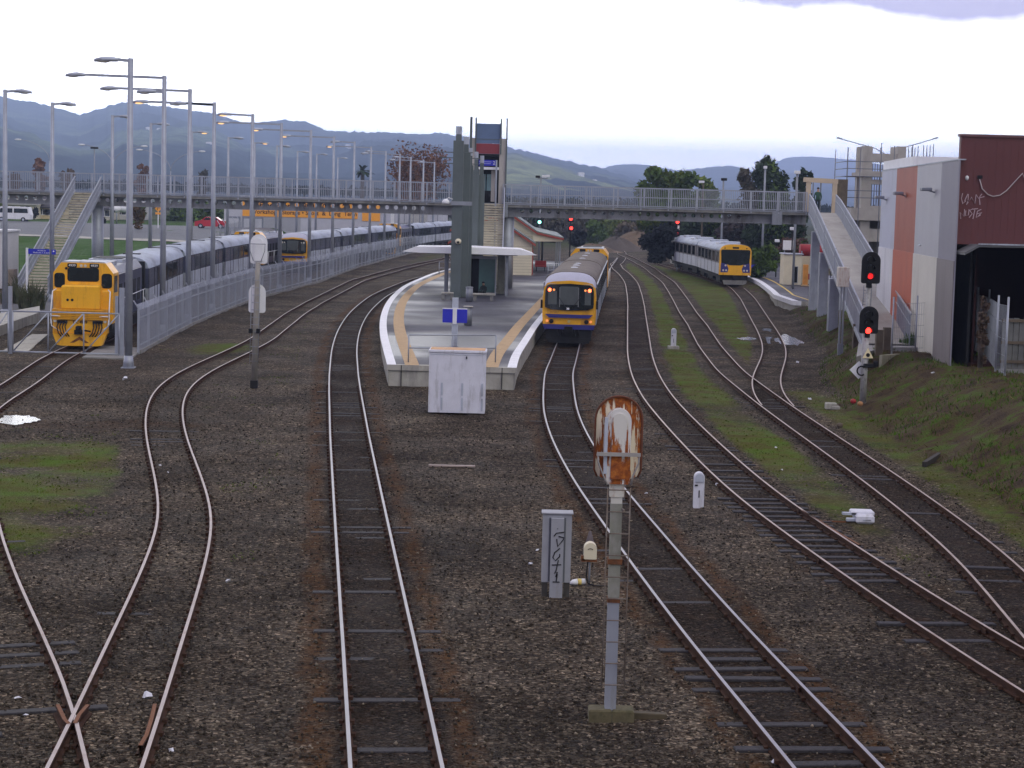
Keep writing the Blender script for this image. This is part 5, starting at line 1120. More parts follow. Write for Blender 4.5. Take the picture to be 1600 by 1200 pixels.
b.build('ladder', t); b = mb(BLK); b.box(-.2, -.06, -.25, -.1, Zr(520), Zr(513)); b.box(.08, .22, -.25, -.1, Zr(520), Zr(513)); b.build('step', t)
# double red signal on the right bank
q = G(1348, 630, .15); q.z = hz(q.x, q.y); Zr = lambda py: P(1352, py, q.y).z - q.z; X_ = lambda px, py: P(px, py, q.y).x - q.x
t = thing('railway_signal', 'black twin headed railway signal showing two red lights on the grassy bank', 'railway signal', q)
b = mb(mat('peeling signal post', (.34, .335, .33), .6, 0, .15, 4, (.14, .13, .12), (8, 8, 4), .5)); b.tube([(0, 0, 0), (X_(1353, 520), 0, Zr(520))], .12, 12); b.tube([(X_(1353, 520), 0, Zr(520)), (X_(1357, 447), 0, Zr(447))], .07, 10); b.build('mast', t)
for (px, ya, yb_, litm, pr) in ((1358.5, 448, 393, DIMRED, 431), (1355.5, 526, 478, LITRED, 516)):
    x = X_(px, ya); b = mb(BLK); b.prism([(x + u, v) for u, v in arch(.66, Zr(ya) + .12, Zr(yb_), 12, .07)], -.16, -.10); hd = b.build('signal_head', t); b = mb(BLK); b.box(x - .2, x + .2, -.1, .12, Zr(ya) + .2, Zr(yb_) - .12, .04); b.box(x - .12, x + .06, -.12, .05, Zr(ya) - .03, Zr(ya) + .15); b.build('housing', hd)
    z0 = Zr(pr)
    for k in range(3):
        z = z0 + k * .285; b = mb(litm if k == 0 else DKLENS); b.cyl((x - .02, -.19, z), .105, .04, 16, 'y'); b.build('lens', hd)
        b = mb(BLK); secs = [[(x - .02 + .125 * math.cos(a), yy2, z + .125 * math.sin(a)) for a in [R(-20 + 220 * j / 10) for j in range(11)]] for yy2 in (-.16, -.38)]; b.loft(secs, smooth=True); b.build('hood', hd)
b = mb(GALVD)
for s in (-1, 1): b.tube([(X_(1355, 478) + s * .14, .1, Zr(478)), (X_(1357, 446) + s * .14, .1, Zr(446))], .014, 5)
for k in range(6): z = Zr(476) + k * .1; b.tube([(X_(1356, 460) - .14, .1, z), (X_(1356, 460) + .14, .1, z)], .01, 5)
b.build('ladder', t)
x = X_(1355, 552); b = mb(mat('pale yellow sign', (.72, .62, .38), .6, 0, .08, 3)); z = Zr(559); b.prism([(x - .19, z), (x + .19, z), (x, z + .36)], -.16, -.14); tri = b.build('triangle_sign', t); b = mb(BLK); b.cyl((x, -.172, z + .11), .07, .012, 16, 'y'); b.build('emblem', tri)
x = X_(1343, 579); z = Zr(579); b = mb(WHITE); b.prism([(x - .33, z), (x, z - .32), (x + .33, z), (x, z + .32)], .13, .15); dm = b.build('diamond_sign', t)
b = mb(BLK); b.tube([(x + .04 + .15 * math.cos(a), -.14, z + .16 * math.sin(a)) for a in [R(50 + 260 * k / 10) for k in range(11)]], .03, 6); b.build('loop', t)
b = mb(BLK); b.box(x + .1, x + .55, -.2, -.12, z + .12, z + .26, .02); b.box(x + .45, x + .62, -.2, -.1, z + .16, z + .36, .02); b.build('bracket', t)
# far signals behind the bridge
def farsig(label, D, px, posts, heads, m=BLK):
    x0 = P(px, posts[0], D); z0 = hz(x0.x, D); t = thing('railway_signal', label, 'railway signal', (x0.x, D, z0)); b = mb(m); b.tube([(0, 0, 0), (0, 0, P(px, posts[1], D).z - z0)], .1, 8); b.build('mast', t)
    for hx, hy, lm in heads:
        p = P(hx, hy, D); dx = p.x - x0.x; dz = p.z - z0; b = mb(BLK); b.prism([(dx + u, v) for u, v in arch(.62, dz - .35, dz + .42, 8, .06)], -.12, -.04); h = b.build('signal_head', t); b = mb(lm); b.cyl((dx, -.2, dz), .17, .05, 12, 'y'); b.build('lens', h)
    return t, x0, z0
t, x0, z0 = farsig('far black signal gantry with green light and two red lights on a long bracket arm', 200.0, 847, (400, 338), [(843, 347, LITGREEN), (892, 342, LITRED), (892.5, 356.5, LITRED)])
b = mb(BLK); e = P(888, 338, 200); e2 = P(806, 334, 200); b.bar((0, 0, e.z - z0 + .3), (e.x - x0.x - .9, 0, e.z - z0 + .3), .2); b.bar((e.x - x0.x - .9, 0, e.z - z0 + .3), (e.x - x0.x + .2, 0, e.z - z0 - .2), .16); b.bar((0, 0, e2.z - z0 - .4), (-.9, 0, e2.z - z0 + .1), .16); b.bar((-.9, 0, e2.z - z0 + .1), (e2.x - x0.x, 0, e2.z - z0 + .1), .2); b.bar((e.x - x0.x + .25, 0, e.z - z0 - .3), (e.x - x0.x + .25, 0, .0), .14); b.build('bracket_arm', t)
farsig('far signal with two red lights standing behind the silver railcar', 205.0, 1058.5, (400, 344), [(1058.5, 347, LITRED), (1057.5, 364, DIMRED)], WHITE)
# ------------------------------------------------------------------ small trackside things
q = G(868, 936, GZ); s = q.y / FPX; t = thing('trackside_cabinet', 'grey steel post cabinet with black graffiti on its front standing in the ballast', 'trackside cabinet', q)
CABG = mat('grey cabinet paint', (.29, .295, .32), .6, .05, .1, 3, (.21, .20, .19), (4, 4, .8), .35)
Hc = 136 * s; b = mb(CABG); b.box(-.265, .255, 0, .3, .30, Hc, .01); b.box(-.29, .28, -.03, .33, Hc, Hc + .03, .008); body = b.build('body', t)
b = mb(CABG); b.box(-.115, .115, -.075, .0, 0.0, Hc - .06, .008); b.build('front_panel', t)
b = mb(mat('cabinet groove', (.10, .105, .12), .7)); b.box(-.15, -.117, -.012, 0, .32, Hc - .06); b.box(.117, .15, -.012, 0, .32, Hc - .06); b.box(-.01, .01, -.082, -.075, Hc - .26, Hc - .24); b.build('groove', t)
for sx in (-1, 1): b = mb(mat('dark timber leg', (.05, .045, .04), .9, 0, .3, 4)); b.box(sx * .2 - .055, sx * .2 + .045, .02, .26, -.1, .31); b.build('leg', t)
b = mb(GRAFF); gz = lambda py: (936 - py) * s; gxx = lambda px: (px - 868) * s * .9
def stroke(pl): b.tube([(gxx(x), -.084, gz(y)) for x, y in pl], .011, 5)
stroke([(862, 834), (866, 829), (880, 827)]); stroke([(867, 838), (869, 850), (877, 841), (880, 836), (870, 834)]); stroke([(873, 853), (864, 860), (861, 868), (866, 873), (873, 866), (873, 862)]); stroke([(860, 880), (876, 879)]); stroke([(871, 872), (867, 890), (864, 893), (870, 891), (867, 899)]); stroke([(870, 894), (868, 907)]); stroke([(862, 907), (874, 907)]); b.build('graffiti', t)
q = G(918, 915, GZ); s = q.y / FPX; t = thing('track_marker', 'small cream rounded box with black cable between grey cabinet and rusty signal', 'track marker box', q)
b = mb(CREAM); w = .24; z0 = (915 - 871) * s; b.prism([(.03 + u, v) for u, v in arch(w, z0, z0 + .31, 10, .02)], -.12, .1); b.build('box', t)
b = mb(BLK); b.tube([(.03 + .05 * math.cos(a), -.125, z0 + .17 + .035 * math.sin(a)) for a in [R(20 + 140 * k / 6) for k in range(7)]], .006, 5); b.build('handle', t)
b = mb(mat('dull cone', (.10, .08, .085), .7)); b.cyl((.03, .25, z0 + .05), .14, .42, 12, 'z', .02); b.build('cone', t)
b = mb(RUSTY); b.box(-.13, .16, -.1, .1, z0 - .05, z0); b.box(-.14, -.06, -.1, .0, z0 - .03, z0 + .06); b.build('bracket', t)
b = mb(BLK); b.tube([(.0, -.02, z0), (-.03, -.03, .2), (.0, -.04, .06), (.12, -.06, .01), (.4, -.02, .0)], .014, 6); b.build('cable', t)
b = mb(GALVD); b.tube([(.03, .04, 0), (.03, .04, z0)], .02, 6); b.build('post', t)
def dwarf(label, px, pb, hpx, wpx, base):
    q = G(px, pb, GZ); q.z = hz(q.x, q.y); s = q.y / FPX; t = thing('marker_post', label, 'marker post', q); w = wpx * s; h = hpx * s; b = mb(WHITEC); b.prism(arch(w, .0, h, 10), -.08, .12); b.build('body', t)
    b = mb(LGREY); b.prism(arch(w * .86, h - w * .95, h - .03, 10), -.11, -.08); b.build('hood', t); b = mb(DKGAP); b.box(-w * .45, -w * .15, -.1, -.08, h * .62, h * .66); b.box(-.012, .012, -.09, -.08, h * .3, h * .5); b.build('latch', t)
    if base: b = mb(CONC); b.box(-.28, .28, -.2, .2, -.1, .14, .02); b.build('base', t)
dwarf('white round topped marker post beside the brown railed track in the foreground', 1091, 794, 57, 16, False); dwarf('white marker post on a concrete foot in the moss between the tracks', 1052, 545, 32, 8, True)
q = G(1350, 817, GZ); q.z = hz(q.x, q.y) - .02; t = thing('point_machine', 'off white point machine box beside the brown railed track', 'point machine', q); b = mb(WHITEC); b.box(-.22, .20, -.2, .25, .02, .24, .05); b.box(-.3, .22, -.05, .3, .18, .30, .03); b.build('cover', t); b = mb(LGREY); b.box(-.5, -.2, -.05, .1, .2, .25); b.box(-.42, -.2, -.1, .0, .05, .14, .02); b.build('crank', t); b = mb(RUSTY); b.bar((-.3, 0, .03), (-1.9, .0, .02), .04); b.build('rod', t); b = mb(LGREY); b.box(-.06, .12, -.215, -.2, .1, .13); b.build('handle', t)
q = G(1298, 640, GZ); q.z = hz(q.x, q.y); t = thing('concrete_block', 'broken pale concrete block lying at the foot of the bank by the track', 'concrete block', q); b = mb(CONC); b.box(-.2, .2, -.15, .15, 0, .24, .03); b.box(.0, .3, -.2, .1, 0, .14, .03); b.build('block', t)
for px, py, lab, m_ in ((1333, 630, 'red plastic can lying at the foot of the twin headed signal', RED), (1344, 634, 'tan ball of rubbish by the foot of the twin headed signal', mat('tan rubbish', (.35, .18, .08), .8)), (1312, 668, 'small brown lump lying on the bank below the concrete block', TIMBER)):
    p = G(px, py, GZ); p = G(px, py, hz(p.x, p.y)); b = mb(m_); b.ell((0, 0, .07), .11, .09, .09); o = b.build('litter', None, p); tag(o, lab, 'litter')
q = G(902, 914, GZ); t = thing('plastic_bottle', 'crushed white and yellow plastic bottle lying beside the grey cabinet', 'bottle', (q.x, q.y, q.z + .06), R(12)); b = mb(WHITE); b.tube([(-.14, 0, -.02), (-.09, 0, -.01), (.0, 0, 0)], [.02, .05, .06], 10); b.use(mat('yellow label', (.65, .50, .15), .5)); b.tube([(.0, 0, 0), (.07, 0, .0)], [.06, .062], 10); b.use(WHITE); b.tube([(.07, 0, 0), (.15, 0, .01)], [.06, .05], 10); b.build('body', t)
LITB = mat('scrap of white litter', (.62, .62, .66), .6, 0, .15, 8)
lit = [(231, 1091, .11, 'crumpled white bag by the rusty crossing of the left tracks'), (28, 1093, .06, 'scrap of white paper left of the left crossing'), (40, 1120, .05, 'scrap of foil on the sleeper left of the crossing'), (268, 1176, .06, 'white scrap right of the check rail'), (356, 910, .07, 'pale scrap beside the wavy siding in the ballast'), (1209, 1191, .05, 'white scrap by the railcar track at the bottom edge'), (1098, 727, .06, 'white scrap on the sleepers above the nearer marker post'), (1120, 758, .07, 'white scrap between marker post and brown rail'),
       (195, 594, .16, 'torn white paper on the gravel below the gate'), (262, 739, .05, 'white pebble of rubbish inside the wavy siding'), (250, 728, .05, 'smaller white scrap inside the wavy siding'), (1265, 625, .09, 'white cup near the merging tracks'), (1246, 567, .10, 'pale rag beside the kinked siding'), (1212, 700, .05, 'white scrap in the moss'), (1222, 735, .05, 'white litter lower down in the moss'), (1475, 560, .10, 'white paper on the bank by the wire fence'), (1420, 572, .07, 'white scrap on the bank below the path'), (1458, 584, .08, 'foil scrap lower on the bank'), (1010, 772, .05, 'white scrap beside the rusty signal head'), (829, 883, .06, 'blue white wrapper left of the grey cabinet'), (839, 861, .05, 'white wrapper left of the grey cabinet, higher up')]
for px, py, r_, lab in lit:
    p = G(px, py, GZ); h = hz(p.x, p.y); p = G(px, py, h); b = mb(LITB); b.M = Matrix.Translation((0, 0, r_ * .4)) @ Euler((.3, .2, px * .7)).to_matrix().to_4x4(); n_ = 9
    V = [(r_ * (rnd.uniform(.6, 1.2)) * math.cos(2 * math.pi * k / n_), r_ * .7 * rnd.uniform(.6, 1.2) * math.sin(2 * math.pi * k / n_), r_ * rnd.uniform(-.3, .4)) for k in range(n_)] + [(0, 0, r_ * .5), (0, 0, -r_ * .2)]
    b.add(V, [(k, (k + 1) % n_, n_) for k in range(n_)] + [((k + 1) % n_, k, n_ + 1) for k in range(n_)]); tag(b.build('litter', None, p), lab, 'litter', 'scraps of litter')
WATER = mat('puddle water', (.02, .022, .026), .16, 0, .2, 1, spec=.6)
def puddle(pts, seed):
    rs = random.Random(seed); b = mb(WATER); V = []; n_ = len(pts)
    for i in range(n_):
        a = Vector(pts[i]); c = Vector(pts[(i + 1) % n_])
        for k in range(4): q = a.lerp(c, k / 4); V.append((q.x + rs.uniform(-3, 3), q.y + rs.uniform(-1, 1)))
    W = []
    for x, y in V: p = G(x, y, GZ); W.append((p.x, p.y))
    zm = float(np.max(hgt(np.array([w[0] for w in W]), np.array([w[1] for w in W])))); zc = float(np.mean(hgt(np.array([w[0] for w in W]), np.array([w[1] for w in W])))) + .025
    b.add([(x, y, zc) for x, y in W], [tuple(range(len(W)))]); struct(b.build('puddle'))
puddle([(-4, 658), (8, 651), (40, 650), (58, 654), (66, 658), (45, 661), (25, 665), (0, 662)], 1); puddle([(1208, 533), (1225, 522), (1240, 528), (1258, 536), (1246, 540), (1222, 538)], 2); puddle([(1152, 529), (1170, 527), (1182, 530), (1168, 533)], 3); puddle([(1197, 528), (1206, 526), (1205, 538), (1198, 538)], 4); puddle([(1190, 512), (1202, 514), (1206, 520), (1196, 518)], 5)
# ------------------------------------------------------------------ right hand platform, booth, bank path
ys2 = list(np.arange(131, 236, 3.0)); P2 = .62
pt = thing('platform', 'low right hand platform with white kerb and yellow line beside the silver railcar', 'platform', (0, 0, 0))
def Q(d): return [(TX('6', y) + 1.68 + d + (max(0, 140 - y) * .10), y) for y in ys2]
b = mb(ASPH); poly_sheet(b, Q(.3), [(30, y) for y in ys2], P2 - .008); b.build('asphalt_surface', pt)
b = mb(CONC); b.loft([[(x, y, GZ - .1), (x, y, P2 - .3)] for x, y in Q(.12)]); b.box(Q(0)[0][0] + .12, 30, 131, 131.3, GZ, P2 - .02); b.build('platform_wall', pt)
b = mb(WHITE); b.loft([[(x, y, P2 - .3), (x, y, P2), ] for x, y in Q(0)]); poly_sheet(b, Q(0), Q(.45), P2); b.prism([(Q(0)[0][0], P2 - .3), (Q(0)[0][0] + .6, P2 - .3), (Q(0)[0][0] + .6, P2), (Q(0)[0][0], P2)], 130.9, 131.05); b.build('edge_line', pt)
b = mb(mat('yellow line paint', (.65, .45, .06), .6, 0, .1, 3)); poly_sheet(b, Q(1.35), Q(1.5), P2 - .004); b.build('yellow_line', pt)
q = P(1238, 434, 158); t = thing('ticket_booth', 'small cream ticket booth with dark window on the right hand platform', 'booth', (q.x, 158, P2)); w = 28 * 158 / FPX / 2
zt = P(1238, 398, 158).z - P2; b = mb(CREAM); b.box(-w, w, 0, 2.2, 0, zt, .02); body = b.build('wall', t); b = mb(LGREY); b.box(-w - .1, w + .1, -.1, 2.3, zt, zt + .1, .02); b.build('roof', t); b = mb(BLK); b.box(w * .1, w * .55, -.03, 0, .2, zt * .6); b.build('window', body); b = mb(LGREY); b.box(w * .06, w * .6, -.02, .0, .16, zt * .62); b.build('window_frame', body)
q = P(1268, 434, 160); t = thing('ticket_machine', 'orange post beside the cream booth', 'post', (P(1258, 440, 156).x, 156, P2)); b = mb(mat('orange post paint', (.70, .30, .06), .6)); b.box(-.2, .2, -.15, .15, 0, 1.75, .03); b.build('body', t); b = mb(mat('tan base', (.5, .36, .2), .8)); b.box(-.3, .3, -.25, .25, 0, .12, .02); b.build('base', t)
q = P(1268, 402, 159); t = thing('shelter', 'small platform shelter with red roof beside the cream booth', 'shelter', (q.x, 159, P2)); zt = P(1262, 396, 159).z - P2
b = mb(RED); b.cyl((-.9, .6, zt + .25), .5, 2.2, 14, 'x'); b.build('roof', t); b = mb(CREAM); b.box(-.7, 1.1, 2.0, 2.1, 0, zt + .3); b.build('back_wall', t)
for x in (-.8, 1.1): b = mb(GALVD); b.box(x - .05, x + .05, .1, .2, 0, zt + .2); b.build('post', t)
b = mb(RED); b.box(-.1, .8, .5, .9, .4, .9, .03); b.build('seat', t)
q = P(1237, 386, 160); t = thing('notice_board', 'white notice board standing above the booth roof', 'notice board', (q.x, 162, P2)); z = P(1237, 386, 162).z - P2; b = mb(WHITE); b.box(-.45, .45, -.04, .04, z - .25, z + .55); b.build('board', t); b = mb(GALVD); b.tube([(-.3, .06, 0), (-.3, .06, z)], .04, 6); b.tube([(.3, .06, 0), (.3, .06, z)], .04, 6); b.build('post', t)
q = P(1168, 422, 190); t = thing('station_sign', 'blue platform name board behind the silver railcar', 'sign', (q.x, 190, P2)); b = mb(BLUESIGN); z = P(1168, 420, 190).z - P2; b.box(-.9, .9, -.03, .03, z - .35, z + .4); bd = b.build('board', t); b = mb(WHITE); b.box(-.1, .7, -.036, -.03, z - .05, z + .02); b.build('marking', bd)
for x in (-.7, .7): b = mb(GALVD); b.box(x - .04, x + .04, .03, .1, 0, z + .3); b.build('post', t)
def meshfence(label, pts, h, name='wire_fence', npost=None, top=True, m=GALV):
    t = thing(name, label, 'fence', (pts[0][0], pts[0][1], pts[0][2])); o = Vector(pts[0]); b = mb(GALVD)
    for a, c in zip(pts[:-1], pts[1:]):
        a, c = Vector(a) - o, Vector(c) - o; L_ = (c - a).length; n_ = max(2, int(L_ / .16))
        for k in range(n_): p = a.lerp(c, k / n_); b.box(p.x - .004, p.x + .004, p.y - .004, p.y + .004, p.z + .05, p.z + h)
        for k in range(5): b.bar(a + Vector((0, 0, .1 + (h - .1) * k / 4)), c + Vector((0, 0, .1 + (h - .1) * k / 4)), .012)
    b.build('mesh', t)
    for a in pts: q_ = Vector(a) - o; b2 = mb(m); b2.tube([(q_.x, q_.y, q_.z - .2), (q_.x, q_.y, q_.z + h + .3)], .035, 8); b2.build('post', t)
    return t
# path at the bottom of the ramp
pp = [G(x, y, 1.36) for x, y in ((1338, 560), (1376, 545), (1500, 545), (1490, 527), (1425, 513), (1345, 515))]
b = mb(mat('path concrete', (.29, .28, .27), .8, 0, .12, 1, (.2, .195, .19), (1, 1, 1), .4, .2, 20)); b.prism([(p.x, p.y) for p in pp], 1.0, 1.42, 'z'); struct(b.build('path'))
p0, p1 = G(1376, 560, 1.3), G(1503, 551, 1.3); b = mb(mat('retaining board', (.34, .32, .23), .85, 0, .15, 2, (.22, .2, .13), (2, 2, 1), .4)); b.bar((p0.x, p0.y, 1.15), (p1.x, p1.y, 1.18), .12, .55); o = b.build('retaining_wall'); tag(o, 'low pale retaining edge below the concrete path on the bank', 'retaining wall')
for px, py, hh in ((1372, 566, 1.0), (1384, 563, .9), (1337, 540, 1.0), (1452, 561, .6)):
    p = G(px, py, 1.0); b = mb(TIMBER); b.box(-.14, .14, -.14, .14, -.3, hh); o = b.build('timber_post', None, (p.x, p.y, hz(p.x, p.y))); tag(o, {1372: 'thick timber post under the path edge, right of the signal', 1384: 'timber post next to the thick post under the path edge', 1337: 'timber post at the foot of the ramp', 1452: 'short timber stub set in the retaining edge'}[px], 'timber post')
# small box on pole and street lights there
q = G(1313, 541, .9); q.z = hz(q.x, q.y); Zr = lambda py: P(1313, py, q.y).z - q.z; t = thing('equipment_box', 'rust spotted cream equipment box on a steel pole beside the ramp', 'equipment box', q); b = mb(RUSTLT); b.box(-.26, .24, -.2, .2, Zr(448), Zr(417), .02); b.build('box', t); b = mb(GALVD); b.box(-.1, -.03, -.06, .06, 0, Zr(448)); b.box(.03, .1, -.06, .06, 0, Zr(448)); b.box(-.12, .12, -.08, .08, 0, .5); b.build('pole', t)
for px, pt_, pb, s_, lab in ((1451, 382, 541, -1, 'slim street light with flat head close to the orange wall panel'), (1478, 371, 543, -1, 'slim street light with flat head in front of the dark wall panel')):
    q = G(px, pb, 1.42); zt = P(px + 1, pt_, q.y).z; t = thing('street_lamp', lab, 'street lamp', q); H_ = zt - q.z; b = mb(GALVD); b.tube([(0, 0, 0), (0, 0, H_ + .1)], [.075, .055], 8); b.build('pole', t); b = mb(LGREY); b.prism([(-.62, H_ - .05), (.1, H_ - .02), (.1, H_ + .1), (-.4, H_ + .08)], -.16, .16); b.build('lamp_head', t)
q = G(1488, 546, 1.42); t = thing('station_sign', 'tall pale sign pylon with small blue emblem at the corner of the brown building', 'sign', (q.x, q.y - .4, 1.2)); zt = P(1490, 419, q.y).z - 1.2; b = mb(mat('pale pylon', (.42, .42, .45), .5, 0, .06, 1)); b.box(-.22, .34, -.1, .1, 0, zt, .02); bd = b.build('pylon', t); b = mb(BLUESIGN); b.box(-.2, -.03, -.11, -.1, zt - .4, zt - .02); b.build('emblem', bd)
# ------------------------------------------------------------------ brown building with striped side
BRN = mat('dark red metal cladding', (.105, .028, .030), .55, 0, .06, .6, (.085, .024, .026), (1, 1, .2), .3); bd_ = 70.5
bx = P(1498, 300, bd_).x; zt = P(1500, 213, bd_).z; zaw = P(1520, 382, bd_).z; gz0 = 1.0
t = thing('commercial_building', 'big dark red clad building with open shadowed ground floor at the right edge', 'building', (bx, bd_, gz0)); W_ = 9.0
b = mb(BRN); b.box(0, W_, 0, .3, zaw - gz0, zt - gz0); hw_ = 6.6; b.use(DKGAP); b.prism([(.62, .3), (.72, .3), (2.4, 22), (2.1, 22)], 0, hw_, 'z'); b.use(BRN); b.box(W_ - .3, W_, .3, 22, 0, hw_); b.box(.05, W_, .3, .45, zaw - gz0, zt - gz0 - .06); b.box(2.4, W_ - .3, 21.7, 22, 0, hw_ - .1)  # left wall blackened to stand in for shade inside the opening
b.build('wall', t); b = mb(BRN)
for k in range(1, 34): b.box(k * .265 - .008, k * .265 + .008, -.006, 0, zaw - gz0 + .1, zt - gz0 - .1)
b.build('cladding_ribs', t)
b = mb(mat('parapet capping', (.14, .06, .065), .5)); b.box(-.05, W_ + .05, -.06, .36, zt - gz0, zt - gz0 + .09); b.build('parapet', t)
b = mb(GALVD); b.prism([(.8, .3), (W_ - .3, .3), (W_ - .3, 21.7), (2.4, 21.7)], hw_ - .5, hw_ - .4, 'z'); b.build('roof', t)
b = mb(mat('interior shade brown', (.035, .014, .013), .9, 0, .3, .5, spec=.1)); b.box(1.8, W_ - .32, 13.0, 13.2, 0, zaw - gz0 + .2); b.prism([(.82, .32), (.9, .32), (1.85, 13), (1.77, 13)], 0, zaw - gz0 + .2, 'z'); b.prism([(.82, .32), (W_ - .32, .32), (W_ - .32, 13.2), (1.8, 13.2)], zaw - gz0 + .2, zaw - gz0 + .3, 'z'); b.prism([(.6, .3), (W_ - .32, .3), (W_ - .32, 13.2), (1.8, 13.2)], .3, .42, 'z'); b.build('interior_wall', t)  # lining coloured near black, interior shade put into its colour
b = mb(mat('dark awning sheet', (.10, .10, .105), .6)); z = zaw - gz0; b.prism([(-.02, z - .36), (.5, z - .06), (W_ - .3, z - .0), (W_ - .3, z + .05), (.5, z + .02), (-.02, z - .26)], -1.5, .0); aw = b.build('awning', t); b = mb(LGREY); b.prism([(.45, z + .02), (W_ - .3, z + .05), (W_ - .3, z + .1), (.45, z + .07)], -1.53, -1.5); b.build('fascia', aw)
b = mb(WHITE); b.ell((.27, -.03, P(1508, 278, bd_).z - gz0), .07, .06, .09); b.build('wall_light', t)
b = mb(BLK); b.box(.66, .82, -.1, 0, P(1529, 279, bd_).z - gz0, P(1529, 274, bd_).z - gz0); b.build('cable_box', t)
b = mb(mat('pale cable', (.42, .36, .36), .6)); cp = [(1530, 280), (1534, 295), (1543, 304), (1551, 307), (1562, 305), (1572, 298), (1583, 286), (1597, 271), (1603, 285)]
b.tube([(P(x, y, bd_).x - bx, -.06, P(x, y, bd_).z - gz0) for x, y in cp], .022, 6); b.build('cable', t)
b = mb(GRAFW)
def gs(pl): b.tube([(P(x, y, bd_).x - bx, -.012, P(x, y, bd_).z - gz0) for x, y in pl], .020, 4)
for pl in ([(1504, 302), (1502, 310), (1504, 318), (1509, 314)], [(1512, 303), (1507, 314), (1513, 311), (1510, 320)], [(1513, 303), (1512, 318), (1518, 308), (1523, 318), (1525, 304)], [(1525, 304), (1529, 310), (1534, 303)], [(1530, 308), (1531, 320)], [(1531, 309), (1538, 307)], [(1501, 342), (1500, 332), (1506, 338), (1507, 327)], [(1509, 329), (1508, 337), (1513, 336), (1514, 327)], [(1520, 326), (1515, 329), (1519, 334), (1514, 340)], [(1518, 327), (1528, 326)], [(1523, 328), (1520, 342)], [(1533, 327), (1527, 330), (1525, 340), (1532, 336)], [(1527, 334), (1534, 332), (1529, 337)]): gs(pl)
b.build('graffiti', t)
# striped side wall running away from the corner
PA = P(1499, 300, 70.0); PB = P(1379, 300, 93.5); Lw = math.hypot(PB.x - PA.x, PB.y - PA.y); an = math.atan2(PB.y - PA.y, PB.x - PA.x)
t = thing('panel_clad_building', 'white box building clad in pale, orange red and grey corrugated panels', 'building', (PA.x, PA.y, .9), an); zA = P(1495, 250, 70.3).z - .9
cols = [(1499, 1472, mat('violet grey cladding', (.25, .24, .28), .5, 0, .05, .6)), (1472, 1434, mat('pale grey cladding', (.47, .47, .49), .5, 0, .06, .5, (.43, .43, .45), (.7, .7, .15), .4)), (1434, 1402, mat('orange red cladding', (.38, .105, .065), .5, 0, .08, .5, (.33, .07, .04), (.7, .7, .15), .4)), (1402, 1379, mat('bluish white cladding', (.52, .54, .62), .5, 0, .06, .5, (.42, .43, .48), (.7, .7, .15), .4))]  # upper orange paled in its colour for the reflection it catches
def along(px):                                          # distance along the wall seen at a pixel column
    d = ray(px, 300); k = d.x / d.y; ux, uy = math.cos(an), math.sin(an); return (k * PA.y - PA.x) / (ux - k * uy)
for x0, x1, m_ in cols:
    a_, c_ = max(0, along(x0)), min(Lw, along(x1)); b = mb(m_); b.box(a_, c_ - .01, 0, .05, 0, zA); n_ = int((c_ - a_) / .25)
    for k in range(n_): b.box(a_ + .25 * k + .08, a_ + .25 * k + .13, .05, .056, 0, zA - .05)
    b.build('wall_panel', t)
lows = [mat('brownish lower cladding', (.17, .145, .15), .5, 0, .06, .6, (.12, .10, .10), (.9, .9, .2), .4), mat('cream lower cladding', (.56, .53, .47), .55, 0, .06, .6, (.36, .33, .28), (.9, .9, .2), .4), mat('bright orange red lower cladding', (.42, .075, .026), .5, 0, .07, .6, (.33, .06, .025), (.9, .9, .2), .4), mat('white lower cladding', (.62, .61, .64), .55, 0, .06, .6, (.40, .39, .42), (.9, .9, .2), .4)]
for (x0, x1, _), m_ in zip(cols, lows):
    a_, c_ = max(0, along(x0)), min(Lw, along(x1)); b = mb(m_); zl = P(1440, 397, PA.y + along(1440) * math.sin(an)).z - .9; b.box(a_ + .005, c_ - .015, .052, .082, 0, zl); b.use(CONCD); b.box(a_ + .005, c_ - .015, .082, .1, 0, .22); b.build('lower_panel', t)
b = mb(LGREY); b.box(0.02, Lw, -.2, .09, zA, zA + .04); b.build('capping', t)
b = mb(WHITE); b.box(Lw * .55, Lw + .3, -5, -.02, zA - 3, zA + .45); b.build('inner_wall', t)
for px, py in ((1418, 305), (1463, 299), (1388, 311)):
    s_ = along(px); z = P(px, py, PA.y + s_ * math.sin(an)).z - .9; b = mb(GALVD); b.box(s_ - .3, s_ + .3, .2, .6, z, z + .14, .03); b.bar((s_, .05, z - .05), (s_, .4, z + .05), .05); b.build('wall_light', t)
# unfinished concrete tower with scaffold
cd = 148.0; cx = P(1380, 300, cd).x; t = thing('concrete_tower', 'unfinished concrete lift tower with open frames at the head of the ramp', 'concrete tower', (cx, cd, .4)); X_ = lambda px: P(px, 300, cd).x - cx; Z_ = lambda py: P(1380, py, cd).z - .4
CT = mat('new concrete', (.38, .355, .325), .85, 0, .1, 1.2, (.27, .25, .23), (1, 1, .4), .4)
for xa_, xb_, tp in ((1346, 1361, 229), (1400, 1413, 228)): b = mb(CT); b.box(X_(xa_), X_(xb_), 0, .8, 0, Z_(tp)); b.box(X_(xa_), X_(xb_), 2.2, 3.0, 0, Z_(tp)); b.build('column', t)
b = mb(CT)
for z0_, z1_ in ((252, 240), (276, 268), (288, 281), (340, 322), (378, 358)): b.box(X_(1361), X_(1400), .1, .7, Z_(z0_), Z_(z1_)); b.box(X_(1361), X_(1400), 2.3, 2.9, Z_(z0_), Z_(z1_))
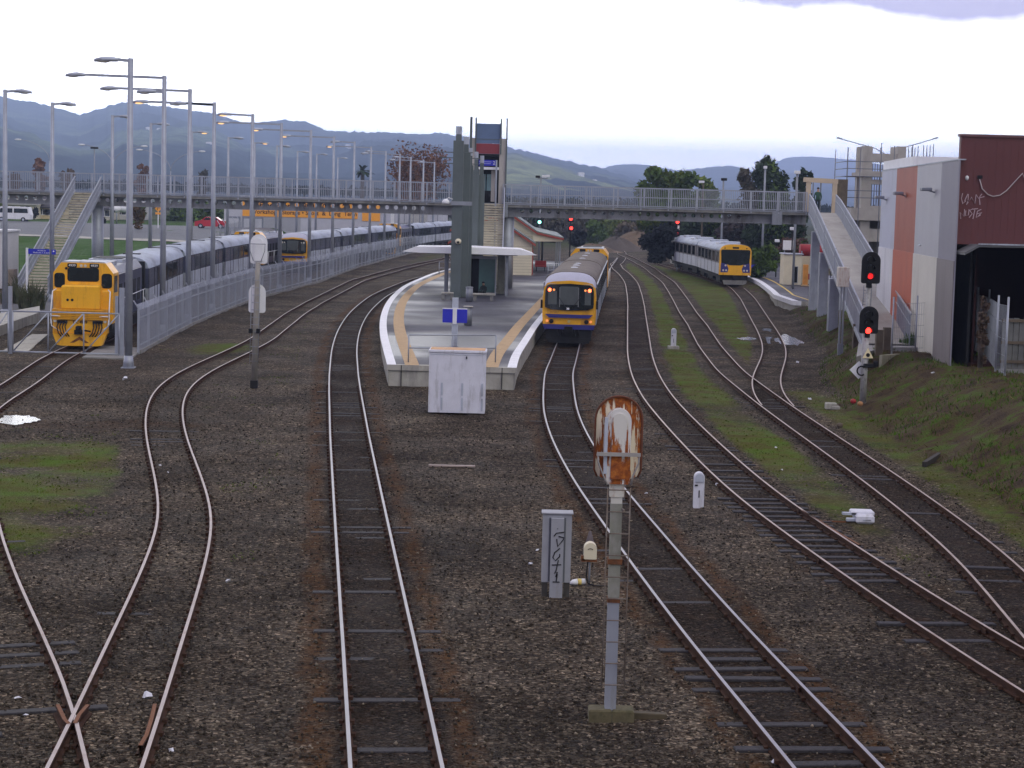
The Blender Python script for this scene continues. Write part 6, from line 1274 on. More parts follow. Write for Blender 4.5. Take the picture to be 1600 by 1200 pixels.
b.box(X_(1341), X_(1415), -.2, 3.2, Z_(276), Z_(270)); b.box(X_(1330), X_(1413), -.4, 3.2, Z_(345), Z_(326)); b.build('beam', t); b = mb(CONCD); b.box(X_(1330), X_(1362), .5, 2.6, Z_(358), Z_(345)); b.box(X_(1335), X_(1400), 3.0, 3.2, 0, Z_(325)); b.build('wall', t)
t2 = thing('scaffold', 'tube scaffold wrapped round the unfinished concrete tower', 'scaffold', (cx, cd - 1.2, .3)); b = mb(DKGAP); sc_m = mat('scaffold tube', (.13, .14, .17), .5, .3); b = mb(sc_m)
for px, tp in ((1318, 232), (1338, 230), (1370, 224), (1390, 228), (1418, 226), (1435, 226), (1440, 226), (1445, 226), (1450, 224)):
    for yy in (0, 5.6): b.tube([(X_(px), yy, 0), (X_(px), yy, Z_(tp) + .1)], .035, 6)
for py in (252, 263, 275, 297, 308): b.tube([(X_(1318), 0, Z_(py)), (X_(1400), 0, Z_(py))], .03, 6); b.tube([(X_(1318), 0, Z_(py)), (X_(1318), 5.6, Z_(py))], .03, 6)
for py in (252, 254): b.tube([(X_(1400), 0, Z_(py)), (X_(1468), 0, Z_(py))], .03, 6)
for k in range(9): b.tube([(X_(1362 + k * 4), 3.4, Z_(325)), (X_(1362 + k * 4), 3.4, Z_(253))], .03, 5)
b.tube([(X_(1370), 0, Z_(378)), (X_(1400), 0, Z_(350))], .03, 6); b.build('tubes', t2); b = mb(TIMBER); b.box(X_(1318), X_(1345), .2, 1.0, Z_(276), Z_(275)); b.build('plank_deck', t2)
# fences on top of the bank
pts = [tuple(G(x, y, 1.42)) for x, y in ((1393, 552), (1430, 548), (1475, 545))]
meshfence('thin mesh fence along the path edge above the bank', pts, 1.9)
pts = []
for x, y in ((1504, 549), (1524, 552), (1541, 560), (1555, 580), (1570, 588)):
    p = G(x, y, 1.4); p.z = hz(p.x, p.y); p = G(x, y, p.z); pts.append(tuple(p))
meshfence('leaning wire mesh fence on tall posts in front of the brown building', pts, 2.35)
p = G(1580, 588, 1.5); b = mb(mat('grey fence boards', (.12, .12, .115), .85, 0, .25, 2, (.07, .07, .065), (3, 3, .6), .4)); t = thing('timber_fence', 'grey board fence at the right edge of the picture', 'fence', (p.x - .25, p.y + .6, 1.45))
for k in range(16): b.box(k * .2 + .01, k * .2 + .19, 0, .025, .25, 1.95 + .02 * (k % 3))
b.build('boards', t); b = mb(TIMBER)
for z in (.45, 1.1, 1.85): b.box(0, 3.2, -.05, .0, z, z + .1)
b.build('rails', t); b = mb(CONCD); b.box(0, 3.2, -.1, .1, -.2, .24); b.build('plinth', t)
q = G(1388, 700, .9); q.z = hz(q.x, q.y)
for (xa_, ya_, xb_, yb2, lab) in ((1375, 640, 1448, 622, 'dark rail offcut lying on the grassy bank'), (1444, 730, 1490, 702, 'dark timber lying at the foot of the bank')):
    a = G(xa_, ya_, .6); a.z = hz(a.x, a.y); a = G(xa_, ya_, a.z); c = G(xb_, yb2, .9); c.z = hz(c.x, c.y); c = G(xb_, yb2, c.z); b = mb(mat('dark old timber', (.03, .026, .022), .8)); b.bar((0, 0, .08), tuple(c - a + Vector((0, 0, .1))), .12, .14); o = b.build('old_beam', None, a); tag(o, lab, 'beam')
# ------------------------------------------------------------------ left side beyond the yard: warehouse, houses, vehicles
D = 262.0; xl, xr = P(352, 330, D).x, P(600, 330, D).x; z0 = 1.2; t = thing('warehouse', 'pale warehouse with orange painted sign behind the stored trains', 'warehouse', (xl, D, z0)); Z_ = lambda py, px=480: P(px, py, D).z - z0; X_ = lambda px: P(px, 330, D).x - xl
WH = mat('pale warehouse wall', (.46, .46, .50), .7, 0, .06, .3, (.36, .36, .40), (.4, .4, .15), .4)
ztop = 6.35 - z0; b = mb(WH); b.box(X_(378), X_(597), 0, 18, 0, ztop); b.box(X_(350), X_(378), 0, 12, 0, Z_(327)); b.build('wall', t); b = mb(LGREY); b.box(X_(376), X_(599), -.2, 18.2, ztop, ztop + .2); b.build('roof', t)
b = mb(ORANGE); zb_, zt_ = Z_(340), Z_(312); b.box(X_(379), X_(559), -.08, 0, zb_, zt_); sg = b.build('sign', t); b = mb(ORANGE); b.box(X_(566), X_(594), -.08, 0, Z_(343), Z_(318)); b.build('sign', t)
SL = math.atan(-.026 + .018)
text('lettering', 'Free Phone  0800  10  10  20', 1.02, BLK, sg, (X_(476), -.09, Z_(322.5)), sx=1.02, bold=.03); text('lettering', 'Workshop \u2022 Storage \u2022 Short  &  Long  Term', .80, BLK, sg, (X_(475), -.09, Z_(333.0)), sx=1.0, bold=.012)
GW = mat('grey window frame', (.20, .21, .25), .6)
for xa_, xb_ in ((354, 376), (379, 412)): b = mb(GW); b.box(X_(xa_), X_(xb_), -.06, 0, Z_(361), Z_(341)); f = b.build('window_frame', t); b = mb(WH); b.box(X_(xa_) + .2, X_(xb_) - .25, -.08, -.06, Z_(359), Z_(344)); b.build('shutter', f)
b = mb(mat('grey painted wall patch', (.33, .33, .36), .7, 0, .05)); b.box(X_(413), X_(470), -.03, 0, Z_(362), Z_(340)); b.build('wall_patch', t); b = mb(GW); b.box(X_(400), X_(412), -.05, 0, Z_(372), Z_(356)); b.build('door', t)
xl2 = P(597, 330, 300).x; t = thing('warehouse', 'ribbed grey white warehouse right of the orange signed one', 'warehouse', (xl2, 300, z0)); X2 = lambda px: P(px, 330, 300).x - xl2; Z2 = lambda py: P(640, py, 300).z - z0
for k, (xa_, xb_) in enumerate(((597, 616), (616, 640), (640, 668), (668, 693))):
    b = mb([WHITE, WH, mat('stone grey cladding', (.40, .39, .38), .7), WH][k]); b.box(X2(xa_), X2(xb_) - .03, 0, 20, -1.5, 6.0 - z0 + .1 * (k % 2)); b.build('wall_panel', t)
b = mb(GW)
for px in (603, 610, 624, 632, 646, 656, 662, 676, 684): b.box(X2(px) - .06, X2(px) + .06, -.05, 0, -1, 5.9 - z0)
b.build('downpipe', t); b = mb(LGREY); b.box(X2(596), X2(694), -.3, 20.3, 6.1 - z0, 6.3 - z0); b.build('roof', t)
def house(label, px0, px1, pyb, pye, D, roofc, wallc, ridge=1.6, z0=None):
    a, c = P(px0, pyb, D), P(px1, pyb, D); z0 = hz(a.x, D) if z0 is None else z0; t = thing('house', label, 'house', ((a.x + c.x) / 2, D, z0)); w = (c.x - a.x) / 2; h = P(px0, pye, D).z - z0
    b = mb(wallc); b.box(-w, w, 0, 8, -.3, h); wl = b.build('wall', t); b = mb(roofc); b.prism([(-.5, h - .12), (4, h + ridge), (8.5, h - .12), (8.5, h + .08), (4, h + ridge + .22), (-.5, h + .08)], -w - .5, w + .5, 'x'); b.use(wallc); b.prism([(0, h), (8, h), (4, h + ridge)], -w, -w + .2, 'x'); b.prism([(0, h), (8, h), (4, h + ridge)], w - .2, w, 'x'); b.build('roof', t)
    b = mb(GLASS); b.use(GLASS)
    for x in (-.55, .35): b = mb(GLASS); b.box(x * w - .7, x * w + .7, -.04, 0, h * .38, h * .85); wn = b.build('window', t); b = mb(WHITE); b.box(x * w - .8, x * w + .8, -.03, 0, h * .33, h * .38); b.box(x * w - .04, x * w + .04, -.06, -.04, h * .38, h * .85); b.build('window_frame', wn)
    return t
DKROOF = mat('dark tiled roof', (.05, .045, .05), .8, 0, .15, 1); GRROOF = mat('grey iron roof', (.25, .25, .26), .6, 0, .1, .5)
house('cream house with low pale roof at the far left behind the white van', 4, 56, 340, 318, 285, mat('pale roof', (.42, .41, .38), .7), CREAM, .5)
house('cream house under a dark tiled roof behind the staircase', 60, 88, 343, 324, 288, DKROOF, mat('warm cream wall', (.58, .47, .28), .7), 2.0)
house('small cream house with dark roof just right of the staircase', 150, 170, 343, 326, 290, DKROOF, mat('stone wall', (.45, .42, .34), .7), 1.8)
house('white low house behind the small autumn tree', 180, 222, 345, 322, 300, GRROOF, mat('off white wall', (.50, .49, .46), .7), .6)
def vehicle(name, label, cat, X, Y, rz, prof, glass, W, paint, wheels, lights=True, group=None):
    t = thing(name, label, cat, (X, Y, hz(X, Y) + .0), rz, group); b = mb(paint); b.prism(prof, -W / 2, W / 2, 'y'); b.build('body', t)
    for g in glass: b = mb(GLASS); b.prism(g, -W / 2 - .012, W / 2 + .012, 'y'); b.build('window', t)
    for wx in wheels:
        for s in (-1, 1): b = mb(BLK); b.cyl((wx, s * W / 2 - (.2 if s > 0 else .02), .32), .32, .22, 16, 'y'); wh = b.build('wheel', t); b = mb(LGREY); b.cyl((wx, s * W / 2 + (.02 if s > 0 else -.03), .32), .17, .02, 12, 'y'); b.build('rim', wh)
    return t
X = P(22, 345, 262).x
vehicle('van', 'white passenger van parked on the road at the far left', 'van', X, 262, 0, [(-2.4, .35), (2.35, .35), (2.4, 1.0), (2.3, 1.35), (2.15, 2.0), (-1.6, 2.05), (-2.1, 1.25), (-2.45, 1.0)], [[(.2, 1.2), (2.1, 1.2), (2.02, 1.8), (.2, 1.8)], [(-1.1, 1.2), (0, 1.2), (0, 1.8), (-1.1, 1.8)], [(-1.95, 1.2), (-1.25, 1.2), (-1.25, 1.8), (-1.6, 1.8)]], 1.75, WHITE, (-1.5, 1.45))
X = P(330, 356, 248).x
vehicle('parked_car', 'red car parked beside the grey walled yard left of the warehouse', 'car', X, 248, 0, [(-2.0, .3), (2.0, .3), (2.05, .75), (1.9, 1.0), (1.3, 1.1), (.7, 1.5), (-.6, 1.5), (-1.2, 1.05), (-2.0, .9)], [[(-.9, 1.1), (-.05, 1.1), (-.05, 1.42), (-.55, 1.42)], [(.05, 1.1), (1.05, 1.1), (.65, 1.42), (.05, 1.42)]], 1.7, mat('glossy red car paint', (.45, .02, .035), .25, 0, .05, 1, coat=.5), (-1.25, 1.3))
for px, D_, lab in ((540, 225, 'white utility van roof showing between the trains and the warehouse'), (410, 222, 'white truck roof showing just left of the second train')):
    X = P(px, 352, D_).x; vehicle('van', lab, 'van', X, D_, 0, [(-2.5, .4), (2.5, .4), (2.6, 1.3), (2.2, 2.35), (-2.4, 2.4), (-2.6, 1.2)], [[(.6, 1.35), (2.2, 1.35), (1.95, 2.0), (.6, 2.0)]], 1.8, WHITE, (-1.6, 1.6))
q = P(180, 333, 265); t = thing('white_tank', 'white egg shaped tank on a post beside the small autumn tree', 'tank', (q.x, 265, hz(q.x, 265))); z = q.z + .6 - hz(q.x, 265); b = mb(WHITE); b.ell((0, 0, z), .75, .6, .55); b.ell((1.0, .6, z + .1), 1.2, .6, .6); b.build('tank', t); b = mb(BLK); b.cyl((-.1, -.62, z - .35), .18, .1, 10, 'y'); b.build('opening', t); b = mb(GALV); b.tube([(.2, 0, 0), (.2, 0, z)], .09, 8); b.build('post', t)  # egg shaped tank on a post, no lamp
q = P(247, 350, 240); t = thing('road_sign', 'orange diamond road sign on a white post by the lawn', 'road sign', (q.x, 240, hz(q.x, 240))); h0 = hz(q.x, 240); z = P(247, 326, 240).z - h0; b = mb(ORANGE); b.prism([(-.42, z), (0, z - .42), (.42, z), (0, z + .42)], -.03, .0); sg = b.build('sign_face', t); b = mb(BLK); b.tube([(-.1, -.035, z - .18), (-.1, -.035, z + .1), (.12, -.035, z + .1), (.12, -.035, z - .02)], .035, 5); b.build('symbol', sg); b = mb(ORANGE); b.box(-.35, .35, -.03, 0, z - .72, z - .46); b.build('plate', t); b = mb(WHITE); b.box(-.06, .06, 0, .06, 0, z); b.build('post', t)
# road, lawn edge, side yard surfaces
def ground_strip(name, pxs, m_, dz):
    b = mb(m_); W = []
    for x, y in pxs:
        p = G(x, y, 1.8)
        for _ in range(12): p = G(x, y, hz(p.x, p.y))
        W.append(p)
    return W
ROADM = mat('wet grey road', (.085, .09, .105), .75, 0, .15, .2, (.065, .068, .08), (.2, .2, .2), .4)
def drape(name, x0, x1, yf0, yf1, m_, dz, nx_=40, ny_=8):
    b = mb(m_); V = []
    for j in range(ny_ + 1):
        for i in range(nx_ + 1):
            x = x0 + (x1 - x0) * i / nx_; y = yf0(x) + (yf1(x) - yf0(x)) * j / ny_; V.append((x, y, float(hz0(x, y)) + dz))
    b.add(V, [(j * (nx_ + 1) + i, j * (nx_ + 1) + i + 1, (j + 1) * (nx_ + 1) + i + 1, (j + 1) * (nx_ + 1) + i) for j in range(ny_) for i in range(nx_)]); o = b.build(name); struct(o); return o
def hz0(x, y): return hz(x, y)
drape('road', -140, -34, lambda x: 213 - (x + 60) * .25, lambda x: 262 - (x + 60) * .12, ROADM, .06)
drape('kerb_strip', -140, -34, lambda x: 209.5 - (x + 60) * .25, lambda x: 212.9 - (x + 60) * .25, CONC, .07)
drape('car_park', -34, -22, lambda x: 205, lambda x: 258, mat('wet asphalt yard', (.08, .08, .09), .6, 0, .3, .25, (.2, .2, .23), (.1, .3, 1), .4), .08, 12, 12)
drape('service_road', -30.5, -25.6, lambda x: 92, lambda x: 134, mat('pale gravel track', (.10, .10, .105), .8, 0, .2, .3, (.07, .07, .07), (.3, .2, 1), .4), .06, 6, 20)
# left blue sign and cabin
q = P(42, 420, 118); z0 = hz(q.x, 118); t = thing('direction_sign', 'long blue direction sign with white lettering in front of the staircase', 'sign', (q.x, 118, z0)); b = mb(WHITE); zs = P(42, 388, 118).z - z0; b.box(-.07, .07, 0, .1, 0, zs + .03); b.build('post', t); b = mb(BLUESIGN); w1 = (P(77, 392, 118).x - q.x); b.box(.08, w1, 0, .05, zs - .34, zs - .02); f = b.build('sign_face', t); text('lettering', 'Access to\nPlatforms 1, 2 and 3', .13, WHITE, f, ((w1 + .25) / 2 + .1, -.008, zs - .18)); b = mb(BLUESIGN); x2, x3 = P(80.5, 392, 118).x - q.x, P(87, 392, 118).x - q.x; b.box(x2, x3, 0, .05, zs - .34, zs - .04); f2 = b.build('sign_face', t); b = mb(WHITE); b.cyl(((x2 + x3) / 2, -.01, zs - .14), .05, .01, 10, 'y'); b.build('symbol', f2)
t = thing('cabin', 'white box cabin cut off by the left edge beside the lawn', 'cabin', (P(-14, 400, 128).x, 128, .2)); h = P(5, 362, 128).z - .2; w = P(11, 390, 128).x - P(-14, 390, 128).x; b = mb(mat('off white cabin wall', (.55, .54, .54), .6, 0, .06, 1)); b.box(0, w, 0, 3, 0, h, .03); b.build('wall', t); b = mb(WHITE); b.box(-.1, w + .1, -.1, 3.1, h, h + .12); b.build('roof', t); b = mb(mat('brown base', (.25, .2, .17), .8)); b.box(w, w + .35, .3, 1.3, 0, 1.3); b.build('side_box', t)
pts = [(-29.6 + .02 * i, 112 + 6 * i, hz(-29.6, 112 + 6 * i)) for i in range(5)]
for base_x, y0_, n_, lab in ((-24.2, 150, 9, 'security fence with bent post tops between the stored train and the lawn'), (-31.5, 205, 5, 'grey security fence beside the road sign')):
    t = thing('security_fence', lab, 'fence', (base_x, y0_, hz(base_x, y0_))); b = mb(GALVD); z0 = hz(base_x, y0_)
    for k in range(n_ * 8): y = k * .45; z = hz(base_x, y0_ + y) - z0; b.box(-.012, .012, y - .03, y + .03, z, z + 2.1)
    b.build('pales', t)
    for k in range(n_): y = k * 3.6; z = hz(base_x, y0_ + y) - z0; b = mb(GALV); b.tube([(0, y, z), (0, y, z + 2.2), (-.35, y, z + 2.75)], .045, 6); b.build('post', t)

# ------------------------------------------------------------------ vegetation
def leafmat(name, c, c2): return mat(name, c, .8, 0, .45, .5, c2, (1.3, 1.3, 1.3), .5, spec=.12)
LG = leafmat('mid green leaves', (.075, .12, .022), (.030, .058, .014)); LD = leafmat('dark green leaves', (.032, .050, .024), (.014, .024, .013)); LY = leafmat('yellow green leaves', (.13, .165, .028), (.06, .085, .018)); LB = leafmat('russet leaves', (.17, .075, .032), (.09, .05, .03)); LA = leafmat('autumn leaves', (.13, .075, .03), (.05, .06, .02)); LK = leafmat('blackish leaves', (.012, .015, .017), (.02, .024, .022)); LT = leafmat('dull twig haze', (.075, .065, .045), (.05, .055, .03))
BARK = mat('bark', (.07, .055, .045), .9, 0, .3, 3)
def foliage(blobs, n, ls, rs, flat=1.0):
    """leaf sized quads spread through a set of ellipsoid clumps (x, y, z, rx, ry, rz)"""
    w = np.array([bb[3] * bb[4] * bb[5] for bb in blobs]) ** .7; w /= w.sum(); ix = rs.choice(len(blobs), n, p=w); B = np.array(blobs)[ix]
    d = rs.normal(size=(n, 3)); d /= np.linalg.norm(d, axis=1)[:, None]; r = np.minimum(rs.rand(n, 1) ** .45 * (1 + .12 * rs.normal(size=(n, 1))), 1.12); c = B[:, :3] + d * r * B[:, 3:]
    u = rs.normal(size=(n, 3)); u /= np.linalg.norm(u, axis=1)[:, None]; v = np.cross(u, rs.normal(size=(n, 3))); v /= np.linalg.norm(v, axis=1)[:, None]; s = (ls * (.5 + rs.rand(n, 1)))
    V = np.stack([c - u * s, c - v * s * .5 * flat, c + u * s, c + v * s * .5 * flat], 1).reshape(-1, 3); return V, np.arange(n * 4).reshape(-1, 4)
def crown_mesh(name, blobs, n, ls, m_, parent, seed):
    V, F = foliage(blobs, n, ls, np.random.RandomState(seed)); me = bpy.data.meshes.new(name); me.vertices.add(len(V)); me.vertices.foreach_set('co', V.reshape(-1)); me.loops.add(F.size); me.loops.foreach_set('vertex_index', F.ravel().astype(np.int32)); me.polygons.add(len(F)); me.polygons.foreach_set('loop_start', np.arange(0, F.size, 4, dtype=np.int32)); me.polygons.foreach_set('loop_total', np.full(len(F), 4, np.int32)); me.update(calc_edges=True); me.materials.append(m_)
    o = bpy.data.objects.new(name, me); COL.objects.link(o); o.parent = parent; return o
def tree(label, px, pyb, pyt, wpx, D, m_, n=1800, ls=.35, seed=0, shape='round', name='tree', z0=None, low=.25, m2=None, cat='tree'):
    rs = np.random.RandomState(seed + 100); X = P(px, 330, D).x; z0 = P(px, pyb, D).z if z0 is None else z0; t = thing(name, label, cat, (X, D, z0)); H_ = P(px, pyt, D).z - z0; Wd = wpx * D / FPX
    b = mb(BARK); r0 = max(.08, H_ * .022) * (.4 if shape == 'bush' else 1); b.tube([(0, 0, -.3), (rs.normal() * .05 * H_ * .3, 0, H_ * .35), (rs.normal() * .2, rs.normal() * .2, H_ * .75)], [r0 * 1.3, r0, r0 * .35], 8); blobs = []
    k_ = {'round': 13, 'tall': 11, 'bush': 9, 'spiky': 12}[shape]
    for i in range(k_):
        a = rs.rand() * 6.28; q = (i + .5) / k_
        if shape == 'tall': zz = H_ * (low + (1 - low) * .97 * q); rad = Wd * .5 * (1 - .75 * q) * .7; rr = Wd * .30 * (1.05 - .65 * q)
        elif shape == 'spiky': zz = H_ * (low + (.93 - low) * rs.rand() ** .8); rad = Wd * .36 * rs.rand() ** .5; rr = Wd * .17
        elif shape == 'bush': zz = H_ * (low + (.9 - low) * rs.rand()); rad = Wd * .36 * rs.rand() ** .4; rr = Wd * (.17 + .10 * rs.rand())
        else: zz = H_ * (low + (.95 - low) * rs.rand() ** .6); rad = Wd * .40 * rs.rand() ** .5 * (1.15 - .45 * zz / H_); rr = Wd * (.14 + .11 * rs.rand())
        x, y = rad * math.cos(a), rad * math.sin(a); rz = min(rr * (1.5 if shape in ('spiky', 'tall') else .9), H_ * .35); zz = max(min(zz, H_ - rz * .85), rz * .6); blobs.append((x, y, zz, rr, rr, rz))
        if shape != 'bush': b.tube([(0, 0, max(.1, zz * .55)), (x * .6, y * .6, zz * .85), (x, y, zz)], [r0 * .5, r0 * .3, r0 * .12], 5)
    blobs.append((0, 0, H_ * (.5 if shape != 'tall' else .4), Wd * .30, Wd * .30, H_ * (.38 if shape != 'bush' else .45)))
    if shape != 'bush': b.build('trunk', t)
    crown_mesh('crown' if shape != 'bush' else 'foliage', blobs, n, ls, m_, t, seed)
    if m2: crown_mesh('crown' if shape != 'bush' else 'foliage', blobs[::2], n // 3, ls, m2, t, seed + 50)
    return t
# right of the lift tower
tree('round mid green tree rising above the footbridge left of the silver railcar', 1026, 398, 258, 76, 232, LG, 5200, .34, 1, 'round', low=.12, m2=LY)
tree('yellow green tree in the middle of the row above the silver railcar', 1066, 398, 260, 72, 236, LG, 4600, .34, 2, 'round', low=.12, m2=LY)
tree('lower green tree at the right end of the row above the silver railcar', 1106, 398, 270, 64, 240, LG, 4000, .34, 3, 'round', low=.12, m2=LY)
tree('pale twiggy bush half bare beside the tall dark trees', 1170, 400, 262, 64, 226, LT, 2600, .26, 4, 'spiky', low=.2)
tree('tall dark ragged tree in front of the far right hill', 1209, 412, 240, 78, 214, LD, 6000, .28, 5, 'spiky', low=.08, m2=LG)
tree('thin dark tree close to the ramp head', 1251, 412, 250, 34, 205, LD, 2600, .26, 6, 'spiky', low=.08)
tree('dark shrub mass under the footbridge left of the silver railcar', 1032, 414, 350, 56, 205, LK, 4000, .26, 7, 'bush', 'shrub', low=.05, cat='shrub')
tree('deep green undergrowth tree below the footbridge behind the silver railcar', 1085, 405, 318, 95, 225, LD, 4200, .32, 8, 'bush', 'shrub', low=.05, m2=LG, cat='shrub')
tree('brownish leafless thicket below the footbridge right of the railcar roof', 1142, 405, 330, 50, 222, mat('brown thicket', (.055, .042, .036), .9, 0, .4, .6), 2000, .28, 9, 'bush', 'shrub', low=.05, cat='shrub')
tree('dark green thicket below the right end of the footbridge', 1180, 412, 338, 50, 215, LD, 2400, .28, 10, 'bush', 'shrub', low=.05, cat='shrub')
tree('dark hedge trees under the footbridge behind the booth', 1225, 412, 335, 80, 220, LD, 3200, .3, 11, 'bush', 'shrub', low=.05, cat='shrub')
tree('bright green conical shrub on the platform left of the cream booth', 1196, 432, 382, 40, 172, LG, 2600, .2, 12, 'bush', 'shrub', low=.05, m2=LD, cat='shrub')
tree('russet brown shrub right behind the short lamp post', 1240, 408, 372, 60, 185, mat('russet shrub', (.10, .05, .035), .9, 0, .4, .8), 1800, .2, 13, 'bush', 'shrub', low=.05, m2=LG, cat='shrub')
tree('grey green shrub behind the yellow front of the silver railcar', 1172, 428, 390, 32, 195, mat('grey shrub', (.05, .05, .05), .9, 0, .4, .8), 1400, .2, 14, 'bush', 'shrub', low=.05, cat='shrub')
# bushes on the far cutting under the bridge
for i, (px, pb, pt_, w, D_, m_, lab) in enumerate(((815, 372, 330, 30, 330, LT, 'dry scrub behind the station roof ridge'), (862, 385, 336, 46, 330, LT, 'olive scrub behind the far signal gantry'), (915, 378, 338, 60, 345, LT, 'twiggy olive scrub on the cutting right of the far signals'), (938, 378, 345, 42, 320, LG, 'green bramble clump on the cutting above the dirt mound'), (960, 366, 340, 50, 350, LY, 'grassy green scrub high on the cutting'), (985, 372, 348, 46, 335, mat('dead scrub', (.14, .11, .07), .9, 0, .4, .5), 'dead tan scrub left of the dark shrub mass'), (905, 383, 362, 24, 280, LK, 'dark shrub beside the far signals'), (880, 372, 345, 36, 350, mat('brown scrub', (.07, .055, .045), .9, 0, .4, .5), 'brown scrub below the far signal arm'), (828, 362, 322, 40, 340, LD, 'dark scrub behind the lift tower'))):
    tree(lab, px, pb, pt_, w, D_, m_, 1300, .36, 20 + i, 'bush', 'scrub', low=.05, cat='scrub')
def mound(name, label, px, py, w, h, D_, m_):
    X = P(px, py, D_).x; b = mb(m_); V = []; nr, na = 8, 24
    for j in range(nr + 1):
        q = j / nr
        for k in range(na): a = 2 * math.pi * k / na; rr = w * q * (1 + .15 * math.sin(3 * a + px)); V.append((rr * math.cos(a), rr * .8 * math.sin(a), h * (1 - q * q * (3 - 2 * q)) * (1 + .12 * math.sin(5 * a + 7 * q))))
    b.add(V, [(j * na + k, j * na + (k + 1) % na, (j + 1) * na + (k + 1) % na, (j + 1) * na + k) for j in range(nr) for k in range(na)], True); o = b.build(name, None, (X, D_, GZ - .1)); tag(o, label, 'dirt mound'); return o
SOILB = mat('bare brown soil', (.13, .09, .055), .95, 0, .3, .4, (.06, .045, .035), (.5, .5, .5), .5, .5, 2)
mound('dirt_mound', 'grey brown heap of dirt beyond the end of the yard', 962, 385, 5.5, 2.0, 285, mat('grey soil', (.075, .06, .05), .95, 0, .3, .4)); mound('dirt_mound', 'tan bank of dry earth left of the dark shrub mass', 994, 386, 8, 2.6, 300, SOILB); mound('dirt_mound', 'low tan earth heap behind the brown roofed train', 925, 388, 5, 1.2, 275, SOILB)
# left
tree('big russet bare tree rising above the footbridge left of the tall pillars', 648, 345, 228, 118, 330, LB, 5200, .28, 41, 'spiky', low=.2)
tree('small autumn tree with thin trunk on the lawn edge', 216, 366, 318, 28, 232, LA, 1500, .17, 42, 'round', low=.38, m2=LG)
tree('dark green trees behind the grey fence below the footbridge', 285, 352, 322, 70, 300, LG, 3000, .36, 43, 'bush', low=.05, m2=LD); tree('dark green trees left of the warehouse below the footbridge', 335, 352, 318, 60, 310, LG, 2600, .36, 44, 'bush', low=.05, m2=LD)
tree('dark rounded shrub beside the cream house', 50, 341, 325, 20, 280, LK, 900, .2, 45, 'bush', 'shrub', low=.05, cat='shrub'); tree('yellow green shrub at the far left edge', 1, 338, 315, 14, 280, LY, 700, .2, 46, 'bush', 'shrub', low=.05, cat='shrub')
tree('dark clipped hedge right of the staircase', 158, 352, 340, 22, 262, LK, 1200, .2, 47, 'bush', 'hedge', low=.1, cat='hedge')
for i, (px, pt_, w) in enumerate(((62, 246, 26), (104, 262, 24), (22, 262, 22), (222, 250, 26), (316, 266, 20))): tree(['russet tree behind the footbridge left of the staircase', 'small brown tree behind the staircase head', 'brown tree at the far left behind the footbridge', 'russet tree between the nearest lamp posts behind the footbridge', 'olive tree behind the fourth lamp post'][i], px, 330, pt_, w, 420, [LB, LA, LA, LB, LT][i], 1100, .4, 50 + i, 'round', low=.2)
# palm
X = P(566, 300, 360).x; z0 = 1.0; t = thing('palm_tree', 'dark palm with drooping fronds behind the footbridge left of the russet tree', 'palm tree', (X, 360, z0)); zt = P(566, 268, 360).z - z0; b = mb(BARK); b.tube([(0, 0, 0), (0, 0, zt)], [.5, .35], 10); b.build('trunk', t); b = mb(LD)
for k in range(34):
    a = rnd.uniform(0, 6.28); e = rnd.uniform(-.2, 1.3); L_ = rnd.uniform(1.6, 2.6); c_ = Vector((math.cos(a) * math.cos(e), math.sin(a) * math.cos(e), math.sin(e))); s_ = Vector((-math.sin(a), math.cos(a), 0)); pv = None
    for q in range(6):
        p = Vector((0, 0, zt)) + c_ * L_ * q / 5 - Vector((0, 0, 1.1 * (q / 5) ** 2)); w = .32 * math.sin(math.pi * (q + .6) / 6.2)
        if pv: b.add([pv[0] - s_ * pv[1], pv[0] + s_ * pv[1], p + s_ * w, p - s_ * w], [(0, 1, 2, 3)])
        pv = (p, w)
b.build('crown', t)
# weeds by the staircase foot
def weeds(name, label, px, pb, pt_, wpx, D_, m_, n, seed, cat='weeds'):
    rs = np.random.RandomState(seed); X = P(px, pb, D_).x; z0 = hz(X, D_); H_ = P(px, pt_, D_).z - z0; W_ = wpx * D_ / FPX / 2; b = mb(m_)
    for k in range(n):
        a, r_ = rs.rand() * 6.28, W_ * rs.rand() ** .6; x, y = r_ * math.cos(a), r_ * .7 * math.sin(a); h = H_ * (.35 + .65 * rs.rand()) * (1 - .4 * (r_ / W_) ** 2); lx_, ly_ = rs.normal(size=2) * .22 * h; w = .012 + .022 * rs.rand(); c_, s_ = math.cos(a * 3), math.sin(a * 3)
        b.add([(x - c_ * w, y - s_ * w, -.05), (x + c_ * w, y + s_ * w, -.05), (x + lx_ * .4 + c_ * w, y + ly_ * .4 + s_ * w, h * .6), (x + lx_ * .4 - c_ * w, y + ly_ * .4 - s_ * w, h * .6), (x + lx_, y + ly_, h)], [(0, 1, 2, 3), (3, 2, 4)])
    o = b.build(name, None, (X, D_, z0)); tag(o, label, cat); return o
WD = mat('weed stalks', (.075, .085, .045), .9, 0, .4, 2, (.14, .12, .075), (3, 3, 3), .5, spec=.05)
weeds('weed_clump', 'tall weeds at the foot of the staircase', 50, 480, 428, 40, 112, WD, 420, 71); weeds('weed_clump', 'rank weeds at the left edge in front of the white cabin', 22, 475, 436, 40, 116, WD, 380, 72); weeds('weed_clump', 'low weeds between the white cabin and the blue direction sign', 34, 440, 418, 30, 124, WD, 260, 73)
weeds('grass_tussock', 'green grass tussock beside the foot of the ramp by the orange panel', 1428, 538, 515, 50, 79.5, GRS, 700, 75, 'grass tussock')
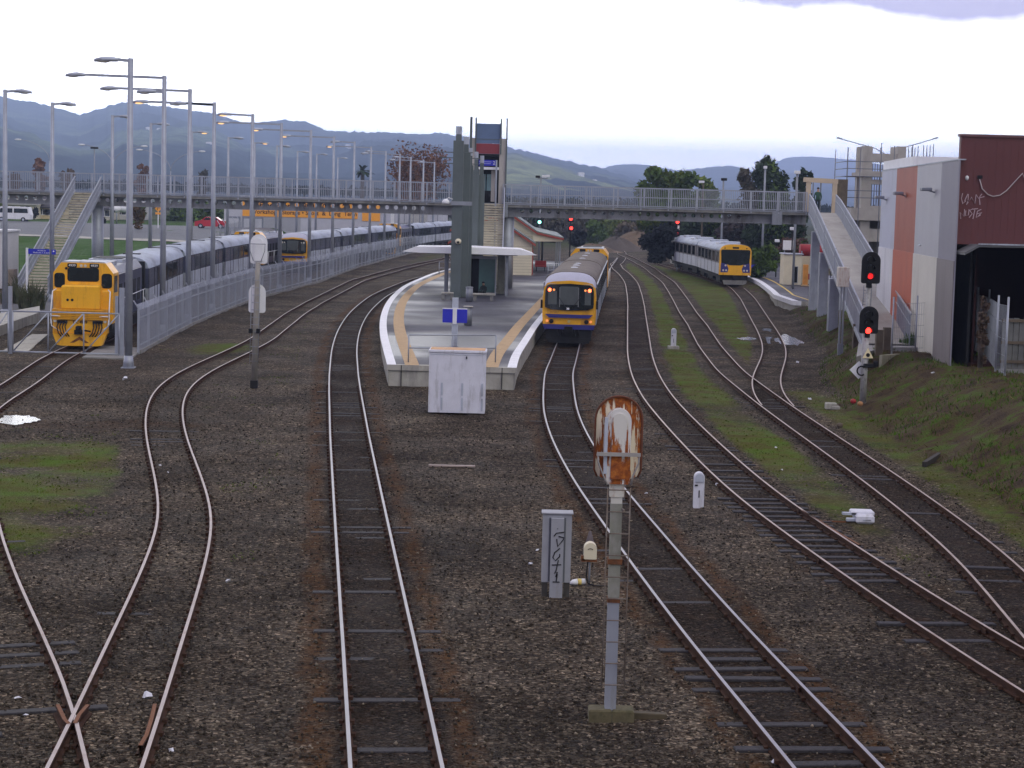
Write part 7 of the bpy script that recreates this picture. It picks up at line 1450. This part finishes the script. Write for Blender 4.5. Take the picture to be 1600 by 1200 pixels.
tree('dry creeper growing on the wire fence in front of the brown building', 1544, 565, 460, 22, 68.2, mat('dry creeper', (.10, .065, .045), .9, 0, .4, 3, (.05, .06, .03), (3, 3, 3), .4), 1500, .07, 76, 'spiky', 'climbing_plant', low=.03, cat='plant', z0=1.5)
# far belts of wood that read as one mass
def belt(name, label, px0, px1, D_, hpx, n, m_, seed, zbase=0.0):
    rs = np.random.RandomState(seed); bl = []
    for i in range(160):
        px = px0 + (px1 - px0) * (i + rs.rand()) / 160; x = P(px, 300, D_).x; h = hpx * D_ / FPX * (.6 + .6 * rs.rand()); w = 4 + 4 * rs.rand(); bl.append((x, D_ + rs.normal() * 12, zbase + h * .5, w, w, h * .55))
    o = crown_mesh(name, bl, n, D_ * .0011, m_, None, seed); tag(o, label, None, None, 'stuff')
belt('far_wood', 'dark band of conifers along the foot of the left hills', -150, 720, 620, 12, 9000, leafmat('far conifers', (.012, .022, .016), (.02, .025, .02)), 90, 7 - 0)
belt('far_wood', 'low olive tree belt between the yard and the left hills', -150, 760, 470, 14, 9000, leafmat('far mixed trees', (.05, .045, .022), (.03, .035, .018)), 91, 2)
belt('far_wood', 'dark tree belt below the hills right of the lift tower', 780, 1700, 640, 13, 9000, leafmat('far dark trees', (.018, .028, .02), (.03, .035, .02)), 92, 5)
belt('cutting_scrub', 'brown and olive scrub covering the far cutting below the bridge', 780, 1010, 420, 46, 9000, leafmat('cutting scrub', (.055, .05, .025), (.035, .04, .02)), 93, 0)

# ------------------------------------------------------------------ hills
def hill_mat(name, forest, pasture, thr, sc):
    m_ = bpy.data.materials.new(name); m_.use_nodes = True; nt = m_.node_tree; L = nt.links.new; b = nt.nodes['Principled BSDF']; b.inputs['Roughness'].default_value = 1; b.inputs['Specular IOR Level'].default_value = 0
    tc = _n(nt, 'ShaderNodeTexCoord'); mp = _n(nt, 'ShaderNodeMapping'); mp.inputs['Scale'].default_value = (1, .55, 2.5); L(tc.outputs['Object'], mp.inputs[0])
    n1 = _n(nt, 'ShaderNodeTexNoise', i_Scale=sc, i_Detail=5.0, i_Roughness=.55); L(mp.outputs[0], n1.inputs['Vector']); r = _n(nt, 'ShaderNodeValToRGB'); e = r.color_ramp.elements; e[0].position = thr - .03; e[0].color = c4(forest); e[1].position = thr + .03; e[1].color = c4(pasture); L(n1.outputs['Fac'], r.inputs[0])
    n2 = _n(nt, 'ShaderNodeTexNoise', i_Scale=sc * 12, i_Detail=4.0); L(tc.outputs['Object'], n2.inputs['Vector']); mr = _n(nt, 'ShaderNodeMapRange'); mr.inputs[1].default_value = .3; mr.inputs[2].default_value = .7; mr.inputs[3].default_value = .3; mr.inputs[4].default_value = 1.8; L(n2.outputs['Fac'], mr.inputs[0])
    mx = _n(nt, 'ShaderNodeMix', data_type='RGBA', blend_type='MULTIPLY'); mx.inputs[0].default_value = 1; L(r.outputs[0], mx.inputs[6]); L(mr.outputs[0], mx.inputs[7]); L(mx.outputs[2], b.inputs['Base Color']); return m_
def hill(outline, D0, D1, m_, seed, rough=1.0, pw=1.0):
    ox_ = np.array([o[0] for o in outline]); oy_ = np.array([o[1] for o in outline]); pxs = np.arange(ox_[0], ox_[-1] + 1, 3.0); nr = 46; V = []; rs = np.random.RandomState(seed); tree_ = np.convolve(rs.rand(len(pxs) + 8), np.ones(2) / 2, 'same')[4:4 + len(pxs)] * (.4 + .9 * np.interp(pxs, pxs[::12], rs.rand(len(pxs[::12]))))
    q = np.linspace(0, 1.25, nr); H = np.zeros((nr, len(pxs))); XX_ = H.copy(); YY_ = H.copy()
    for i, px in enumerate(pxs):
        yr = np.interp(px, ox_, oy_); r1 = P(px, yr, D1); hr = r1.z + (tree_[i] - .5) * 5.0 * D1 / FPX * rough
        kx = r1.x / D1
        for j in range(nr):
            D_ = D0 + (D1 - D0) * q[j]; s_ = q[j] if q[j] <= 1 else 1 - (q[j] - 1) * 1.2
            prof = (s_ ** pw) * (1 - .30 * math.sin(math.pi * min(1, q[j])) * (.5 + .5 * math.sin(px * .018 + seed + q[j] * 2.0)))
            XX_[j, i] = kx * D_; YY_[j, i] = D_; H[j, i] = -2 + (hr + 2) * max(0, prof)
    bump_ = (vnoise(XX_, YY_, 220, seed) - .5) * 34 + (vnoise(XX_, YY_, 70, seed + 1) - .5) * 12 + (vnoise(XX_, YY_, 24, seed + 2) - .5) * 16 * rough
    env = np.sin(np.pi * np.clip(q, 0, 1))[:, None]; H = H + bump_ * env * .8
    n_ = len(pxs); b = MB().use(m_); b.add(np.stack([XX_, YY_, H], -1).reshape(-1, 3).tolist(), [(j * n_ + i, j * n_ + i + 1, (j + 1) * n_ + i + 1, (j + 1) * n_ + i) for j in range(nr - 1) for i in range(n_ - 1)], True)
    o = b.build('hills'); struct(o); return (lambda px, qq: (float(np.interp(px, pxs, [XX_[int(qq * 36), i] for i in range(n_)])), float(YY_[int(qq * 36), 0]), float(np.interp(px, pxs, H[int(qq * 36)]))))
HF, HP = (.012, .020, .018), (.075, .10, .05)
hA = hill([(-700, 165), (-400, 150), (-200, 170), (0, 150), (60, 160), (90, 168), (125, 178), (170, 165), (200, 158), (250, 165), (300, 172), (340, 178), (380, 192), (440, 188), (480, 190), (510, 202), (560, 207), (600, 205), (650, 208), (690, 207), (730, 215), (790, 230), (830, 238), (880, 250), (930, 260), (980, 275), (1050, 300), (1100, 318)], 1300, 4300, hill_mat('forested hill', HF, HP, .585, .0019), 5)
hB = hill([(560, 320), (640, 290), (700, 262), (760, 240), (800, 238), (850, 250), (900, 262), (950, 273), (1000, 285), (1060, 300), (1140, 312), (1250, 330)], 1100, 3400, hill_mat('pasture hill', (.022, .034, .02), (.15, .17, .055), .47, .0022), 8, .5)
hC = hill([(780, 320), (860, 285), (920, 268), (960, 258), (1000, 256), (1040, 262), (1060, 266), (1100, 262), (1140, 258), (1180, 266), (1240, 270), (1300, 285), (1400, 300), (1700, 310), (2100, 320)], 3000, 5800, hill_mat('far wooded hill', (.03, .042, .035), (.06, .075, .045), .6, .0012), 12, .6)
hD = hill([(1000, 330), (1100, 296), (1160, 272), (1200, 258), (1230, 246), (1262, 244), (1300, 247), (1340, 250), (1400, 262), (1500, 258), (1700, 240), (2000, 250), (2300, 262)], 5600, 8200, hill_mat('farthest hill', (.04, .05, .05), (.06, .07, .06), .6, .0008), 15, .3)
hm = mb(WHITE); houses = [(hA, 232, .52), (hA, 238, .53), (hA, 246, .52), (hA, 310, .42), (hA, 318, .40), (hA, 325, .41), (hA, 120, .45), (hA, 126, .47), (hA, 536, .60), (hB, 822, .86), (hB, 849, .70), (hB, 854, .70), (hB, 904, .66), (hB, 913, .60), (hB, 921, .63), (hB, 931, .57), (hB, 939, .55), (hB, 893, .53), (hB, 949, .50)]
proto = None
for i, (hf, px, qq) in enumerate(houses):
    x, y, z = hf(px, qq)
    if proto is None:
        proto = thing('hillside_house', 'tiny white house high on the distant hillside', 'house', (x, y, z), 0, 'white houses on the hills'); b = mb(WHITE); b.box(-3.6, 3.6, 0, 5, -4, 2.6); b.build('wall', proto); b = mb(mat('pale iron roof', (.55, .53, .5), .6)); b.prism([(-.4, 2.5), (2.5, 4), (5.4, 2.5), (5.4, 2.7), (2.5, 4.3), (-.4, 2.7)], -4, 4, 'x'); b.build('roof', proto)
    else: h_ = dup(proto, (x + rnd.uniform(-9, 9), y + rnd.uniform(-40, 40), z + rnd.uniform(-3, 3)), rnd.uniform(-.8, .8)); h_.scale = (rnd.uniform(.45, 1.0),) * 3

# ------------------------------------------------------------------ haze, sky, light
hzm = bpy.data.materials.new('pale haze'); hzm.use_nodes = True; nt = hzm.node_tree; nt.nodes.clear(); o_ = nt.nodes.new('ShaderNodeOutputMaterial'); pv = nt.nodes.new('ShaderNodeVolumePrincipled'); pv.inputs['Color'].default_value = HAZE_COL; pv.inputs['Density'].default_value = HAZE_D; pv.inputs['Anisotropy'].default_value = HAZE_G; nt.links.new(pv.outputs[0], o_.inputs['Volume'])
b = mb(hzm); b.box(-9500, 9500, -3500, 10800, -8, HAZE_TOP); o = b.build('haze'); tag(o, 'thin bluish haze lying between the yard and the hills', None, None, 'stuff')
w = bpy.data.worlds.new('World'); scene.world = w; w.use_nodes = True; nt = w.node_tree; L = nt.links.new; bg = nt.nodes['Background']
tc = _n(nt, 'ShaderNodeTexCoord'); vec = tc.outputs['Generated']
sky = _n(nt, 'ShaderNodeTexSky'); sky.sky_type = 'NISHITA'; sky.sun_disc = False; sky.sun_elevation = R(28); sky.sun_rotation = R(150); sky.air_density = 1.0; sky.dust_density = 2.0
sk = mixc(1.0, sky.outputs[0], (.10, .10, .10), 'MULTIPLY')
sp = _n(nt, 'ShaderNodeSeparateXYZ'); L(vec, sp.inputs[0])
nz = noise(1.6, 6, .6, vec); nz2 = noise(7.0, 6, .6, vec)
elev = ramp(sp.outputs[2], [(0.0, (SKY_H,) * 3), (.05, (SKY_H * .75,) * 3), (.14, (SKY_H * .5,) * 3), (.38, (SKY_M,) * 3), (1.0, (SKY_Z,) * 3)])
back = ramp(sp.outputs[2], [(0.0, (SKY_B,) * 3), (.35, (SKY_B * .8,) * 3), (1.0, (SKY_Z,) * 3)])   # unseen sky behind the viewer, dimmed to shape the light
fwd_ = ramp(math2('MULTIPLY', math2('ADD', sp.outputs[1], 1.0), .5), [(.35, (0, 0, 0)), (.85, (1, 1, 1))])
elev = mixc(fwd_, back, elev)
cl = mixc(1.0, elev, (1.015, 1.0, .985), 'MULTIPLY')
cl = mixc(1.0, cl, ramp(nz, [(.3, (.88, .88, .89)), (.6, (1.06, 1.06, 1.06))]), 'MULTIPLY')
# lilac cloud bank up on the right and one thin blue gap
az = math2('DIVIDE', sp.outputs[0], sp.outputs[1])
bank_ = math2('MULTIPLY', math2('ADD', math2('SUBTRACT', sp.outputs[2], .0925), math2('MULTIPLY', math2('SUBTRACT', nz2, .5), .035)), 110.0, True)
bank_ = math2('MULTIPLY', bank_, math2('MULTIPLY', math2('ADD', math2('SUBTRACT', az, .07), math2('MULTIPLY', math2('SUBTRACT', nz, .5), .1)), 18.0, True))
cl = mixc(math2('MULTIPLY', bank_, .95), cl, LILAC_SKY)
nz3 = noise(16.0, 6, .62, vec)                           # thin ragged blue gap high in the cloud
gd = math2('ADD', math2('ABSOLUTE', math2('ADD', math2('ADD', az, .034), math2('MULTIPLY', math2('SUBTRACT', sp.outputs[2], .101), 1.6)), 0.0), math2('MULTIPLY', math2('ABSOLUTE', math2('SUBTRACT', sp.outputs[2], .106), 0.0), 1.2))
gap = math2('MULTIPLY', math2('ADD', math2('SUBTRACT', .017, gd), math2('MULTIPLY', math2('SUBTRACT', nz3, .5), .06)), 32.0, True)
final = mixc(math2('MULTIPLY', gap, .9), cl, (.62, .95, 1.1))
final = mixc(.06, final, sk)
L(final, bg.inputs['Color']); bg.inputs['Strength'].default_value = 1.0
sd = bpy.data.lights.new('sun', 'SUN'); sd.energy = SUN_E; sd.angle = R(25); sd.color = (1, .97, .93); so_ = bpy.data.objects.new('sun', sd); COL.objects.link(so_)
az_ = R(150); el_ = R(55); dv = Vector((math.sin(az_) * math.cos(el_), math.cos(az_) * math.cos(el_), math.sin(el_))); so_.rotation_euler = dv.to_track_quat('Z', 'Y').to_euler(); so_.location = (30, -40, 60)
vs = scene.view_settings; vs.view_transform = 'Standard'; vs.look = 'None'; vs.gamma = 1; vs.exposure = EXPO; vs.use_curve_mapping = False
scene.cycles.use_denoising = True
try: scene.cycles.denoiser = 'OPENIMAGEDENOISE'
except Exception: pass
scene.cycles.max_bounces = 6; scene.cycles.diffuse_bounces = 3; scene.cycles.glossy_bounces = 3; scene.cycles.transparent_max_bounces = 8; scene.cycles.volume_bounces = 0
